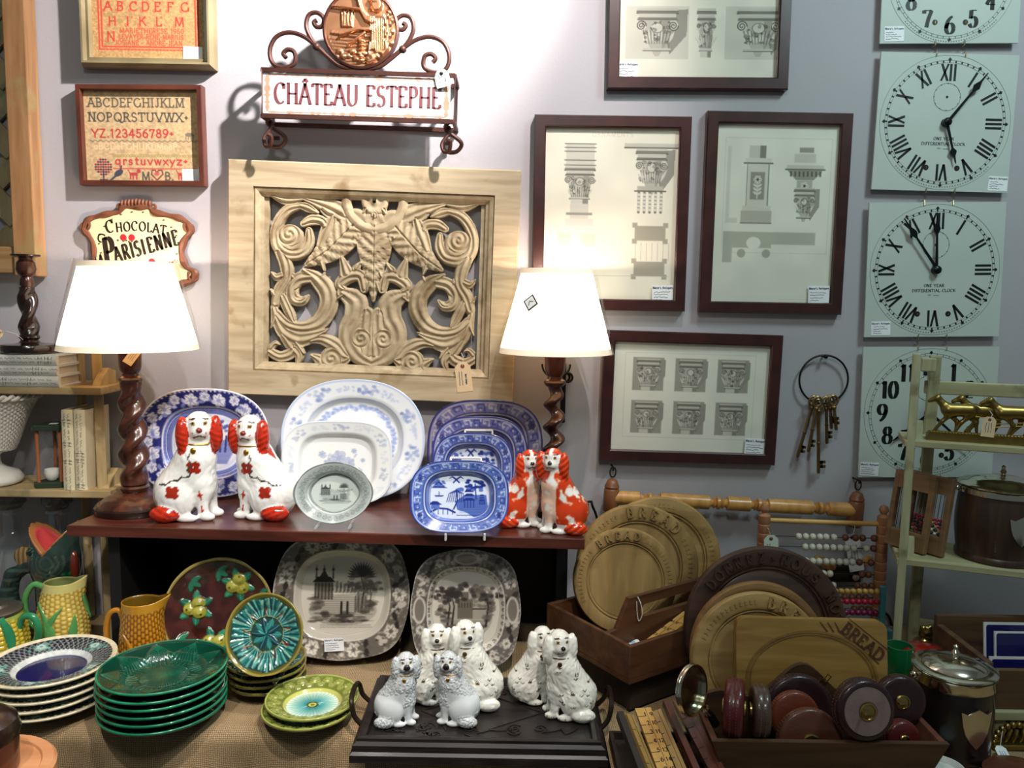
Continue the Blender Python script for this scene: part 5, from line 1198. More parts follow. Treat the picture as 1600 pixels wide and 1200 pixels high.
easel('clear acrylic stand holding the small grey oval dish', c.x, c.y-b*math.cos(math.radians(76))-.002, SZ, .062, .05, 76, m_acr, 4, r=.003)
# --- willow pattern platters, back to front
WB = [((104, 104, 150), (44, 42, 92), (178, 168, 160)), ((92, 98, 160), (42, 46, 110), (196, 192, 196)), ((74, 92, 164), (36, 46, 116), (190, 198, 212)), ((84, 108, 178), (32, 48, 128), (206, 216, 230))]
for k, (px, py, wpx, hpx, y_, al, lab) in enumerate(((758, 712, 178, 156, 1.697, 82, 'darkest willow pattern platter at the back of the row by the right lamp'), (750, 740, 148, 138, 1.655, 79, 'willow pattern platter second from the back of the row by the right lamp'),
        (739, 768, 108, 118, 1.60, 78, 'small willow pattern platter just behind the front one in its wire stand'), (718, 776, 146, 106, 1.50, 74, 'small bright willow pattern platter at the front of the shelf'))):
    cv = willow(220 if k == 3 else 180, 160 if k == 3 else 130, *WB[k], seed=k+3, n=3.0)
    p_ = PY(px, py, y_); a, b = wpx/2*mpp(p_), hpx/2*mpp(p_)
    if k == 2: a = 62*mpp(p_)
    o = plate('platter', cv, a, b, 2.9, nr=70, na=240); c = stand_at(o, px, py, b, SZ+(.006 if k > 1 else 0), al, maxy=None if k == 3 else y_, yaw=3 if k == 3 else 0); put(o, lab, 'platter', None)
    if k > 1: easel('white wire plate stand holding %s small willow platter' % ('the front' if k == 3 else 'the second'), c.x+.012, c.y-b*math.cos(math.radians(al))-.002, SZ, .07, 2*b*math.sin(math.radians(al))+.012, al+3, m_wire, 3, r=.0022)

# ================================================================== CHINA DOGS
m_china = vmat('china_glaze', rough=.16, coat=.6, bump=.10, bscale=120)
m_chinaf = vmat('combed_china_glaze', rough=.2, coat=.5, bump=.35, bscale=110)
m_conf = vmat('confetti_china', rough=.35, coat=.2, bump=.0)
m_gold = mat('gilt', (196, 150, 60), rough=.3, metal=.9)
m_dkgold = mat('dark_gilt', (96, 66, 34), rough=.35, metal=.6)
def dog(name, label, base, H, mirror, yaw_head, paint, m, fuzzy=False, collar=True, gold=None, rz=0, group=None, tail=True, nose=(30, 28, 26), big=1.0, shag=0):
    ca, sa = math.cos(math.radians(yaw_head)), math.sin(math.radians(yaw_head)); hc = np.array([.135, -.03, .86])
    def hd(p): p = np.array(p); return hc+np.array([p[0]*ca-p[1]*sa, p[0]*sa+p[1]*ca, p[2]])
    Rh = np.array([[ca, -sa, 0], [sa, ca, 0], [0, 0, 1]])
    pr = [('e', (-.085, .0, .20), (.20, .165, .215), None, 0, 0), ('c', (-.08, 0, .27), (.075, 0, .57), .195, .15, 0, .09), ('c', (.11, -.01, .54), (.13, -.01, .28), .15, .135, 0, .09),
          ('c', (.165, -.075, .34), (.175, -.09, .06), .066, .046, 0, .05), ('c', (.18, .06, .34), (.205, .06, .06), .062, .046, 0, .05),
          ('e', (.215, -.10, .034), (.072, .048, .040), None, 0, .03), ('e', (.24, .055, .034), (.072, .048, .040), None, 0, .03),
          ('e', (-.05, -.135, .20), (.165, .085, .18), None, 0, .035), ('e', (.05, -.155, .034), (.10, .046, .040), None, 0, .03),
          ('c', (.095, 0, .58), (.13, -.02, .78), .15, .118, 0, .06),
          ('e', hd((0, 0, .005)), (.122, .12, .128), Rh, 0, .05), ('e', hd((0, -.10, -.045)), (.060*big, .062, .052), Rh, 0, .05), ('e', hd((0, -.075, .05)), (.07, .05, .05), Rh, 0, .05),
          ('e', hd((0, -.158, -.022)), (.024*big**2, .018, .020*big**2), Rh, 3, .012),
          ('e', hd((-.140, -.03, -.075)), (.060, .075, .170), Rh, 1, .022), ('e', hd((.140, -.03, -.075)), (.060, .075, .170), Rh, 1, .022)]
    if tail: pr.append(('e', (-.135, -.185, .075), (.135, .07, .078), None, 2, .02))
    def ev(P):
        out = []
        for q in pr:
            out.append(sd_ell(P, q[1], q[2], q[3]) if q[0] == 'e' else sd_cap(P, q[1], q[2], q[3], q[4]))
        return out
    def fn(P):
        E = ev(P); d = E[0]
        for q, e in zip(pr[1:], E[1:]): d = smin(d, e, q[5] if q[0] == 'e' else q[6])
        return np.maximum(d, -P[..., 2]+.002)
    V, Fc = surfnet(fn, (-.38, -.29, -.03), (.36, .24, 1.02), .0118)
    E = np.stack(ev(V)); ids = np.array([q[4] if q[0] == 'e' else q[5] for q in pr])[E.argmin(0)]
    C = np.tile(np.array((232, 232, 226), float), (len(V), 1))
    q_ = V-hc; Lh = np.stack([q_[:, 0]*ca+q_[:, 1]*sa, -q_[:, 0]*sa+q_[:, 1]*ca, q_[:, 2]], -1)
    nz = np.array([mnoise.fractal(Vector(v*9), 1.0, 2.0, 3) for v in V])
    paint(V, C, ids, Lh, nz)
    C[ids == 3] = nose
    front = Lh[:, 1] < -.05
    for sx in (-1, 1):
        d = np.hypot(Lh[:, 0]-sx*.052, Lh[:, 2]-.038); C[front & (d < .026)] = (250, 248, 238); C[front & (d < .019)] = (150, 120, 60); C[front & (d < .010)] = (20, 18, 16)
        d = np.abs(Lh[:, 2]-(.078-.25*(np.abs(Lh[:, 0])-.05)**1)) ; C[front & (d < .007) & (np.abs(Lh[:, 0]-sx*.055) < .028)] = (70, 48, 36)
    mouth = np.abs(Lh[:, 2]-(-.066-.5*np.abs(Lh[:, 0]))) < .008; C[front & (Lh[:, 1] < -.10) & mouth & (np.abs(Lh[:, 0]) < .05)] = (120, 44, 40)
    if fuzzy:
        fz = (V[:, 2] > .46+.25*(V[:, 0])) & ~((Lh[:, 1] < -.062) & (np.hypot(Lh[:, 0], Lh[:, 2]+.01) < .095)) | (ids == 1) | ((ids == 2) | (V[:, 2] < .17) & (V[:, 0] < -.02)) | ((V[:, 0] > .06) & (V[:, 2] > .27) & (V[:, 1] > -.16) & (V[:, 2] < .6))
        ctr = np.array([0, 0, .5]); dn = V-np.stack([V[:, 0]*.6, V[:, 1]*0, V[:, 2]], -1); dn /= np.linalg.norm(dn, axis=1, keepdims=True)+1e-9
        V = V+dn*(fz*RNG.uniform(-.007, .013, len(V)))[:, None]; C[fz] = C[fz]*RNG.uniform(.84, 1.0, (fz.sum(), 1))
    if shag:
        k = ~((Lh[:, 1] < -.05) & (np.hypot(Lh[:, 0], Lh[:, 2]) < .10)) & (V[:, 2] > .05)
        cu = np.array([mnoise.noise(Vector((v[0]*22+2*math.sin(v[2]*9), v[1]*22, v[2]*13))) for v in V])
        dn = V-np.stack([V[:, 0]*.5+.01, V[:, 1]*0, V[:, 2]*.92+.02], -1); dn /= np.linalg.norm(dn, axis=1, keepdims=True)+1e-9
        V = V+dn*(k*shag*np.abs(cu))[:, None]
    if mirror: V = V*np.array([-1, 1, 1]); Fc = Fc[:, ::-1]
    t = thing(name, label, 'dog figurine', TR(base, rz=rz), group)
    npmesh('body', V*H, Fc, C, m, t)
    sx = -1 if mirror else 1
    if collar:
        cz = .715
        MB().tube([(sx*(.118+.137*math.cos(2*PI*k/32))*H, (-.01+.136*math.sin(2*PI*k/32))*H, (cz+.012*math.sin(2*PI*k/32+PI))*H-.02*H*(math.sin(2*PI*k/32) < -.5)) for k in range(32)], .0075*H, 8, 0, None, True).build('collar', gold or m_gold, t)
        MB().ball((sx*.132*H, -.172*H, (cz-.06)*H), (.026*H, .012*H, .028*H)).build('locket', gold or m_gold, t)
    return t
REDC = np.array((176, 44, 22.))
def pl_dist(V, pts):
    d = np.full(len(V), 9.)
    for (ax_, az), (bx_, bz) in zip(pts[:-1], pts[1:]):
        dx, dz = bx_-ax_, bz-az; t_ = np.clip(((V[:, 0]-ax_)*dx+(V[:, 2]-az)*dz)/(dx*dx+dz*dz), 0, 1); d = np.minimum(d, np.hypot(V[:, 0]-ax_-t_*dx, V[:, 2]-az-t_*dz))
    return d
def red_paint(V, C, ids, Lh, nz):
    for i in (1, 2):
        s = ids == i; C[s] = REDC*(1+.28*np.sin(V[s][:, 2:3]*120+V[s][:, 0:1]*60)*(nz[s] > -.1)[:, None]*.7)
    near = V[:, 1] < -.02
    for cx, cz in ((-.05, .28), (.13, .50)):
        for k in range(4):
            a = PI/4+k*PI/2; d = np.hypot(V[:, 0]-cx-.036*math.cos(a), V[:, 2]-cz-.036*math.sin(a)); C[near & (d < .031)] = REDC*.86
    for pts in ([(.17, .28), (.18, .20)], [(.16, .24), (.19, .25)], [(.18, .14), (.185, .09)], [(-.14, .56), (-.05, .66)]): C[near & (pl_dist(V, pts) < (.009 if pts[0][0] > 0 else .02)) & (ids == 0)] = REDC
    ch_ = [(.10+.0*k-.02*math.sin(k*1.9) if k < 6 else .10-(k-6)*.035, .62-.035*k if k < 6 else .43-(k-6)*.012-.012*math.sin(k*2.2)) for k in range(15)]
    C[near & (pl_dist(V, ch_) < .0075) & (ids == 0)] = (70, 60, 56)
    C[(Lh[:, 1] < -.04) & (np.hypot(np.abs(Lh[:, 0])-.055, Lh[:, 2]+.05) < .008)] = (200, 90, 70)
def Hpx(base, n): return n*mpp(base)*1.02
b0 = PZ(294, 808, SZ); t = dog('china_spaniel', 'large white china spaniel with red ears, left one beside the lit lamp', b0, Hpx(b0, 166), False, 22, red_paint, m_china, nose=(120, 40, 34), shag=.009)
b0 = PZ(417, 806, SZ); t = dog('china_spaniel', 'large white china spaniel with red ears, right one beside the grey dish', b0, Hpx(b0, 158), True, 6, red_paint, m_china, nose=(120, 40, 34), shag=.009)
def orange_paint(V, C, ids, Lh, nz):
    OR = np.array((196, 58, 20.)); L2 = np.array((228, 150, 84.))
    g = np.clip((nz+.18+.25*(V[:, 1] < 0)*(V[:, 2] > .12))*3.2, 0, 1); g[(Lh[:, 1] < -.02) & (Lh[:, 2] > -.12) & (ids == 0)] = 0; g[(V[:, 2] < .12)] = 0; g[(V[:, 0] > .1) & (V[:, 2] < .6)] *= .35
    g = np.clip(g, 0, 1)[:, None]; C[:] = C*(1-g)+(L2*(1-g)+OR*g)*g
    for i in (1, 2): s = ids == i; C[s] = OR*(1+.25*np.sin(V[s][:, 2:3]*90+V[s][:, 0:1]*70))
    s = (Lh[:, 2] > .07) & (np.abs(Lh[:, 0]) > .02); C[s] = OR
b0 = PZ(810, 819, SZ); dog('china_spaniel', 'small orange and white china spaniel tucked behind its partner by the lamp', b0, Hpx(b0, 118), False, 12, orange_paint, m_china, collar=False)
b0 = PZ(880, 829, SZ); dog('china_spaniel', 'small orange and white china spaniel at the front right corner of the shelf', b0, Hpx(b0, 130), True, 18, orange_paint, m_china, collar=False)

# ================================================================== CARVED TRAY
m_tray = wood('ebonised_carved_oak', (22, 18, 18), (46, 38, 36), rough=.42, st=(10, 60, 60), coat=.1, bump=.4)
TH = .036
f1, f2 = PZ(545, 1158, TZ+TH), PZ(951, 1165, TZ+TH); bk = PZ(604, 1050, TZ+TH)
ex = (f2-f1); tw = ex.length; ex.normalize(); ey = Vector((-ex.y, ex.x, 0)); td = (bk-f1).dot(ey)
c0 = (f1+f2)/2+ey*td/2; c0.z = TZ
tray = thing('serving_tray', 'black carved wooden tray with iron handles carrying the white china dogs', 'tray', TR(c0, rz=math.degrees(math.atan2(ex.y, ex.x))))
mb = MB(); ring_frame(mb, tw, td, [(0, .0), (0, .012), (.004, .016), (.004, .026), (.010, .030), (.010, .035), (.016, TH), (.022, .034), (.024, .026), (.024, 0)]); mb.build('rim', m_tray, tray, smooth=False)
mb = MB().box((0, 0, .013), (tw-.046, td-.046, .024))
zt_ = .025; r_ = random.Random(4); iw, ih = tw/2-.03, td/2-.03
mb.strip([(-iw, -ih), (iw, -ih), (iw, ih), (-iw, ih), (-iw, -ih)], .003, zt_, 0, h=.0014)
mb.strip([(-iw*.6, 0), (0, -ih*.75), (iw*.6, 0), (0, ih*.75), (-iw*.6, 0)], .004, zt_, 0, h=.0014)
for k in range(40):
    cx, cy = r_.uniform(-iw, iw)*.94, r_.choice((-1, 1))*r_.uniform(.55, .95)*ih
    if k % 2: mb.strip([(cx+.013*(1-.8*i/16)*math.cos(.6*i+k), cy+.013*(1-.8*i/16)*math.sin(.6*i+k)) for i in range(17)], .0022, zt_, 0, h=.0016)
    else: a = r_.uniform(0, PI); mb.strip([(cx+.02*math.cos(a)*(i-3)/3, cy+.012*math.sin(a)*(i-3)/3) for i in range(7)], [.0006, .003, .005, .006, .005, .003, .0006], zt_, 0, h=.0016)
mb.build('carved_base', m_tray, tray, smooth=False)
for sx in (-1, 1):
    x = sx*tw/2
    MB().tube(smooth3([(x-sx*.004, -.038, .02), (x+sx*.008, -.036, .034), (x+sx*.013, -.032, .054), (x+sx*.015, -.015, .062), (x+sx*.015, .015, .062), (x+sx*.013, .032, .054), (x+sx*.008, .036, .034), (x-sx*.004, .038, .02)]), .0042, 8).build('handle', mat('handle_iron', (52, 40, 32), rough=.4, metal=.6), tray)
tb = TZ+.0266
def white_paint(V, C, ids, Lh, nz):
    r = random.Random(int(abs(V[5, 0])*1e6) % 97)
    C[:] = np.array((238, 236, 224.)); C += (nz*10)[:, None]
    for k in range(26):
        cx, cz = r.uniform(-.28, .2), r.uniform(.08, .66); rr_ = np.hypot(V[:, 0]-cx, V[:, 2]-cz)
        C[(np.abs(rr_-.017) < .0055) & (V[:, 2] < cz) & (V[:, 1] < .0) & (ids == 0)] = (86, 66, 40)
    for k in range(4): C[(np.abs(V[:, 0]-(.195+.022*k)) < .004) & (V[:, 2] < .045)] = (110, 80, 40); C[(np.abs(V[:, 0]-(.06+.022*k)) < .004) & (V[:, 2] < .045) & (V[:, 1] < -.17)] = (110, 80, 40)
for px, py, hp, mir, yw, lab in ((666, 1092, 122, False, 6, 'white china spaniel behind the left confetti poodle, facing front'), (745, 1098, 134, True, -24, 'white china spaniel at the back of the tray looking left'),
        (829, 1092, 118, False, 14, 'white china spaniel tucked behind its partner at the right of the tray'), (890, 1115, 136, True, -14, 'white china spaniel with gold marks at the front right of the tray')):
    b0 = PZ(px, py, tb); dog('china_spaniel', lab, b0, Hpx(b0, hp), mir, yw, white_paint, m_chinaf, gold=m_dkgold, tail=px != 666 and px != 829, shag=.017)
def poodle_paint(V, C, ids, Lh, nz):
    C[:] = (226, 230, 230); C[(np.hypot(Lh[:, 0], Lh[:, 2]+.02) < .07) & (Lh[:, 1] < -.09)] = (236, 236, 234)
for px, py, hp, mir, yw, lab in ((619, 1126, 112, False, 14, 'small white rough-coated china poodle at the left front of the tray'), (716, 1125, 112, True, 8, 'small white rough-coated china poodle in the middle front of the tray')):
    b0 = PZ(px, py, tb); dog('china_poodle', lab, b0, Hpx(b0, hp), mir, yw, poodle_paint, m_conf, fuzzy=True, big=1.35)
# ================================================================== LOWER TABLE: PLATES
def stack(o, n, step, pos, labels, group, yaw=10, jit=.002, tilt=0):
    r = random.Random(n); out = []
    for k in range(n):
        q = o if k == 0 else o.copy()
        if k: COL.objects.link(q)
        z = pos[2]+(n-1-k)*step
        q.matrix_world = TR((pos[0]+r.uniform(-jit, jit), pos[1]+r.uniform(-jit, jit), z), rz=yaw+k*37, rx=tilt if k == 0 else 0)
        tag(q, labels[k], 'plate', group); out.append(q)
    return out
ORD = ['topmost', 'second from the top', 'third from the top', 'fourth from the top', 'fifth from the top', 'sixth and lowest']
# cobalt centred basket-weave plates
cv = Cv(230, 230, (24, 26, 32)); R5 = random.Random(6)
for k in range(54):
    for d in (1, -1):
        p = [polar(cv, k/54+d*.04*t_, .60+.32*t_) for t_ in (0, .5, 1)]; cv.line(p, 1.5, (176, 184, 184), .9)
for k in range(5):
    for q in range(26):
        x, y = polar(cv, k/5+.04*R5.gauss(0, .5), .75+.09*R5.gauss(0, .6)); cv.ell(x, y, 4.5, 3.4, (130, 176, 164) if q % 2 else (84, 146, 134), .8, R5.random()*3)
    x, y = polar(cv, k/5, .76); cv.flower(x, y, 9, (190, 208, 200), (96, 150, 140), 6)
ringfill(cv, .91, 1.2, (226, 216, 182)); ringfill(cv, .52, .60, (210, 214, 210)); ringfill(cv, 0, .52, (30, 28, 84)); cv.grain(.12, 5, 7)
hb = Cv(230, 230, (0, 0, 0)); hb.a[..., 0] = np.where(cv.a.mean(-1) > 110, 200, 60); ringfill(hb, .9, 1.2, (60, 0, 0)); ringfill(hb, 0, .6, (60, 0, 0))
p_ = PZ(79, 1036, TZ+.078); a = 93*mpp(p_)
prof_ = [(0, 0), (.52, 0), (.60, .008), (.66, .010), (1, .019)]
o = plate('plate', cv, a, a, prof=prof_, m=m_majol, back=(196, 194, 176), hcv=hb, hs=.0022, nr=80, na=240)
stack(o, 5, .0142, (p_.x, p_.y, TZ+.0085), ['%s cream-rimmed plate with cobalt blue centre in the left pile' % q for q in ORD[:5]], 'cobalt centred plates piled at the left', 60, .003)
# green leaf-moulded plates
cv = Cv(240, 240, (8, 62, 47)); hg = Cv(240, 240, (0, 0, 0))
for k in range(9):
    x, y = polar(cv, k/9, .92); ang = math.atan2(120-y, 120-x)
    for q in range(-4, 5):
        e = (x+66*math.cos(ang+q*.16)*(1-.05*abs(q)), y+66*math.sin(ang+q*.16)*(1-.05*abs(q)))
        hg.line([(x, y), ((x+e[0])/2, (y+e[1])/2), e], [4, 6, 1], (200, 0, 0)); cv.line([(x, y), e], 1.6, (30, 112, 84), .7)
for k in range(9):
    x, y = polar(cv, (k+.5)/9, .45); ang = math.atan2(y-120, x-120)
    for q in range(-3, 4): e = (120+44*math.cos(ang+q*.1), 120+44*math.sin(ang+q*.1)); hg.line([(120, 120), e], [1, 3], (140, 0, 0)); cv.line([(120, 120), e], 1.2, (28, 106, 80), .6)
ringline(hg, .97, 6, (150, 0, 0)); ringline(cv, .985, 4, (40, 136, 96)); cv.grain(.25, 18, 3)
p_ = PZ(254, 1047, TZ+.086); a = 95*mpp(p_)
o = plate('plate', cv, a, a, prof=[(0, 0), (.58, 0), (.66, .009), (.72, .011), (1, .020)], m=m_majol, back=(10, 70, 52), hcv=hg, hs=.0020, nr=80, na=240)
stack(o, 6, .0132, (p_.x, p_.y, TZ+.0085), ['%s green leaf-moulded plate in the green pile' % q for q in ORD], 'green leaf plates in a pile', 0, .002)
# teal leaf plates: a pile of four with one standing on it
cv = Cv(200, 200, (92, 88, 36)); ht = Cv(200, 200, (40, 0, 0)); TE = [(44, 128, 120), (28, 92, 96), (86, 164, 150), (22, 62, 76), (130, 180, 160)]
ringfill(cv, 0, .88, (40, 66, 52))
for k in range(9):
    for q in range(-5, 6):
        x, y = polar(cv, k/9+q*.006, .42); e = polar(cv, k/9+q*.0135, .88-.02*abs(q)); cv.line([(x, y), e], [3, 6, ][0:2], TE[(q+k) % 5]); ht.line([(x, y), e], [3, 5], (220 if q % 2 else 120, 0, 0))
    x, y = polar(cv, (k+.5)/9, .58); cv.ell(x, y, 7, 5, (104, 50, 40)); cv.line([polar(cv, (k+.5)/9, .44), polar(cv, (k+.3)/9, .62)], 1.8, (206, 170, 120))
for k in range(10):
    ang = k*PI/5; cv.leaf(100, 100, ang, 40, 18, TE[k % 2*3]); ht.leaf(100, 100, ang, 40, 14, (200 if k % 2 else 90, 0, 0))
    cv.line([(100+8*math.cos(ang), 100+8*math.sin(ang)), (100+38*math.cos(ang), 100+38*math.sin(ang))], 1.4, (96, 150, 140))
for k in range(9): cv.line([polar(cv, (k+.5+t_)/9, .44+.0*t_) for t_ in (-.5, 0, .5)], 1.6, (190, 164, 110), .8)
ringline(cv, .965, 6, (150, 134, 56)); ringline(ht, .97, 6, (140, 0, 0))
p_ = PZ(411, 1040, TZ+.052); p_.y += .020; a = 60*mpp(p_)
pr_ = [(0, 0), (.6, .001), (.7, .006), (1, .014)]
sc = lambda t: 1+.018*np.abs(np.sin(4.5*t))
o = plate('plate', cv, a, a, prof=pr_, m=m_majol, back=(70, 66, 36), hcv=ht, hs=.0035, scal=sc, nr=70, na=220)
st_ = stack(o, 4, .0128, (p_.x, p_.y, TZ+.0085), ['%s dark teal scalloped plate in the pile under the standing teal plate' % q for q in ('topmost', 'second', 'third', 'lowest')], 'teal leaf plates in a pile', 0, .002)
zs_ = TZ+.0085+3*.0128+.008
o2 = o.copy(); COL.objects.link(o2); k_ = 60.5/62
b_ = a*k_; c = stand_at(o2, 417, 990, b_, zs_+.009, 72, yaw=-6); o2.matrix_world = o2.matrix_world @ Matrix.Scale(k_, 4); tag(o2, 'teal leaf-moulded plate standing upright on top of a pile of four', 'plate')
easel('clear acrylic stand holding the teal leaf plate on its pile', c.x, c.y-b_*math.cos(math.radians(72))-.002, zs_+.0065, .056, .07, 72, m_acr, -6, r=.003)
# yellow-green plates with turquoise sunburst
cv = Cv(210, 210, (130, 140, 66)); hy = Cv(210, 210, (0, 0, 0)); ringfill(cv, .60, 1.2, (112, 122, 50))
for k in range(18):
    for d in (-1, 1):
        p = [polar(cv, (k+d*.9*t_)/18, .80+.12*math.sin(2*PI*t_+.6)) for t_ in [i/10 for i in range(11)]]; cv.line(p, 3.6, (168, 176, 92)); hy.line(p, 4, (200, 0, 0)); cv.line(p, 1.0, (88, 96, 40), .7)
    x, y = polar(cv, k/18, .8); cv.ell(x, y, 3.4, 3.4, (206, 208, 130)); hy.ell(x, y, 4, 4, (240, 0, 0))
ringline(cv, .975, 4, (176, 182, 92)); ringline(hy, .97, 5, (180, 0, 0)); ringfill(cv, .52, .62, (196, 196, 104))
yy, xx = np.mgrid[0:210, 0:210]; q = np.hypot(xx-104.5, yy-104.5)/105; an = np.arctan2(yy-104.5, xx-104.5)
wv = .5+.5*np.cos(an*36); m_ = (q < .55)[..., None]; k1 = np.clip((q-.08)/.46, 0, 1)[..., None]
sun = np.array((28, 142, 146.))*(1-k1)+np.array((206, 222, 208.))*k1; sun = sun*(1-.25*wv[..., None]*(1-k1*.3))+np.array((226, 232, 170.))*(.0+.25*wv[..., None]*k1)
cv.a = np.where(m_, sun, cv.a); hy.a[..., 0] = np.where(q < .55, 120*wv, hy.a[..., 0])
cv.ell(104.5, 104.5, 13, 13, (60, 70, 30)); cv.ell(104.5, 104.5, 9, 9, (196, 200, 90)); cv.ell(104.5, 104.5, 5, 5, (110, 116, 50))
p_ = PZ(485, 1091, TZ+.036); a = 72*mpp(p_)
o = plate('plate', cv, a, a, prof=[(0, 0), (.54, 0), (.62, .006), (1, .016)], m=m_majol, back=(118, 126, 56), hcv=hy, hs=.0026, nr=80, na=240)
stack(o, 2, .0140, (p_.x, p_.y, TZ+.0085), ['upper yellow-green plate with turquoise sunburst centre near the tray handle', 'lower yellow-green plate beneath its turquoise sunburst twin'], 'yellow green plates', 0, .003)
# brown fruit plate
cv = Cv(200, 200, (66, 30, 24)); hf = Cv(200, 200, (0, 0, 0)); cv.grain(.5, 12, 9)
for cx, cy, rot in ((132, 52, .3), (58, 92, 2.6), (92, 158, 1.2), (150, 130, .2)):
    for k in range(6): a_ = rot+k*1.05; cv.leaf(cx+8*math.cos(a_), cy+8*math.sin(a_), a_, 25, 14, (34, 108, 84) if k % 2 else (52, 134, 100)); hf.leaf(cx+8*math.cos(a_), cy+8*math.sin(a_), a_, 25, 12, (60, 0, 0)); cv.line([(cx+8*math.cos(a_), cy+8*math.sin(a_)), (cx+28*math.cos(a_), cy+28*math.sin(a_))], 1, (130, 180, 140), .8)
    for k in range(3):
        a_ = rot+.4+k*2.1; x, y = cx+10*math.cos(a_), cy+9*math.sin(a_); cv.ell(x, y, 13, 12, (150, 146, 54)); cv.ell(x-2, y-2, 8, 7, (174, 170, 74)); cv.ell(x+6*math.cos(a_), y+6*math.sin(a_), 2, 2, (70, 56, 26))
        for rr in (13, 11, 8, 5): hf.ell(x, y, rr, rr*.92, (120+12*(13-rr), 0, 0))
ringfill(cv, .945, 1.3, (168, 152, 84)); ringline(hf, .97, 6, (70, 0, 0))
for cx, cy in ((48, 44), (30, 146), (96, 26), (172, 70)):
    for d in (-.5, .5, 1.6): cv.leaf(cx, cy, d, 20, 10, (44, 120, 92)); hf.leaf(cx, cy, d, 20, 10, (60, 0, 0))
p_ = PZ(343, 952, TZ+.08); a = 78*mpp(p_)
o = plate('plate', cv, a, a*1.0, prof=[(0, 0), (.6, .001), (.75, .006), (1, .018)], m=m_majol, back=(80, 60, 40), hcv=hf, hs=.009, scal=lambda t: 1+.02*np.abs(np.sin(3.5*t)), nr=80, na=240)
c = stand_at(o, 343, 955, a, TZ+.004, 74, yaw=8); put(o, 'dark brown plate moulded with yellow apples standing beside the amber corn jug', 'plate')
easel('dark plate stand behind the brown apple plate', c.x, c.y-a*math.cos(math.radians(74))-.002, TZ, .08, .09, 74, m_iron, 8)
# brown transfer platters
def brown(w, h, seed, mode):
    cv = Cv(w, h, (214, 206, 192)); r = random.Random(seed); c1, c2, c3 = (52, 46, 42), (104, 96, 86), (166, 158, 144)
    n = 2.7; ringfill(cv, .70, 1.2, (98, 92, 86) if mode else (108, 100, 90), n)
    for k in range(420): x, y = polar(cv, r.random(), r.uniform(.72, .97), n); cv.ell(x, y, 1.8, 1.4, (186, 176, 164), .7)
    for k in range(27):
        x, y = polar(cv, k/27+.01*r.random(), .84, n)
        if k % 3 == 0: cv.flower(x, y, 12 if not mode else 8, (214, 206, 192), c1, 6, c2, k)
        elif k % 3 == 1:
            for q in range(4): cv.leaf(x, y, k+q*1.5, 15, 9, c1 if q % 2 else c2)
        else:
            for q in range(7): cv.ell(x+r.uniform(-9, 9), y+r.uniform(-7, 7), 4, 3.4, (196, 186, 174)); cv.ell(x+r.uniform(-9, 9), y+r.uniform(-7, 7), 2, 2, c1, .7)
    if mode:
        for k in (.25, .75, 0, .5): x, y = polar(cv, k, .84, n); cv.ell(x, y, 22, 11, (206, 198, 186), 1, 0 if k in (.25, .75) else PI/2); cv.ell(x, y, 18, 8, c2, .8, 0 if k in (.25, .75) else PI/2)
        for k in range(40): x, y = polar(cv, k/40, .68, n); cv.spiral(x, y, 4, 1, 1.2, c1, k)
    for k in range(70): x, y = polar(cv, k/70, .985, n); cv.ell(x, y, 2, 2, c3)
    ringline(cv, .70, 2, (222, 214, 202), n); ringline(cv, .995, 2.5, (206, 198, 186), n)
    if not mode: ringfill(cv, .62, .70, (200, 192, 178), n, .8)
    cx_, cy_ = w/2, h/2
    if not mode: cv.ell(cx_, cy_+h*.12, w*.25, h*.12, c3, .7); scene(cv, w*.22, h*.22, w*.56, h*.56, c1, c2, seed+1)
    else:
        cv.ell(cx_, cy_+h*.06, w*.24, h*.19, c3, .8)
        cv.rect(w*.42, h*.42, w*.56, h*.58, c2, .9); cv.rect(w*.45, h*.36, w*.52, h*.44, c2); [cv.rect(w*(.43+.026*k), h*.45, w*(.437+.026*k), h*.49, c1) for k in range(5)]; cv.rect(w*.56, h*.5, w*.68, h*.58, c3); cv.line([(w*.56, h*.5), (w*.68, h*.5)], 2, c1)
        for k in range(12): cv.line([(w*.3, h*(.60+.012*k)), (w*(.7-.008*k), h*(.60+.012*k))], 1.2, c2, .5)
        for k in range(70): a_ = PI*r.random(); q_ = r.uniform(.19, .26); cv.ell(cx_+w*q_*1.02*math.cos(a_), cy_-h*(q_-.02)*math.sin(a_)+h*.03, w*.026, h*.017, c2 if k % 3 else c1, .6)
        for x_ in (.33, .37, .68): tree(cv, w*x_, h*.64, h*.32, c1, r, 0)
    for k in range(60): a_ = PI*r.random(); cv.ell(cx_+w*.26*math.cos(a_)*r.uniform(.6, 1), cy_+h*.20*math.sin(a_)*r.uniform(.8, 1)+h*.02, w*.03, h*.012, c1 if k % 3 == 0 else c2, .55)
    for k in range(30): cv.ell(w*r.uniform(.56, .74), h*r.uniform(.32, .5), w*.022, h*.014, c2, .5)
    return cv
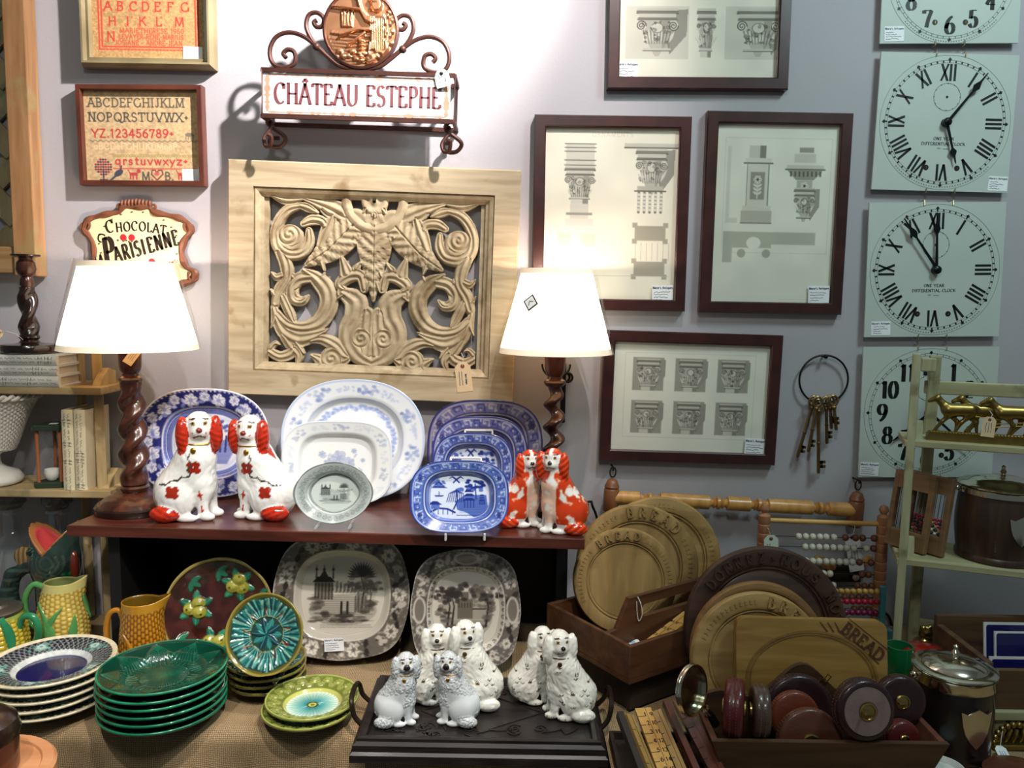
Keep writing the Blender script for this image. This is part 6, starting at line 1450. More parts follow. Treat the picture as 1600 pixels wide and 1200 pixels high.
for (px, py, wp, hp, cvx_, lab, al) in ((536, 941, 207, 190, brown(230, 210, 3, 0), 'large brown transfer-printed platter with temple scene and price sticker', 76), (728, 951, 166, 180, brown(190, 200, 8, 1), 'brown transfer-printed platter behind the white spaniels on the tray', 76)):
    p_ = PZ(px, py, TZ+.11); a, b = wp/2*mpp(p_), hp/2*mpp(p_)
    o = plate('platter', cvx_, a, b, 2.75, m=m_glaze, nr=80, na=260, scal=lambda t: 1+.010*np.cos(8*t), back=(190, 182, 170)); c = stand_at(o, px, py, b, TZ+.006, al, yaw=2, maxy=1.540 if px == 536 else None); put(o, lab, 'platter')
    easel('clear acrylic stand under the %s' % ('large temple scene platter' if px == 536 else 'brown platter behind the tray'), c.x, c.y-b*math.cos(math.radians(al))-.002, TZ, .10, .12, al, m_acr, 2, r=.003)
    if px == 536: sticker(o, -8*mpp(p_), -72*mpp(p_), .038, .026, .022, 61).rotation_euler.x += math.radians(8)

# ================================================================== JUGS
def jug(label, base, H, prof, spout, pal, kern, handle=None, leaves=(), lid=False, squash=1.0, yaw=0, leafm=None, handm=None, oval=.35):
    """corn-cob jug: kernel relief in rows; prof = (z fraction, radius); spout direction in degrees"""
    t = thing('corn_jug', label, 'jug', TR(base, rz=yaw))
    na, nz = 220, 110; th_ = np.arange(na)*2*PI/na; zf = np.linspace(0, 1, nz); P = np.array(prof); rz_ = np.interp(zf, P[:, 0], P[:, 1])
    for _ in range(6): rz_[1:-1] = (rz_[:-2]+rz_[1:-1]*2+rz_[2:])/4
    rows, cols = kern; da = (th_[None]-math.radians(spout)+PI) % (2*PI)-PI
    fade = np.clip((.93-zf)*14, 0, 1)[:, None]*np.clip(zf*20, 0, 1)[:, None]
    K = (np.abs(np.sin(th_[None]*cols/2))**.6)*(np.abs(np.sin(zf[:, None]*rows*PI+(np.floor(th_*cols/(2*PI))[None] % 2)*PI/2))**.5)
    sp = np.exp(-(da/.42)**2)*np.clip((zf[:, None]-.70)/.3, 0, 1)**1.6
    Rr = rz_[:, None]*(1+.05*(K-.6)*fade)*(1+1.5*oval*sp)
    Z = zf[:, None]*H+sp*H*.06
    X, Y = Rr*np.cos(th_), Rr*np.sin(th_)*squash
    C = np.array(pal[1], float)+(np.array(pal[0], float)-np.array(pal[1], float))*np.clip(K*1.6-.35, 0, 1)[..., None]*np.ones(3)
    C = np.where((fade < .5)[..., None], np.array(pal[2], float), C)
    # inner wall
    zi = np.linspace(1, .55, 20); ri = np.interp(zi, zf, rz_)-.0035; spi = np.exp(-(da/.42)**2)*np.clip((zi[:, None]-.70)/.3, 0, 1)**1.6
    Ri = ri[:, None]*(1+1.5*oval*spi); XI, YI, ZI = Ri*np.cos(th_), Ri*np.sin(th_)*squash, zi[:, None]*H+spi*H*.06
    V = np.concatenate([np.stack([X, Y, Z*np.ones_like(X)], -1).reshape(-1, 3), np.stack([XI, YI, ZI*np.ones_like(XI)], -1).reshape(-1, 3)])
    CC = np.concatenate([C.reshape(-1, 3), np.tile(np.array(pal[3], float), (20*na, 1))]); n = nz+20
    i = np.arange(n-1)[:, None]*na+np.arange(na)[None]; j = np.arange(n-1)[:, None]*na+(np.arange(na)+1)[None] % na
    F4 = np.stack([i, j, j+na, i+na], -1).reshape(-1, 4).tolist(); F4.append(tuple(range(na-1, -1, -1))); e = (n-1)*na; F4.append(tuple(e+k for k in range(na)))
    npmesh('body', V, F4, CC, m_majol, t)
    if handle:
        pts, r_ = handle; MB().tube(smooth3(pts, 8), r_, 10).build('handle', handm, t)
    rad = lambda z: float(np.interp(z, zf, rz_))
    for (a0, z0, a1, z1, wd, bend) in leaves:
        vs, fs = [], []; m_ = 14
        for q in range(m_+1):
            s_ = q/m_; a_ = math.radians(a0+(a1-a0)*s_+bend*math.sin(PI*s_)); z_ = z0+(z1-z0)*s_; w_ = wd*math.sin(PI*min(1, .12+s_*.88))**.8*(1-s_*.15)
            for k, (f_, e_) in enumerate(((-1, .0005), (-.5, .0035), (0, .0022), (.5, .0035), (1, .0005))):
                aa = a_+math.radians(f_*w_); rr = rad(z_)*1.02+e_+(.006*max(0, s_-.75) if z1 < .9 else 0); vs.append((rr*math.cos(aa), rr*math.sin(aa)*squash, z_*H))
        for q in range(m_):
            for k in range(4): fs.append((q*5+k, q*5+k+1, q*5+k+6, q*5+k+5))
        MB().add(vs, fs).build('leaf', leafm, t, ang=180)
    if lid:
        r_ = rad(1.0)+.003
        MB().lathe([(r_, -.003), (r_+.001, .002), (r_*.9, .006), (r_*.55, .009), (r_*.5, .014), (r_*.2, .016), (.006, .018), (.009, .024), (.006, .030), (0, .031)], 36).build('pewter_lid', mat('pewter', (126, 120, 112), rough=.35, metal=.85, var=.2), t, TR((0, 0, H)))
    return t
m_leafg = mat('green_leaf_glaze', (84, 150, 84), rough=.15, coat=.8, var=.45, scale=30)
m_leafd = mat('deep_green_glaze', (46, 128, 86), rough=.15, coat=.8, var=.45, scale=30)
m_amber = mat('amber_glaze', (176, 116, 24), rough=.15, coat=.8, var=.3, scale=30)
def zat(py, y): return CAM.z+PY(800, py, y).z-CAM.z
y_ = 1.530; p = PY(98, 960, y_); s_ = mpp(p); H_ = PY(98, 908, y_).z-TZ
jug('large yellow corn-cob jug with green leaves in front of the fish jug', (p.x, y_, TZ), H_, [(0, 26*s_), (.1, 34*s_), (.3, 39*s_), (.55, 38*s_), (.8, 31*s_), (1, 25*s_)], 18, ((216, 190, 96), (176, 146, 66), (206, 196, 120), (150, 160, 96)), (17, 26),
    ([(-24*s_, 0, H_*.90), (-42*s_, 0, H_*.95), (-56*s_, 0, H_*.80), (-58*s_, 0, H_*.6), (-50*s_, 0, H_*.42), (-34*s_, 0, H_*.36)], .0062), [(-92, .18, -132, .78, 13, 16), (-92, .20, -62, .74, 12, -22), (-108, .15, -100, .5, 9, 0), (-50, .2, -38, .62, 11, 0), (14, .99, 6, .5, 13, 0)], squash=.86, leafm=m_leafg, handm=m_leafg)
y_ = 1.47; p = PY(-6, 990, y_); s_ = mpp(p); H_ = PY(4, 954, y_).z-TZ
jug('yellow corn-cob jug with pewter lid cut by the left edge', (p.x, y_, TZ), H_, [(0, 34*s_), (.2, 44*s_), (.45, 46*s_), (.75, 42*s_), (1, 36*s_)], 200, ((206, 178, 60), (150, 140, 44), (150, 160, 70), (120, 130, 70)), (13, 26),
    ([(36*s_, -.004, H_*.66), (46*s_, -.006, H_*.90), (62*s_, -.006, H_*.92), (68*s_, -.004, H_*.72), (62*s_, 0, H_*.48), (44*s_, 0, H_*.34)], .0068), [(-40, 1.0, -95, .62, 9, 0), (-45, .98, -35, .3, 10, 8), (-75, .05, -80, .5, 12, 0)], lid=True, leafm=m_leafd, handm=m_leafd, oval=.2)
y_ = 1.43; p = PY(222, 980, y_); s_ = mpp(p); H_ = PY(222, 938, y_).z-TZ
jug('amber brown corn-cob jug standing left of the apple plate', (p.x, y_, TZ), H_, [(0, 27*s_), (.15, 33*s_), (.35, 36*s_), (.6, 33*s_), (.85, 29*s_), (1, 29*s_)], 12, ((190, 126, 24), (106, 66, 14), (182, 130, 30), (104, 78, 20)), (14, 36),
    ([(-28*s_, 0, H_*.70), (-34*s_, 0, H_*.86), (-48*s_, 0, H_*.84), (-56*s_, 0, H_*.66), (-52*s_, 0, H_*.40), (-34*s_, 0, H_*.12)], .0052), [(-82, .14, -116, .66, 12, 10), (-82, .12, -46, .56, 11, -8), (-120, .1, -135, .45, 9, 0)], squash=.9, leafm=m_amber, handm=m_amber)
# fish jug
y_ = 1.617; p = PY(86, 860, y_); s_ = mpp(p); H_ = PY(86, 806, y_).z-TZ
def fish():
    pr = [('c', (.0, 0, .08), (0, 0, .35), .17, .15, 0, 0), ('c', (0, 0, .35), (0, 0, .62), .15, .185, 0, .06), ('c', (0, 0, .6), (0, 0, .94), .185, .185, 0, .06),
          ('c', (-.14, 0, .08), (-.33, 0, .12), .09, .085, 1, .04), ('c', (-.33, 0, .12), (-.41, 0, .32), .085, .078, 1, .03), ('c', (-.41, 0, .32), (-.36, 0, .50), .078, .062, 1, .03), ('c', (-.36, 0, .50), (-.22, 0, .585), .06, .045, 1, .03), ('c', (-.22, 0, .585), (-.12, 0, .52), .045, .05, 1, .03),
          ('e', (-.255, -.0, .66), (.085, .035, .085), None, 2, .02), ('e', (.19, -.06, .60), (.03, .04, .12), None, 3, .02), ('e', (-.115, -.15, .73), (.042, .03, .045), None, 4, .01), ('e', (.06, -.16, .72), (.05, .03, .06), None, 0, .03)]
    def ev(P): return [sd_ell(P, q[1], q[2]) if q[0] == 'e' else sd_cap(P, q[1], q[2], q[3], q[4]) for q in pr]
    def vee(P): return (P[..., 2]-(.765+1.0*np.abs(P[..., 0]+.01)+.15*np.maximum(P[..., 1], -.2)))*.8
    def cav(P): return -sd_cap(P, (0, 0, .62), (0, 0, 1.25), .10, .172)
    def fn(P):
        E = ev(P); d = E[0]
        for q, e in zip(pr[1:], E[1:]): d = smin(d, e, q[5] if q[0] == 'e' else q[6])
        return np.maximum(np.maximum(np.maximum(d, vee(P)), cav(P)), -P[..., 2]+.004)
    V, Fc = surfnet(fn, (-.54, -.24, -.03), (.28, .24, 1.08), .0105)
    E = np.stack(ev(V)); ids = np.array([q[4] if q[0] == 'e' else q[5] for q in pr])[E.argmin(0)]
    C = np.tile(np.array((40, 58, 52.)), (len(V), 1)); nz = np.array([mnoise.noise(Vector(v*7)) for v in V])
    ang = np.arctan2(V[:, 1], V[:, 0]); scl = np.abs(np.sin(ang*9+np.floor(V[:, 2]*26) % 2*PI/2))*np.abs(np.sin(V[:, 2]*26*PI))
    low = (V[:, 2] < .58) & (ids < 2); C[low] = C[low]*(.7+.7*scl[low])[:, None]
    gr = low & (V[:, 0] > .0) & (nz > -.25); C[gr] = np.array((36, 116, 72.))*(.6+.6*scl[gr])[:, None]
    C[ids == 2] = np.array((130, 104, 66.))*(1+.3*np.sin(V[ids == 2][:, 0:1]*160)); C[ids == 3] = (120, 50, 32)
    C[ids == 4] = (74, 110, 90); d = np.hypot(V[:, 0]+.115, V[:, 2]-.735); C[(ids == 4) & (d < .022)] = (24, 24, 24); C[(ids == 4) & (np.abs(d-.034) < .006)] = (30, 40, 34)
    inn = np.abs(cav(V)) < .012; C[inn] = (186, 66, 66)
    lip = (np.abs(vee(V)) < .014) & ~inn; C[lip] = (150, 96, 56)
    for k in range(3): d = np.abs(np.hypot(V[:, 0]-.02-.0*k, V[:, 2]-.66)-.05-.035*k); C[(d < .007) & (V[:, 1] < -.08) & (V[:, 2] < .72)] = (60, 74, 66)
    return V, Fc, C
V, Fc, C = fish()
t = thing('fish_jug', 'dark green gaping fish jug with red mouth and tail handle', 'jug', Matrix.Translation((p.x, y_, TZ))); npmesh('body', V*np.array([s_*208*.92, s_*208*.80, H_]), Fc, C, m_majol, t)

# ================================================================== LEFT RACK
m_rack = wood('limewashed_pine', (150, 126, 84), (184, 162, 116), rough=.7, st=(50, 50, 6), worn=(126, 112, 76), wornamt=.55)
m_rackh = wood('limewashed_pine_shelf', (148, 124, 84), (184, 162, 118), rough=.7, st=(6, 50, 50), worn=(120, 112, 78), wornamt=.56)
def bar(mb, a, b, w, d, mi=0):
    a, b = Vector(a), Vector(b); q = (b-a).to_track_quat('Z', 'Y').to_matrix().to_4x4(); L_ = (b-a).length
    return mb.box((0, 0, L_/2), (w, d, L_), mi, Matrix.Translation(a) @ q)
S1, S2 = 1.281, 1.068
x1, x2, x3 = PY(128, 760, 1.72).x, PY(166, 765, 1.61).x, PY(171, 975, 1.60).x
lr = thing('display_rack', 'limewashed folding rack at the left with candlestick, books and basket', 'rack', Vector((-1.16, 1.66, TZ)))
o_ = lr.matrix_world.translation; A = lambda x, y, z: (x-o_.x, y-o_.y, z-TZ)
for sx in (0, 1):
    dx = 0 if not sx else -.58
    bar(MB(), A(x3+dx, 1.60, TZ), A(PY(146, 540, 1.66).x+dx, 1.668, 1.395), .019, .022).build('front_leg', m_rack, lr, smooth=False, bevel=.002)
    bar(MB(), A(x1+.002+dx, 1.728, TZ), A(PY(124, 540, 1.69).x+dx, 1.690, 1.395), .018, .020).build('back_leg', m_rack, lr, smooth=False, bevel=.002)
for zz, yf, xr_ in ((S1, 1.600, PY(165, 600, 1.62).x), (S2, 1.600, PY(172, 770, 1.60).x)):
    MB().box(((xr_-1.66)/2-o_.x, (yf+1.735)/2-o_.y, zz-.008-TZ), (xr_+1.66, 1.735-yf, .016)).build('shelf_board', m_rackh, lr, smooth=False, bevel=.002)
    MB().prism([(-.05, 0), (.02, 0), (.02, .026), (-.006, .034), (-.03, .02)], -.008, .008, 0, Matrix(((0, 0, 1, xr_-.022-o_.x), (1, 0, 0, 1.672-o_.y), (0, 1, 0, zz-TZ), (0, 0, 0, 1)))).build('shelf_peg', m_rack, lr, smooth=False)
MB().box((-.34, .03, 1.40-TZ), (.74, .014, .024)).build('top_rail', m_rackh, lr, smooth=False, bevel=.002)
# candlestick on books
m_linen = mat('script_cloth', (206, 206, 198), rough=.7, var=.05); m_scr = mat('script_ink', (120, 118, 112), rough=.8); m_pages = mat('brown_pages', (120, 96, 66), rough=.9, var=.2)
def book(label, M, L_, Wd, Th, seed, group, lines=2, pm=None, cm=None):
    """spine along local X facing -Y, lying flat; thickness in Z"""
    t = thing('book', label, 'book', M, group); r = random.Random(seed)
    MB().box((0, .004, Th/2), (L_-.008, Wd-.010, Th-.005)).build('pages', pm or m_pages, t, smooth=False)
    mb = MB(); prof = [(Wd/2, 0), (-Wd/2+.004, 0)]+[(-Wd/2-.001-.004*math.sin(PI*k/8), Th*k/8) for k in range(9)]+[(-Wd/2+.004, Th), (Wd/2, Th), (Wd/2, Th-.0025), (-Wd/2+.006, Th-.0025), (-Wd/2+.006, .0025), (Wd/2, .0025)]
    n = len(prof); vs = [(x, y, z) for x in (-L_/2, L_/2) for y, z in prof]
    mb.add(vs, [(i, (i+1) % n, n+(i+1) % n, n+i) for i in range(n)]+[tuple(range(n-1, -1, -1)), tuple(range(n, 2*n))])
    Ms = Matrix(((1, 0, 0, 0), (0, 0, -1, -Wd/2-.0045), (0, 1, 0, Th/2), (0, 0, 0, 1)))
    for k in range(lines):
        y0 = Th*.5*((k+.5)/lines-.5)*1.3; x = -L_*.46
        while x < L_*.44:
            wl = r.uniform(.008, .02); mb.strip([(x+wl*i/8, y0+Th*.09*math.sin(i*2.1+r.random()*2)) for i in range(9)], .0007, 0, 1, Ms); x += wl+.004
    for k in range(3): xx = L_*r.uniform(-.4, .45); mb.strip([(xx, -Th*.38), (xx, Th*.38)], .0012, 0, 1, Ms); mb.strip([(xx+.005, -Th*.3), (xx+.007, Th*.36)], .0009, 0, 1, Ms)
    mb.build('cover', [cm or m_linen, m_scr], t, ang=50); return t
zb = S1; yb = 1.640
for k, (xr_, th_, lab) in enumerate(((103, .0215, 'bottom book of the pale script-covered stack under the candlestick'), (101, .0205, 'middle book of the pale script-covered stack under the candlestick'), (101, .0210, 'top book of the pale stack, under the dark candlestick'))):
    xr = PY(xr_, 580, 1.625).x; L_ = .20; book(lab, TR((xr-L_/2, yb, zb)), L_, .080, th_, 40+k, 'books lying on the upper left shelf', 2, mat('pale_pages', (196, 188, 172), rough=.9, var=.1)); zb += th_+.0005
p = PY(55, 548, 1.665); s_ = mpp(p)
m_ebony = wood('dark_barley_wood', (22, 13, 11), (54, 30, 20), rough=.22, st=(30, 30, 8), coat=.5)
t = thing('candlestick', 'dark barley-twist wooden candlestick standing on the stacked books', 'candlestick', (p.x, 1.648, zb))
MB().lathe([(.050, 0), (.054, .003), (.055, .012), (.052, .018), (.030, .0195), (.020, .022), (.016, .027), (.020, .032), (.018, .037), (.012, .041)], 40).build('base', m_ebony, t, ang=35)
twist(80, .038, .135, .0165, .0145, 2, 1.6, .28).build('stem', m_ebony, t, ang=180)
MB().lathe([(.009, .130), (.013, .140), (.012, .152), (.010, .156), (.016, .162), (.019, .172), (.017, .186), (.013, .190), (.013, .195)], 32).build('cup', m_oak, t, ang=35)
MB().lathe([(.013, .194), (.027, .198), (.0275, .2015), (.012, .2005), (.011, .188), (0, .188)], 32).build('drip_pan', m_ebony, t, ang=35)
hang_tag(t, TR((-.030, -.040, .046), rx=50, rz=-8) @ Matrix.Rotation(math.radians(-38), 4, 'Z'), .026, .042, [(0, -.005, .001), (.012, .006, .004), (.03, .016, .0), (.044, .018, -.01)], 71, title=False)
# white woven basket
p = PY(-19, 690, 1.645); s_ = mpp(p)
m_white = mat('white_earthenware', (226, 222, 212), rough=.4, var=.04, coat=.2)
bk = thing('woven_basket', 'white woven china basket on a round foot at the left edge', 'basket', (p.x, 1.650, S2))
Hb = .19; MB().lathe([(.050, 0), (.058, .004), (.060, .012), (.052, .024), (.030, .034), (.020, .042), (.018, .060), (.026, .070), (.05, .076)], 48).build('foot', m_white, bk, ang=60)
na, nz = 288, 72; th_ = np.arange(na)*2*PI/na; zf = np.linspace(0, 1, nz)
rz_ = .046+.040*zf**.8+.016*zf**4
Wv = np.abs(np.sin(th_[None]*36+zf[:, None]*6))*np.abs(np.sin(zf[:, None]*13*PI+np.floor((th_[None]*36+zf[:, None]*6)/PI) % 2*PI/2))
Rr = rz_[:, None]+.0035*Wv; V = np.stack([Rr*np.cos(th_), Rr*np.sin(th_)*.82, np.repeat(.072+zf[:, None]*.115, na, 1)], -1).reshape(-1, 3)
Ri = rz_[:, None]-.004+.002*Wv; VI = np.stack([Ri*np.cos(th_), Ri*np.sin(th_)*.82, np.repeat(.076+zf[:, None]*.111, na, 1)], -1)[::-1].reshape(-1, 3)
i = np.arange(2*nz-1)[:, None]*na+np.arange(na)[None]; j = np.arange(2*nz-1)[:, None]*na+(np.arange(na)+1)[None] % na
F4 = np.stack([i, j, j+na, i+na], -1).reshape(-1, 4).tolist(); F4 += [tuple(range(na-1, -1, -1)), tuple((2*nz-1)*na+k for k in range(na))]
npmesh('bowl', np.concatenate([V, VI]), F4, None, m_white, bk)
mb = MB(); [mb.tube([((.101+.004*math.cos(18*2*PI*k/200+ph))*math.cos(2*PI*k/200), (.101+.004*math.cos(18*2*PI*k/200+ph))*math.sin(2*PI*k/200)*.82, .188+.004*math.sin(18*2*PI*k/200+ph)) for k in range(200)], .0036, 6, 0, None, True) for ph in (0, PI)]
mb.build('rope_rim', m_white, bk)
# hourglass
p = PY(86, 758, 1.615); t = thing('hourglass', 'hourglass with green ends and wooden rods on the left rack', 'hourglass', TR((p.x-.017, 1.636, S2+.0005), rz=12))
m_gr = mat('dark_green_paint', (44, 58, 40), rough=.5); m_rod = wood('orange_rod', (150, 88, 52), (178, 112, 70), st=(60, 60, 8))
for z_ in (.0055, .1255): MB().prism([(.034*math.cos(a_), .034*math.sin(a_)) for a_ in (PI/2+.0, PI/2+.5, PI/2+2*PI/3-.25, PI/2+2*PI/3+.25, PI/2+4*PI/3-.25, PI/2+4*PI/3+.25, PI/2+2*PI-.5)], z_-.0055, z_+.0055).build('end_plate', m_gr, t, smooth=False, bevel=.001)
for k in range(3): a_ = PI/2+k*2*PI/3; MB().lathe([(.0036, .011), (.0036, .120)], 12).build('rod', m_rod, t, TR((.025*math.cos(a_), .025*math.sin(a_), 0)))
MB().lathe([(.0085, .012), (.0135, .018), (.0155, .028), (.0125, .042), (.005, .058), (.0022, .066), (.005, .074), (.0125, .090), (.0155, .104), (.0135, .114), (.0085, .119)], 32).build('glass_bulbs', glassmat('clear_glass', (.95, .97, .97), 1.0), t)
MB().lathe([(.008, .0125), (.013, .018), (.0148, .028), (.0135, .036), (0, .038)], 24).build('sand', mat('white_sand', (232, 228, 216), rough=.9, var=.05), t)
MB().box((.008, 0, .1314), (.016, .014, .0005)).build('price_sticker', m_paper, t, smooth=False)
# two upright books
Mu = lambda x, y, lean: TR((x, y, S2), rx=0) @ Matrix.Rotation(math.radians(lean), 4, 'Y')
for k, (pxl, lab) in enumerate(((112, 'pale script-covered upright book nearest the hourglass'), (131, 'pale script-covered upright book nearest the rack leg'))):
    x = PY(pxl, 760, 1.61).x
    book(lab, Mu(x, 1.652, .6) @ Matrix(((0, 0, 1, -.0125), (0, 1, 0, 0), (-1, 0, 0, .083), (0, 0, 0, 1))), .165, .095, .023, 50+k, 'upright books on the lower left shelf', 2, None, mat('cream_script_cloth', (218, 206, 172), rough=.7, var=.06))
# decanters beneath
m_cut = glassmat('cut_glass', (.90, .93, .93), 1.0, 2.2)
for px, lab in ((20, 'square glass decanter with faceted stopper behind the corn jugs, left one'), (92, 'square glass decanter with faceted stopper behind the fish jug')):
    p = PY(px, 850, 1.70); t = thing('glass_decanter', lab, 'decanter', TR((p.x, 1.701, TZ), rz=8), 'glass decanters under the left rack')
    def sq(a_, z): return 1/max(abs(math.cos(a_)), abs(math.sin(a_)))**.85 if z < .175 else (1 if z > .2 else 1+(1/max(abs(math.cos(a_)), abs(math.sin(a_)))**.85-1)*(.2-z)/.025)
    MB().lathe([(.036, 0), (.040, .004), (.040, .170), (.036, .182), (.022, .198), (.019, .205), (.019, .240), (.026, .246), (.026, .252), (.015, .252)], 64, 0, None, sq).build('bottle', m_cut, t, ang=25)
    mb = MB(); n = 10
    for k, (r0, z0, r1, z1, of) in enumerate(((.020, .253, .031, .266, 0), (.031, .266, .031, .280, .5), (.031, .280, .018, .292, 0))):
        vs = [(r0*math.cos(2*PI*(q+of*0)/n), r0*math.sin(2*PI*q/n), z0) for q in range(n)]+[(r1*math.cos(2*PI*(q+.5)/n), r1*math.sin(2*PI*(q+.5)/n), z1) for q in range(n)]
        mb.add(vs, [(q, (q+1) % n, n+q) for q in range(n)]+[((q+1) % n, n+(q+1) % n, n+q) for q in range(n)]+([tuple(n+q for q in range(n))] if k == 2 else []))
    mb.build('stopper', mat('stopper_glass', (150, 152, 150), rough=.08, trans=.6, var=.02), t, smooth=False)
# bottom left corner: stool with a board and canister
p = PZ(-38, 1225, .80)
st = thing('stool', 'wooden stool in the bottom left corner carrying a canister', 'stool', (p.x, p.y, 0))
MB().lathe([(.088, .772), (.092, .778), (.092, .794), (.088, .80)], 48).build('seat', m_tabw, st, ang=30)
for k in range(3): a_ = .5+k*2*PI/3; MB().tube([(.13*math.cos(a_), .13*math.sin(a_), 0), (.06*math.cos(a_), .06*math.sin(a_), .775)], [.012, .016], 12).build('leg', m_tabw, st)
tag(MB().lathe([(.094, 0), (.098, .004), (.098, .014), (.094, .018), (.080, .018), (.078, .015)], 56).build('wooden_plate', wood('orange_sycamore', (190, 128, 84), (214, 154, 108), st=(6, 50, 50)), None, TR((p.x, p.y, .80)), ang=30), 'orange wooden plate under the brown canister, bottom left corner', 'plate')
t = thing('wooden_canister', 'dark brown turned wooden canister at the very bottom left', 'canister', (p.x, p.y, .8155))
MB().lathe([(.050, 0), (.053, .004), (.054, .045), (.052, .052)], 48).build('body', m_oak, t, ang=30); MB().lathe([(.056, .052), (.057, .058), (.053, .072), (.038, .084), (.012, .089), (.009, .093), (.012, .100), (0, .104)], 48).build('lid', m_dkoak, t, ang=30)
# ================================================================== RIGHT: CRATE, CUTLERY TRAY AND BREAD BOARDS
m_dark = wood('dark_crate_wood', (30, 22, 18), (50, 36, 28), rough=.6, st=(8, 50, 50))
m_trayw = wood('brown_oak', (70, 42, 26), (104, 66, 42), rough=.4, st=(8, 50, 50), coat=.15)
m_board = wood('sycamore', (142, 112, 62), (178, 146, 92), rough=.5, st=(6, 46, 46), worn=(150, 112, 60), wornamt=.6)
m_board2 = wood('old_sycamore', (130, 104, 58), (164, 134, 82), rough=.5, st=(46, 6, 46), worn=(122, 92, 52), wornamt=.58)
m_bdark = wood('dark_carved_board', (50, 32, 24), (78, 52, 38), rough=.45, st=(6, 46, 46), coat=.1)
m_bmid = wood('tan_board', (116, 82, 48), (146, 108, 66), rough=.5, st=(6, 46, 46))
ZR = TZ+.062
cf = PZ(983, 1070, ZR+.001); hT = 58*mpp(cf)*1.06
r0 = PZ(983, 1013.6, ZR+hT); u_ = (PZ(1069, 986, ZR+hT)-r0).normalized(); v_ = Vector((-u_.y, u_.x, 0)); WT = .012+max(.225, (PZ(877, 951, ZR+hT)-r0).dot(v_)); LT = .33
Mt = Matrix(((u_.x, v_.x, 0, cf.x), (u_.y, v_.y, 0, cf.y), (0, 0, 1, ZR+.001), (0, 0, 0, 1)))
Mc = Mt.copy(); Mc.translation = Vector((cf.x, cf.y, TZ))
t = thing('wooden_crate', 'dark low wooden crate under the cutlery tray', 'crate', Mc)
MB().box((LT/2+.01, WT/2+.01, .031), (LT-.03, WT-.03, .062)).build('crate_body', m_dark, t, smooth=False)
MB().box((LT/2+.01, .022, .031), (LT-.02, .008, .056)).build('front_slat', m_dark, t, smooth=False)
t = thing('cutlery_tray', 'brown wooden cutlery tray with cut-out handle holding bread boards and rules', 'tray', Mt)
MB().box((LT/2, WT/2, .004), (LT, WT, .008)).build('base', m_trayw, t, smooth=False)
for a, b, c_, d_ in ((LT/2, .0045, LT, .009), (LT/2, WT-.0045, LT, .009), (.0045, WT/2, .009, WT-.018), (LT-.0045, WT/2, .009, WT-.018)): MB().box((a, b, .008+(hT-.008)/2), (c_, d_, hT-.008)).build('side', m_trayw, t, smooth=False, bevel=.0015)
Mh = Matrix(((1, 0, 0, 0), (0, 0, -1, WT*.30), (0, 1, 0, 0), (0, 0, 0, 1)))
mb = MB(); hh = hT+.052; a0, a1 = .10, LT-.10
slot = [(a0+.012*math.cos(q), hT+.022+.012*math.sin(q)) for q in [PI/2+PI*k/10 for k in range(11)]]+[(a1+.012*math.cos(q), hT+.022+.012*math.sin(q)) for q in [-PI/2+PI*k/10 for k in range(11)]]
outp = [(.009, .008), (LT-.009, .008), (LT-.009, hT-.002), (LT-.03, hT), (LT-.058, hh), (.058, hh), (.03, hT), (.009, hT-.002)]
low = [(.009, .008), (LT-.009, .008), (LT-.009, hT-.002), (LT-.03, hT), (LT-.035, hT+.010), (.035, hT+.010), (.03, hT), (.009, hT-.002)]
mb.prism(low, -.005, .005, 0, Mh); mb.prism([(.048, hT+.034), (LT-.048, hT+.034), (LT-.058, hh), (.058, hh)], -.005, .005, 0, Mh)
mb.prism([(.035, hT+.010)]+[(a0, hT+.010)]+slot[:11][::-1][1:]+[(a0, hT+.034), (.048, hT+.034)], -.005, .005, 0, Mh); mb.prism([(LT-.035, hT+.010), (LT-.048, hT+.034), (a1, hT+.034)]+slot[11:][::-1][1:]+[(a1, hT+.010)], -.005, .005, 0, Mh)
hb_ = mb.build('handle_board', m_trayw, t, smooth=False)
MB().tube(smooth3([(.075, WT*.30-.008, hh+.001), (.078, WT*.30-.014, hh-.012), (.082, WT*.30-.014, hh-.032), (.080, WT*.30-.008, hh-.046), (.076, WT*.30-.007, hh-.03), (.074, WT*.30-.007, hh-.008)]), .0009, 6).build('string', m_string, t)
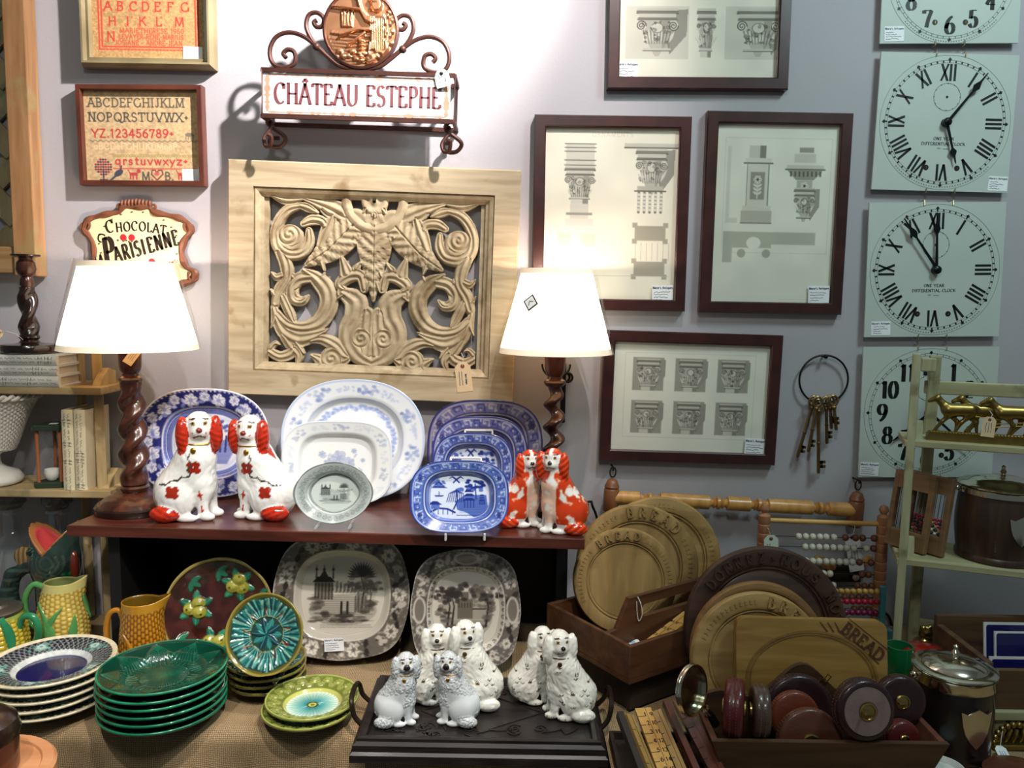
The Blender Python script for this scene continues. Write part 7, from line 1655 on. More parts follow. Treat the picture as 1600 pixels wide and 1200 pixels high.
def disc(label, px, py, rp, zs, al, m, txt=None, th=.018, y=None, yaw=0, name='bread_board', groove=.72, a0=90, span=90, hgt=.13, wheat=False, textrel=.0045):
    p = PY(px, py, y) if y else PZ(px, py, zs+.13); r = rp*mpp(p); mb = MB()
    mb.lathe([(r*.9, 0), (r*.97, .002), (r, .006), (r*.995, th*.7), (r*.97, th*.95), (r*.92, th), (r*(groove+.06), th), (r*(groove+.035), th-.001), (r*(groove+.03), th-.004), (r*(groove+.015), th-.0045), (r*(groove+.01), th-.002), (r*(groove-.005), th-.002), (r*(groove-.01), th-.0055), (r*(groove-.03), th-.006), (r*(groove-.04), th-.005), (r*.3, th-.0045), (0, th-.0045)], 96)
    if txt:
        n = len(txt)
        for k, c_ in enumerate(txt):
            if c_ == ' ': continue
            a = math.radians(a0+span/2-span*(k+.5)/n); H = hgt*r
            mb.text(c_, r*(.87)*math.cos(a)-math.cos(a)*H*.5, r*.87*math.sin(a)-math.sin(a)*H*.5, H, th-.0003, 0, w=.26, thin=.13, xs=.95, rot=a-PI/2, h=textrel)
    if wheat:
        for sgn in (1, -1):
            for k in range(14):
                a = math.radians(a0+sgn*(span/2+8+k*5)); q = r*.865
                for s2 in (1, -1):
                    b = a+sgn*.0; ux, uy = -math.sin(a)*sgn, math.cos(a)*sgn; nx, ny = math.cos(a)*s2, math.sin(a)*s2
                    mb.strip([(q*math.cos(a)+(ux*.6+nx*.5)*e*r*.06, q*math.sin(a)+(uy*.6+ny*.5)*e*r*.06) for e in (0, .3, .7, 1)], [.001, .004, .004, .0008], th-.0003, 0, h=.0015)
    o = mb.build(name, m, ang=35)
    c = PZ(px, py, zs+r*math.sin(math.radians(al))) if y is None else PY(px, py, y); c.z = zs+r*math.sin(math.radians(al))+.002
    o.matrix_world = TR(c, rx=al, rz=yaw); tag(o, label, 'bread board'); return o
zt_ = ZR+.0095
disc('pale round bread board at the front of the cutlery tray, left of its handle', 975, 909, 81, zt_, 80, m_board2, 'BREAD', y=1.518, a0=100, span=62, wheat=True)
disc('round bread board with bold carved letters in the cutlery tray, second of three', 994, 894, 95, zt_, 80, m_board2, 'BREAD', y=1.550, a0=72, span=66, groove=.70, hgt=.15, wheat=True)
disc('largest pale round bread board at the back of the cutlery tray', 1028, 868, 96, zt_, 81, m_board, None, y=1.583, groove=.74, a0=55, span=20, wheat=True)
disc('dark carved round board lettered DONNEZ-NOUS NOTRE PAIN behind the pale boards', 1193, 985, 127, TZ, 80, m_bdark, 'DONNEZ-NOUS NOTRE PAIN', y=1.365, a0=42, span=208, groove=.74, hgt=.115)
disc('plain tan round board between the dark carved board and the front pale one', 1182, 1010, 106, TZ, 80, m_bmid, None, y=1.335, groove=.84)
disc('pale round bread board with carved rim behind the rectangular BREAD board', 1181, 1030, 105, TZ, 79, m_board, 'BREAD', y=1.304, a0=52, span=62, hgt=.15, wheat=True)
# rectangular BREAD board
p = PY(1262, 1060, 1.270); s_ = mpp(p); w2 = 115*s_; h2 = .098
t_ = 0.020; mb = MB()
def rrect(a, b, r, n=6): return [(sx*(a-r)+r*math.cos(q0+PI/2*k/n), sy*(b-r)+r*math.sin(q0+PI/2*k/n)) for sx, sy, q0 in ((1, 1, 0), (-1, 1, PI/2), (-1, -1, PI), (1, -1, 1.5*PI)) for k in range(n+1)]
mb.prism(rrect(w2, h2, .016), 0, t_)
for f_, lw in ((.86, .004), (.815, .0022)):
    mb.strip([(w2*f_*math.cos(2*PI*k/90), h2*.80*f_/.86*math.sin(2*PI*k/90)) for k in range(91)], lw, t_-.0002, 1, h=.0018)
ro = math.radians(-38); cx, cy = w2*.70, h2*.66
for d_ in (-.0135, .0135): mb.strip([(cx-.045*math.cos(ro)-d_*math.sin(ro), cy-.045*math.sin(ro)+d_*math.cos(ro)), (cx+.040*math.cos(ro)-d_*math.sin(ro), cy+.040*math.sin(ro)+d_*math.cos(ro))], .0012, t_-.0002, 2, h=.0012)
mb.text('BREAD', cx-.002+.0095*math.sin(ro), cy-.0095*math.cos(ro), .019, t_-.0002, 2, w=.19, thin=.08, xs=.92, sp=.2, rot=ro, h=.0022)
for k in range(3): mb.strip([(cx-.048-.012*k, cy+.030), (cx-.040-.010*k, cy+.014)], [.001, .003], t_-.0002, 2, h=.001)
o = mb.build('bread_board', [wood('golden_board', (136, 100, 46), (172, 134, 72), rough=.42, st=(6, 50, 50), coat=.2), wood('golden_board_relief', (112, 80, 36), (146, 110, 56), rough=.42, st=(6, 50, 50), coat=.2), m_trayw], ang=30)
o.matrix_world = TR((p.x, 1.270, TZ+h2*math.sin(math.radians(80))+.004), rx=80, rz=-2); tag(o, 'rectangular pale wood board carved BREAD across one corner', 'bread board')
# things lying in the cutlery tray
def stick(name, label, cat, a, b, w, th, m, marks=None, group=None, nums=False, roll=0, ink=None):
    a, b = Vector(a), Vector(b); L_ = (b-a).length; ex_ = (b-a).normalized(); ez_ = (Vector((0, 0, 1))-ex_*ex_.z).normalized(); ey_ = ez_.cross(ex_)
    M = Matrix(((ex_.x, ey_.x, ez_.x, (a.x+b.x)/2), (ex_.y, ey_.y, ez_.y, (a.y+b.y)/2), (ex_.z, ey_.z, ez_.z, (a.z+b.z)/2), (0, 0, 0, 1))) @ Matrix.Rotation(math.radians(roll), 4, 'X')
    mb = MB().box((0, 0, 0), (L_, w, th))
    if marks:
        n = int(L_/marks)
        for k in range(1, n):
            x = -L_/2+k*marks; mb.strip([(x, -w*.5), (x, -w*.5+w*(.45 if k % 2 else .3))], .0008, th/2, 1)
            if nums: mb.text(str((k*1) % 36), x, -w*.02, w*.28, th/2, 1, w=.2, thin=.1, serif=False, rot=PI/2); mb.text(str((k+8) % 36), x, w*.36, w*.26, th/2, 1, w=.2, thin=.1, serif=False, rot=PI/2)
        mb.strip([(-L_/2, w*.12), (L_/2, w*.12)], .0005, th/2, 1)
    o = mb.build(name, [m, ink or m_black], None, M, smooth=False); return tag(o, label, cat, group)
m_boxw = wood('boxwood', (196, 146, 72), (220, 174, 100), rough=.4, st=(6, 60, 60)); m_rose = wood('rosewood_stick', (76, 36, 24), (112, 58, 38), rough=.35, st=(6, 60, 60), coat=.2); m_oldy = wood('old_boxwood', (150, 116, 60), (180, 144, 84), rough=.45, st=(6, 60, 60))
T3 = lambda u, v, z: (cf+u_*u+v_*v)+Vector((0, 0, z))
stick('wooden_rule', 'yellow boxwood rule lying in the cutlery tray', 'ruler', T3(.022, .034, .020), T3(.200, .052, hT-.004), .026, .004, m_boxw, .025, nums=True)
stick('wooden_block', 'plain brown wood block lying in the cutlery tray beside the yellow rule', 'block', T3(.060, .088, .030), T3(.20, .092, .030), .024, .018, m_trayw)
t = thing('tube', 'blue and white paper tube at the left end of the cutlery tray', 'tube', TR(T3(.016, .050, .034), rz=math.degrees(math.atan2(u_.y, u_.x))+10))
MB().lathe([(.0065, 0), (.0065, .055)], 16, 0, Matrix.Rotation(PI/2, 4, 'Y')).build('tube_body', mat('blue_white_paper', (170, 190, 206), rough=.5, var=.35, scale=90), t, ang=40); MB().lathe([(.0070, .050), (.0070, .060), (0, .060)], 16, 0, Matrix.Rotation(PI/2, 4, 'Y')).build('cap', m_paper, t, ang=40)
# rulers leaning on the crate
t = thing('dark_gap_tray', 'dark shallow wooden tray under the measuring rules', 'tray', (PZ(1035, 1210, TZ).x+.004, 1.09, TZ))
MB().box((0, 0, .003), (.150, .30, .006)).build('base', m_dark, t, smooth=False)
for a, b, c_, d_ in ((-.072, 0, .006, .30), (.072, 0, .006, .30), (0, .147, .138, .006), (0, -.147, .138, .006)): MB().box((a, b, .012), (c_, d_, .012)).build('side', m_dark, t, smooth=False)
RG = 'measuring rules leaning on the crate'
for k, (a0_, b0_, w_, th_, m_, mk, nm, rl_, lab) in enumerate((
        ((968, 1116), (1022, 1260), .010, .014, m_dark, None, False, 0, 'darkest rule at the left of the leaning rules beside the tray handle'),
        ((983, 1118), (1040, 1260), .013, .006, m_oldy, .03, False, -20, 'narrow yellowed rule left of the numbered boxwood rule'),
        ((1004, 1108), (1062, 1260), .026, .006, m_boxw, .017, True, 0, 'broad boxwood rule with rows of numbers leaning in the middle'),
        ((1026, 1112), (1090, 1260), .014, .008, m_oldy, .022, False, 18, 'yellow brown rule right of the numbered boxwood rule'),
        ((1040, 1098), (1112, 1260), .010, .012, m_rose, None, False, 0, 'slim reddish brown rule with plain edge'),
        ((1062, 1096), (1150, 1262), .022, .014, m_rose, .02, False, 14, 'thick reddish rosewood rule nearest the tape measure box'))):
    stick('measuring_rule', lab, 'ruler', PZ(*a0_, TZ+.074), PZ(*b0_, TZ+.020), w_, th_, m_, mk, RG, nm, rl_)
# ================================================================== BOX OF TAPE MEASURES
zb_ = TZ+.082
fl, fr = PZ(1114, 1161, zb_), PZ(1482, 1161, zb_); yf = (fl.y+fr.y)/2; wB = fr.x-fl.x; dB = .131
m_boxo = wood('oak_box', (58, 38, 24), (88, 60, 38), rough=.5, st=(6, 50, 50)); m_boxi = wood('oak_box_inside', (88, 50, 34), (118, 70, 48), rough=.55, st=(6, 50, 50))
bx = thing('tape_box', 'flared wooden box with arched back full of leather tape measures', 'box', ((fl.x+fr.x)/2, yf+dB/2, TZ))
hB = .082
def flare(sx0, sx1, sy0, sy1, inset=.030, th=.008):
    """walls of a flared trough: outer rim wB x dB, base inset"""
    pass
ins = .032; th = .009
def slab(pts_o, pts_i, nm, m=m_boxo):
    vs = pts_o+pts_i; MB().add(vs, [(0, 1, 2, 3), (7, 6, 5, 4), (1, 0, 4, 5), (2, 1, 5, 6), (3, 2, 6, 7), (0, 3, 7, 4)]).build(nm, m, bx, smooth=False)
W2, D2 = wB/2, dB/2
slab([(-W2+ins, -D2+.012, .001), (W2-ins, -D2+.012, .001), (W2, -D2, hB), (-W2, -D2, hB)], [(-W2+ins, -D2+.012+th, .001), (W2-ins, -D2+.012+th, .001), (W2, -D2+th, hB), (-W2, -D2+th, hB)], 'front_board')
for s_ in (-1, 1): slab([(s_*(W2-ins), -D2+.021, .001), (s_*(W2-ins), D2-.021, .001), (s_*(W2-.001), D2-.009, hB-.001), (s_*(W2-.001), -D2+.009, hB-.001)], [(s_*(W2-ins-th), -D2+.021, .001), (s_*(W2-ins-th), D2-.021, .001), (s_*(W2-th-.001), D2-.009, hB-.001), (s_*(W2-th-.001), -D2+.009, hB-.001)], 'side_board', m_boxi)
arch = [(-W2+ins, .001), (W2-ins, .001), (W2, hB), (W2*.62, hB+.004), (W2*.42, hB+.014), (W2*.22, hB+.050), (0, hB+.062), (-W2*.22, hB+.056), (-W2*.42, hB+.014), (-W2*.55, hB+.022), (-W2*.80, hB+.020), (-W2, hB)]
archs = arch[:3]+[(W2*(1-k/20), hB+.062*math.exp(-((1-k/20)/.30)**2)+.016*math.exp(-(((1-k/20)+.75)/.2)**2)) for k in range(1, 40)]+arch[-1:]
MB().prism(archs, -.0045, .0045, 0, Matrix(((1, 0, 0, 0), (0, 0, -1, D2-.005), (0, 1, 0, 0), (0, 0, 0, 1)))).build('arched_back', m_boxo, bx, smooth=False)
MB().box((0, 0, .005), (2*(W2-ins)-.02, dB-.045, .008)).build('base', m_boxi, bx, smooth=False)
def leather(n, c): return mat(n, c, rough=.32, var=.3, scale=50, bump=.25, bscale=260, coat=.25)
LG = 'leather tape measures in the flared box'
def tape(label, px, py, y, rp, T, m, yaw=0, pitch=90, winder=True, loop=None, dark=False, face=None):
    p = PY(px, py, y); R_ = rp*mpp(p)
    M = Matrix.Translation(p) @ Matrix.Rotation(math.radians(yaw), 4, 'Z') @ Matrix.Rotation(math.radians(pitch), 4, 'X')
    t = thing('tape_measure', label, 'tape measure', M, LG); h = T/2
    MB().lathe([(R_*.30, -h), (R_*.8, -h*.98), (R_*.93, -h*.9), (R_*.99, -h*.62), (R_, -h*.3), (R_*.985, -h*.16), (R_*.985, h*.16), (R_, h*.3), (R_*.99, h*.62), (R_*.93, h*.9), (R_*.80, h*.98), (R_*.30, h)], 64).build('case', m, t, ang=70)
    mb = MB()
    for s_ in (-1, 1):
        for k in range(60):
            a = 2*PI*k/60; mb.box((R_*1.0*math.cos(a), R_*1.0*math.sin(a), s_*h*.3), (.0012, .0008, .0006), 0, None)
    st_ = mb.build('stitching', mat('stitch_thread', (150, 110, 90), rough=.8), t, smooth=False); st_['kind'] = 'stuff'
    if face: MB().lathe([(R_*.33, h+.0001), (R_*.33, h+.0012), (R_*.78, h*.98+.0006), (R_*.79, h*.98-.001)], 64).build('face_sheen', face, t, ang=70)  # paler disc puts the greyish sheen of the leather into its colour
    MB().lathe([(R_*.30, h*.9), (R_*.29, h+.002), (R_*.24, h+.003), (R_*.22, h+.0015), (R_*.12, h+.002), (0, h+.003)], 32).build('brass_boss', m_brass, t, ang=40)
    MB().lathe([(R_*.30, -h*.9), (R_*.29, -h-.002), (R_*.2, -h-.003), (0, -h-.003)], 24).build('back_boss', m_brass, t, ang=40)
    if winder:
        w_ = MB().prism([(R_*.07*math.cos(a), R_*.07*math.sin(a)) for a in [PI*k/8-PI/2 for k in range(9)]]+[(-R_*.24, R_*.09), (-R_*.27, 0), (-R_*.24, -R_*.09)], h+.0025, h+.005).lathe([(R_*.06, h+.005), (R_*.07, h+.010), (R_*.05, h+.013), (0, h+.0135)], 12, 0, Matrix.Translation((-R_*.2, 0, 0))).build('winder', m_brass, t, ang=40)
    if loop is not None:
        a = math.radians(loop); Ml = Matrix.Rotation(a, 4, 'Z') @ Matrix.Translation((R_+.001, 0, 0))
        MB().box((.003, 0, 0), (.006, .012, T*.55), 0, Ml).tube([(.006, -.002, -T*.3), (.017, -.002, -T*.3), (.017, -.002, T*.3), (.006, -.002, T*.3)], .0013, 6, 0, Ml, True).build('tape_end_loop', m_brass, t, smooth=False)
    return t
lr_, lb, lt, ld, lg = leather('ox_red_leather', (88, 30, 28)), leather('brown_leather', (96, 54, 40)), leather('tan_red_leather', (112, 52, 34)), leather('dark_plum_leather', (46, 24, 26)), leather('grey_brown_leather', (78, 60, 52))
tape('plum red leather tape measure on edge at the left end of the box', 1147, 1106, 1.146, 45,   .030, lr_, yaw=72, winder=False, loop=-103)
tape('grey brown leather tape measure on edge, second from the left in the box', 1187, 1110, 1.142, 39, .026, lg, yaw=82, winder=False)
tape('large dark tape measure at the back with brass clasp on its rim', 1247, 1108, 1.196, 54, .022, ld, pitch=80, winder=False, loop=48)
tape('small tan red leather tape measure in the middle of the box', 1241, 1118, 1.167, 38, .018, lt, pitch=80, winder=False)
tape('wide brown leather tape measure leaning on the front board of the box', 1264, 1158, 1.136, 51, .018, lb, pitch=80, winder=False)
tape('tape measure with pale sheen painted on its face and big brass winder', 1348, 1107, 1.120, 47, .028, ld, yaw=4, pitch=80, face=mat('grey_sheen_leather', (128, 108, 104), rough=.4, var=.3, scale=60, bump=.2))
tape('dark round tape measure at the right end of the box', 1405, 1093, 1.178, 38, .024, ld, yaw=-4, pitch=80)
tape('dark plum tape measure low in the right corner of the box', 1408, 1152, 1.145, 27, .022, lr_, pitch=80, winder=False)
# magnifying glass
p = PY(1081, 1078, 1.150); s_ = mpp(p); R_ = 39*s_
M = Matrix.Translation(p) @ Matrix.Rotation(math.radians(46), 4, 'Z') @ Matrix.Rotation(math.radians(82), 4, 'X')
t = thing('magnifying_glass', 'silver rimmed magnifying glass propped in the left end of the tape box', 'magnifying glass', M)
MB().lathe([(R_-.003, -.0035), (R_, -.0045), (R_+.001, -.0015), (R_, 0), (R_+.001, .0015), (R_, .0045), (R_-.003, .0035), (R_-.003, -.0035)], 64).build('rim', m_silver, t, ang=60)
MB().lathe([(0, -.003), (R_*.5, -.0024), (R_-.003, 0), (R_*.5, .0024), (0, .003)], 48).build('lens', glassmat('lens_glass', (.93, .97, .96), 1.0), t)
Mh = Matrix.Rotation(math.radians(-52), 4, 'Z') @ Matrix.Translation((R_, 0, 0)) @ Matrix.Rotation(PI/2, 4, 'Y')
MB().lathe([(.004, -.001), (.0055, .004), (.0045, .008), (.007, .012), (.0055, .016), (.0065, .022), (.006, .026)], 20, 0, Mh).build('collar', m_silver, t); MB().lathe([(.006, .026), (.0075, .034), (.007, .055), (0, .058)], 20, 0, Mh).build('handle', m_black, t)

# ================================================================== RIGHT: SILVER LIDDED JARS
def barrel(label, name, base, R_, H_, m, shield_h, bulge=.06, yaw=0, rim=.018, lidm=None):
    t = thing(name, label, 'barrel', TR(base, rz=yaw))
    pr = [(R_*.96, 0), (R_, .003), (R_*1.0, .010), (R_*.965, .014)]+[(R_*(.97+bulge*math.sin(PI*k/12)), .016+(H_-.016)*k/12) for k in range(13)]
    MB().lathe(pr, 56).build('body', m, t, ang=40)
    z = H_
    MB().lathe([(R_*.99, z-.002), (R_*1.02, z), (R_*1.02, z+rim*.8), (R_*1.05, z+rim), (R_*.9, z+rim+.001)], 56).build('silver_rim', m_silver, t, ang=40)
    MB().lathe([(R_*1.03, z+rim+.001), (R_*1.05, z+rim+.004), (R_*.98, z+rim+.006), (R_*.82, z+rim+.007), (R_*.74, z+rim+.012), (R_*.4, z+rim+.018), (R_*.08, z+rim+.020), (.0035, z+rim+.023), (.006, z+rim+.028), (.003, z+rim+.033), (.004, z+rim+.038), (0, z+rim+.041)], 56).build('lid', m_silver, t, ang=40)
    for s_ in (-1, 1): MB().ball((s_*(R_*1.02+.008), 0, z+rim*.6), .006).tube([(s_*R_, 0, z+rim*.6), (s_*(R_+.016), 0, z+rim*.6)], .003, 8).build('handle_knob', m_silver, t)
    q = shield_h; sh = [(-.5, .46), (-.30, .40), (0, .56), (.30, .40), (.5, .46), (.44, .1), (.36, -.15), (.2, -.38), (0, -.56), (-.2, -.38), (-.36, -.15), (-.44, .1)]
    zc = H_*.56; rr = R_*(.97+bulge*.98)
    vs = []
    for e in (.0005, .003): vs += [(math.sin(x*q*.85/rr)*(rr+e), -math.cos(x*q*.85/rr)*(rr+e), zc+y*q) for x, y in sh]
    vs.append((0, -(rr+.0045), zc)); n = len(sh)
    MB().add(vs, [(n+(i+1) % n, n+i, 2*n) for i in range(n)]+[(i, n+i, n+(i+1) % n, (i+1) % n) for i in range(n)]).build('shield', m_silver, t, ang=30)
    return t
m_drk = mat('dark_ebonised_barrel', (28, 20, 20), rough=.28, coat=.4, var=.3); m_oakb = wood('dark_oak_barrel', (44, 30, 22), (70, 48, 34), rough=.4, st=(60, 60, 5), coat=.15)
p = PZ(1487, 1150, TZ); p.y = 1.235; p.x = PY(1487, 1100, 1.235).x; s_ = mpp(p)
barrel('black barrel jar with silver lid and shield right of the tape box', 'lidded_barrel', (p.x, p.y, TZ), 57*s_, PY(1487, 1087, 1.18).z-TZ, m_drk, .058, .05, 6)
# ================================================================== RIGHT RACK
m_rk = wood('cream_green_paint', (150, 148, 112), (176, 174, 138), rough=.65, st=(50, 50, 6), worn=(112, 104, 72), wornamt=.56)
m_rkh = wood('cream_green_shelf', (148, 144, 106), (176, 172, 132), rough=.65, st=(6, 50, 50), worn=(116, 106, 74), wornamt=.56)
R1, R2 = PY(1500, 688, 1.47).z-.006, PY(1500, 877, 1.455).z-.004
fa = PZ(1397, 1062, TZ); RY = -20
MR = Matrix.Translation(fa) @ Matrix.Rotation(math.radians(RY), 4, 'Z')
def RL(p): return MR.inverted() @ Vector(p)
def RW(x, y, z): return MR @ Vector((x, y, z-TZ))
rr_ = thing('display_rack', 'pale green-cream folding rack at the right with brass coach and oak barrel', 'rack', MR)
ft = RL(PY(1433, 553, 1.52)); bt = RL(PY(1462, 556, 1.565)); bbm = Vector((.048, .165, 0)); bt.x = max(bt.x, .03)
for dx in (0, .50):
    D_ = Vector((dx, 0, 0))
    bar(MB(), D_, ft+D_, .015, .022).build('front_leg', m_rk, rr_, smooth=False, bevel=.002); bar(MB(), bbm+D_, bt+D_, .020, .018).build('back_leg', m_rk, rr_, smooth=False, bevel=.002)
for z_, px_ in ((R1, 1414), (R2, 1407)):
    k_ = (z_-TZ)/ft.z; yf_ = ft.y*k_-.010; xl_ = ft.x*k_-.012; yb_ = bbm.y+(bt.y-bbm.y)*k_+.012
    MB().box((xl_+.27, (yf_+yb_)/2, z_-.0065-TZ), (.54, yb_-yf_, .013)).build('shelf_board', m_rkh, rr_, smooth=False, bevel=.002)
    MB().prism([(0, 0), (.030, 0), (.030, .018), (.022, .034), (.008, .034)], -.007, .007, 0, Matrix(((0, 0, 1, xl_+.026), (1, 0, 0, yf_+.024), (0, 1, 0, z_-TZ), (0, 0, 0, 1)))).build('shelf_peg', m_rk, rr_, smooth=False)
br_ = RL(PY(1500, 607, 1.56)); MB().box((.285, bt.y+.012, br_.z), (.50, .014, .026)).build('back_rail', m_rkh, rr_, smooth=False, bevel=.002)
MB().box((.29, bbm.y+.012, .045), (.50, .014, .036)).build('bottom_rail', m_rkh, rr_, smooth=False, bevel=.002)
MB().box(((ft.x+bt.x)/2+.004, (ft.y+bt.y)/2, ft.z-.022), (.026, .022, .026)).build('top_block', m_rk, rr_, smooth=False, bevel=.002)
# oak biscuit barrel on the lower shelf of the rack
p = PY(1564, 830, 1.49); s_ = mpp(p)
barrel('dark oak biscuit barrel with silver lid and shield on the right rack shelf', 'biscuit_barrel', (p.x, 1.497, R2), 60*s_, PY(1556, 782, 1.43).z-R2, m_oakb, .050, .07, -4, .012)
# small wooden abacus leaning on that shelf
m_abf = wood('brown_abacus_frame', (104, 76, 50), (138, 106, 74), rough=.5, st=(6, 50, 50))
bead_c = {'w': mat('white_bead', (206, 202, 184), rough=.45, var=.12), 'b': mat('brown_bead', (106, 66, 44), rough=.4), 'g': mat('gold_bead', (172, 134, 66), rough=.35), 'r': mat('red_bead', (158, 24, 52), rough=.3), 'p': mat('plum_bead', (110, 26, 66), rough=.3), 'n': mat('navy_bead', (30, 52, 66), rough=.3), 'k': mat('dark_bead', (40, 34, 32), rough=.4)}
BM = {}
def bead(c, r, par, x, y, z, sx=.8, axis='X'):
    k = (c, r, axis)
    if k not in BM:
        o = MB().lathe([(r*.25, -r*sx), (r*.75, -r*sx*.75), (r, 0), (r*.75, r*sx*.75), (r*.25, r*sx)], 14, 0, Matrix.Rotation(PI/2, 4, 'Y') if axis == 'X' else None).build('bead', bead_c[c], par, TR((x, y, z)), ang=180); BM[k] = o.data; return o
    o = bpy.data.objects.new('bead', BM[k]); COL.objects.link(o); o.parent = par; o.matrix_local = TR((x, y, z)); return o
p = PZ(1452, 862, R2); p = RW(.048, .074, R2)
for q, (dx, dy, yw, lab) in enumerate(((0.0, 0, -62, 'small wooden abacus with red and dark beads leaning beside the oak barrel'), (-.027, .014, -62, 'small wooden abacus mostly hidden behind its twin beside the rack leg'))):
    t = thing('small_abacus', lab, 'abacus', TR((p.x+dx-.006, p.y+dy, R2+.002), rz=yw) @ Matrix.Rotation(math.radians(-9), 4, 'X'), None)
    H_, W_ = .152, .076
    for x_ in (-W_/2, W_/2): MB().box((x_, 0, H_/2), (.010, .012, H_)).build('upright', m_abf, t, smooth=False, bevel=.001)
    for z_, hh_ in ((.018, .036), (H_-.018, .034)): MB().box((0, 0, z_), (W_-.010, .012, hh_)).build('cross_board', m_abf, t, smooth=False, bevel=.001)
    r3 = random.Random(q)
    for k in range(8):
        xw = -W_/2+.011+k*.0078; MB().tube([(xw, 0, .034), (xw, 0, H_-.034)], .0006, 5).build('wire', m_iron, t)
        if q == 0:
            for e in range(5): bead('grkkrkwk'[(k+e) % 8] if e < 4 else 'r', .0040, t, xw, 0, .040+e*.0066, .75, 'Z')
# brass coach and horses on the upper shelf
m_brassd = mat('antique_brass', (150, 128, 72), rough=.35, metal=1, var=.35, scale=70)
p = PY(1530, 680, 1.50); s_ = mpp(p)
t = thing('brass_coach', 'brass coach and horses ornament standing on the upper right rack shelf', 'ornament', Matrix.Translation(RW(.036, ft.y*(R1-TZ)/ft.z+.022, R1)) @ Matrix.Rotation(math.radians(RY), 4, 'Z'))
LB = .22
mb = MB().box((LB/2, 0, .006), (LB, .030, .012)).box((LB/2, 0, .014), (LB-.006, .024, .004))
for k in range(40): mb.ball((.006+k*LB/41, -.012, .0165), (.0036, .003, .0028), n=8)
mb.build('ornament_base', m_brassd, t, smooth=False)
def horse(x, y, ph, s=1.0):
    c = lambda a, b, ra, rb: ('c', (x+a[0]*s, y+a[1], .017+a[2]*s), (x+b[0]*s, y+b[1], .017+b[2]*s), ra*s, rb*s)
    pr = [c((-.012, 0, .030), (.014, 0, .031), .0095, .0085), c((-.014, 0, .032), (-.026, 0, .045), .0065, .0042), c((-.026, 0, .046), (-.036, 0, .041), .0042, .0026), c((.022, 0, .034), (.034, 0, .026), .0026, .0014)]
    for sx, a in ((-.012, .5), (-.008, -.4), (.012, .35), (.016, -.5)):
        k = (sx+.012*math.sin(ph+a*3), (.003 if a > 0 else -.003), .014); f = (sx+.016*math.sin(ph+a*4)-.004, k[1], .001); pr += [c((sx, k[1], .026), k, .0045, .0026), c(k, f, .0026, .0019)]
    return pr
for k, (x, y, ph) in enumerate(((.050, -.005, 0), (.092, .005, 1.3), (.138, -.004, 2.2))):
    pr = horse(x, y, ph, 1.4)
    def fn(P):
        d = np.full(P.shape[:-1], 1.)
        for q in pr: d = smin(d, sd_cap(P, *q[1:]), .004)
        return d
    V, Fc = surfnet(fn, (x-.06, y-.018, .012), (x+.06, y+.018, .095), .0015); npmesh('horse', V, Fc, None, m_brassd, t)
mb = MB()
for y_ in (-.008, .006): mb.tube([(.03, y_, .055), (.07, y_, .050), (.12, y_, .046), (.19, y_, .055)], .0009, 5)
for z_ in (.03, .036): mb.tube([(.1, -.008, z_), (.21, -.008, z_+.012)], .0011, 5)
mb.build('reins', m_brassd, t)
mb = MB(); [mb.tube([(.185+.017*math.cos(2*PI*k/24), y_, .035+.017*math.sin(2*PI*k/24)) for k in range(24)], .0016, 6, 0, None, True) for y_ in (-.010, .010)]
for k in range(8): mb.tube([(.185, -.010, .035), (.185+.017*math.cos(k*PI/4), -.010, .035+.017*math.sin(k*PI/4))], .0009, 5)
mb.build('wheel', m_brassd, t)
MB().box((.195, 0, .062), (.050, .018, .026)).ball((.178, 0, .082), .006).ball((.178, 0, .074), (.006, .005, .008)).build('coach_body', m_brassd, t, smooth=False, bevel=.002)
hang_tag(t, TR((.100, -.020, .052), rx=90, ry=4), .022, .038, [(0, -.005, .001), (.004, .004, -.004), (.0, .010, -.012)], 91, title=False)

# ================================================================== BIG ABACUS, TEAL ABACUS, WALL BRACKET
YA = 1.64; xl_, xr_ = PY(1191, 880, YA).x, PY(1376, 880, YA).x
t = thing('abacus', 'large wooden abacus with white and brown beads standing behind the dark round board', 'abacus', ((xl_+xr_)/2, YA, TZ)); W_ = xr_-xl_; zt = PY(1380, 806, YA).z-TZ
for s_, nm in ((-1, m_post), (1, m_maple)):
    pr = [(.012, 0)]; 
    for k in range(14): z0 = zt*k/14; pr += [(.0125, z0+.002), (.0125, z0+zt/14-.002), (.0112, z0+zt/14-.0005)]
    pr += [(.007, zt+.002), (.006, zt+.004), (.0095, zt+.010), (.010, zt+.014), (.007, zt+.021), (0, zt+.023)]
    MB().lathe(pr, 20).build('post', wood('abacus_post', (150, 98, 66), (178, 126, 90), rough=.5, st=(50, 50, 8)), t, TR((s_*W_/2, 0, 0)), ang=30)
MB().tube([(-W_/2, 0, zt-.012), (W_/2, 0, zt-.018)], .005, 10).build('top_bar', m_boxw, t); MB().tube([(-W_/2, 0, .02), (W_/2, 0, .02)], .005, 10).build('bottom_bar', m_boxw, t)
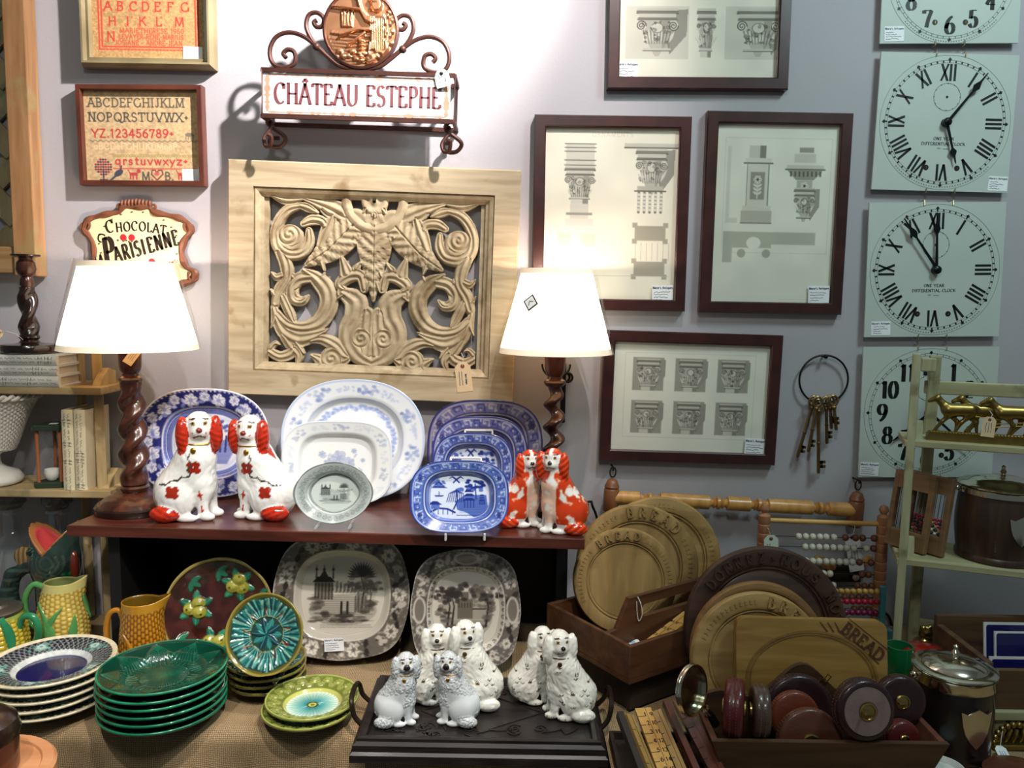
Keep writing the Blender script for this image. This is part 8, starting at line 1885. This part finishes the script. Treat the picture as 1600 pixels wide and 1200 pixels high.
rows = ((838, [(1248, 'w'), (1259, 'w'), (1270, 'w'), (1281, 'w'), (1291, 'w'), (1303, 'w'), (1321, 'b'), (1337, 'b'), (1348, 'b'), (1366, 'b')]), (854, [(1258, 'w'), (1269, 'w'), (1280, 'w'), (1291, 'w'), (1302, 'w'), (1313, 'w'), (1323, 'w'), (1334, 'w'), (1354, 'w'), (1365, 'b')]),
        (876, [(1260, 'w'), (1270, 'w'), (1280, 'w'), (1291, 'w'), (1301, 'w'), (1312, 'w'), (1322, 'w'), (1332, 'w'), (1343, 'b'), (1361, 'b')]), (895, [(1266, 'w'), (1277, 'w'), (1287, 'w'), (1297, 'w'), (1347, 'b'), (1357, 'b')]), (913, [(1302, 'w'), (1340, 'b'), (1351, 'b'), (1362, 'b')]), (931, [(1320, 'b'), (1331, 'b'), (1342, 'b'), (1353, 'b')]), (949, [(1335, 'b'), (1346, 'b'), (1357, 'b')]))
for py, bs in rows:
    z = PY(1280, py, YA).z-TZ; MB().tube([(-W_/2, 0, z), (W_/2, 0, z-.003)], .0010, 6).build('wire', m_iron, t)
    for px, c_ in bs: x = PY(px, py, YA).x-(xl_+xr_)/2; bead(c_, .0078, t, x, 0, z-.0015-.003*(x/W_), .82)
hang_tag(t, TR((-W_/2+.010, -.016, zt-.040), rx=90, ry=-4), .030, .060, [(0, -.006, .001), (-.004, .012, .0), (-.008, .02, -.012)], 95, [mat('pale_green_card', (206, 216, 200), rough=.7, var=.03), mat('tag_eyelet', (120, 62, 46), rough=.6), m_ink, m_string])
YB = 1.535; x0, x1 = PY(1285, 950, YB).x, PY(1378, 950, YB).x; m_teal = mat('teal_paint', (62, 124, 128), rough=.5, var=.2)
t = thing('toy_abacus', 'small teal painted abacus with gold, red and purple beads in front of the large one', 'abacus', ((x0+x1)/2, YB, TZ)); W_ = x1-x0; zt = PY(1378, 916, YB).z-TZ
for s_ in (-1, 1):
    MB().box((s_*W_/2, 0, zt/2+.012), (.010, .012, zt-.024)).build('upright', m_teal, t, smooth=False, bevel=.001); MB().box((s_*W_/2+.004, 0, .040), (.018, .05, .080), taper=1.15).build('foot', mat('dark_teal_paint', (52, 96, 104), rough=.5, var=.2), t, smooth=False, bevel=.001)
MB().tube([(-W_/2, 0, PY(1330, 970, YB).z-TZ), (W_/2, 0, PY(1330, 970, YB).z-TZ)], .0045, 10).build('cross_bar', m_teal, t)
for py, c_ in ((924, 'g'), (940, 'r'), (957, 'p'), (979, 'n')):
    z = PY(1330, py, YB).z-TZ; MB().tube([(-W_/2, 0, z), (W_/2, 0, z)], .0008, 6).build('wire', m_iron, t)
    for k in range(8): bead(c_, .0062, t, W_/2-.012-k*.0118, 0, z, .9)
p = PY(1322, 898, WY-.03)
t = thing('wall_bracket', 'dark wooden block with turned handles and white knob hung behind the abacus', 'bracket', (p.x, WY-.002, p.z))
MB().box((0, -.012, -.002), (.072, .022, .034)).build('block', m_dark, t, smooth=False, bevel=.002)
for x_, ry_ in ((-.022, -62), (.016, 58)): MB().lathe([(.006, 0), (.011, .006), (.013, .018), (.010, .034), (.006, .038), (.009, .044), (.004, .052)], 18, 0, TR((x_, -.018, .012), ry=ry_)).build('turned_handle', m_maple, t)
MB().ball((.022, -.028, -.006), .0075).build('white_knob', bead_c['w'], t)
# ================================================================== FAR RIGHT TABLE ITEMS
m_green = mat('green_gloss', (20, 108, 62), rough=.2, coat=.6); m_redg = mat('red_gloss', (140, 30, 24), rough=.18, coat=.7)
p = PZ(1447, 1066, TZ); t = thing('glazed_jug', 'round red glazed pot with green handle behind the black barrel jar', 'pot', (PY(1452, 1030, 1.37).x, 1.385, TZ)); s_ = mpp(PY(1452, 1030, 1.38)); zc = PY(1452, 1012, 1.385).z-TZ
MB().lathe([(.022, 0), (.034, .012), (.042, .05), (.043, zc-.030), (.040, zc-.012), (.030, zc), (.012, zc+.004), (0, zc+.005)], 40).build('pot_body', m_redg, t)
MB().lathe([(.018, zc-.055), (.024, zc-.04), (.026, zc-.012), (.024, zc+.006), (.0215, zc+.006), (.022, zc-.012), (.019, zc-.036), (0, zc-.036)], 32, 0, TR((-.050, -.004, 0))).build('green_cup', m_green, t)
MB().tube(smooth3([(-.06, -.02, zc-.05), (-.066, -.026, zc-.075), (-.05, -.03, zc-.088), (-.036, -.02, zc-.085)]), .005, 8).build('handle', m_green, t)
p = PY(1470, 1004, 1.46)
t = thing('wooden_pedestal', 'small wooden pedestal carrying the brass frog figure behind the red pot', 'pedestal', (p.x, 1.495, TZ)); MB().lathe([(.030, 0), (.030, .01), (.016, .016), (.014, p.z-TZ-.034), (.030, p.z-TZ-.024), (.031, p.z-TZ-.016)], 32).build('pedestal_body', m_trayw, t, ang=30)
def frog():
    pr = [((0, 0, .016), (.024, .016, .013)), ((-.014, -.008, .024), (.014, .012, .011)), ((.02, -.008, .008), (.014, .008, .007)), ((-.018, -.012, .006), (.012, .007, .006)), ((.006, .002, .024), (.014, .012, .011)), ((-.022, -.010, .034), (.005, .005, .005)), ((-.010, -.012, .036), (.005, .005, .005))]
    def fn(P):
        d = np.full(P.shape[:-1], 1.)
        for c_, r_ in pr: d = smin(d, sd_ell(P, c_, r_), .006)
        return np.maximum(d, -P[..., 2])
    return surfnet(fn, (-.05, -.035, -.004), (.05, .03, .05), .0016)
V, Fc = frog(); tag(npmesh('brass_frog', V, Fc, None, m_brass, None, TR((p.x, 1.495, p.z-.0155))), 'polished brass frog-like figure on a wooden pedestal under the right rack', 'figurine')
# wooden riser, tile box and enamel tiles
ZB = TZ+.05; p = PZ(1543, 1112, ZB); yb0 = p.y
t = thing('wooden_riser', 'pale low wooden riser under the box of blue enamel tiles', 'riser', (p.x+.190, yb0+.10, TZ)); MB().box((0, 0, .042), (.36, .20, .016)).build('riser_top', m_rkh, t, smooth=False, bevel=.002)
for sx in (-1, 1): MB().box((sx*.16, 0, .017), (.016, .18, .034)).build('riser_leg', m_rkh, t, smooth=False)
hB2 = PZ(1543, 1047, ZB).z*0+.068; x0 = p.x+.004
t = thing('tile_box', 'rough brown wooden box holding blue and white enamel tiles at the right edge', 'box', (x0, yb0+.008, ZB))
m_rough = wood('rough_box_wood', (66, 46, 28), (100, 72, 44), rough=.7, st=(6, 50, 50), bump=.4)
MB().box((.14, .005, hB2/2), (.28, .010, hB2)).build('front_board', m_rough, t, smooth=False, bevel=.001); MB().box((.14, .175, hB2/2+.012), (.28, .010, hB2+.024)).build('back_board', m_rough, t, smooth=False, bevel=.001)
MB().box((.006, .09, hB2/2+.004), (.012, .158, hB2+.008)).build('side_board', m_rough, t, smooth=False, bevel=.001); MB().box((.14, .09, .004), (.256, .158, .008)).build('base', m_rough, t, smooth=False)
m_enam = mat('navy_enamel', (26, 26, 84), rough=.2, coat=.6, var=.06); m_enw = mat('white_enamel', (216, 218, 214), rough=.2, coat=.6, var=.03)
def tile(label, px, py, y, wpx, hh, border, yaw=0):
    q = PY(px, py, y); s_ = mpp(q); w_ = wpx*s_; M = TR((q.x, y, ZB+.012+hh/2), rx=82, rz=yaw)
    mb = MB().box((0, 0, .0015), (w_, hh, .003), 1)
    if border: b_ = border; mb.add([(x, y2, .0032) for x, y2 in rrect(w_/2-b_, hh/2-b_, .004)], [tuple(range(28))], 0)
    o = mb.build('enamel_tile', [m_enam, m_enw if border else m_enam], None, M, smooth=False); return tag(o, label, 'tile', 'blue enamel tiles in the wooden box')
def zz_(py, y): return PY(1570, py, y).z-ZB-.012
tile('dark backed blue enamel tile standing furthest back in the tile box', 1585, 1000, yb0+.120, 96, zz_(974, yb0+.120), .004)
tile('blue enamel tile with white border, left one in the tile box', 1556+28, 1010, yb0+.085, 60, zz_(988, yb0+.085), .003)
tile('blue enamel tile with white border lowest at the front of the tile box', 1590, 1036, yb0+.045, 88, zz_(1027, yb0+.045), .004)
# brass pieces at the lower right
p = PZ(1585, 1165, TZ); t = thing('brass_ornament', 'pierced brass ornament with white tag lying at the lower right corner', 'ornament', (p.x, p.y, TZ))
mb = MB()
for k in range(12): a = PI*k/11; mb.ball((.034*math.cos(a), .0, .006+.030*math.sin(a)), .0055, n=10)
for k in range(5): mb.tube(smooth3([(-.03+.012*k, 0, .004), (-.026+.012*k, -.004, .018), (-.018+.010*k, 0, .028)]), .003, 8)
mb.build('pierced_crest', m_brassd, t); MB().box((0, 0, .004), (.085, .030, .008)).build('foot_plate', m_brassd, t, smooth=False, bevel=.002)
hang_tag(t, TR((-.040, -.022, .012), rx=30), .018, .030, [(0, -.004, .001), (.008, .012, .006), (.012, .02, .01)], 97, [m_paper, m_paper, m_ink, m_string], title=False)
p = PZ(1590, 1136, TZ); t = thing('letter_rack', 'brass barred letter rack cut by the right edge behind the pierced ornament', 'letter rack', (p.x+.03, p.y-.03, TZ))
MB().box((0, 0, .004), (.13, .03, .008)).build('base', m_brassd, t, smooth=False); MB().tube([(-.06, 0, .008), (-.06, 0, .032), (.06, 0, .034), (.06, 0, .008)], .003, 8).build('bar', m_brassd, t)
p = PZ(1470, 1222, TZ); tag(MB().lathe([(.016, 0), (.020, .004), (.030, .020), (.032, .026), (.030, .026), (.026, .018), (0, .010)], 32).build('china_dish', mat('white_china', (228, 228, 222), rough=.2, coat=.6, var=.03), None, Matrix.Translation(p)), 'small white china dish at the bottom edge below the black barrel jar', 'dish')
p = PZ(1600, 1222, TZ); tag(MB().lathe([(.05, 0), (.056, .004), (.056, .010), (.04, .014), (0, .016)], 40).build('leather_mat', leather('brown_leather', (84, 48, 38)), None, Matrix.Translation(p)), 'round brown leather mat in the lower right corner', 'mat')
# cables
tag(MB().tube(smooth3([(br.x+.068, br.y+.03, SZ+.006), (br.x+.085, br.y+.05, SZ+.004), (PY(925, 800, 1.70).x, 1.70, SZ-.01), (PY(934, 830, 1.72).x, 1.72, SZ-.06), (PY(936, 900, 1.735).x, 1.735, TZ+.1), (PY(936, 930, 1.735).x, 1.735, TZ+.02)]), .0028, 8).build('power_cord', m_black), 'black lamp cord running off the right end of the shelf', 'cord')
tag(MB().tube(smooth3([(PY(1383, 958, 1.72).x, 1.735, PY(1383, 958, 1.72).z), (PY(1392, 966, 1.72).x, 1.73, PY(1392, 966, 1.72).z), (PY(1400, 985, 1.72).x, 1.735, PY(1400, 985, 1.72).z), (PY(1404, 1000, 1.72).x, 1.735, TZ+.006)]), .003, 8).build('power_cord', m_black), 'black cable on the wall between the abacus and the right rack', 'cord')
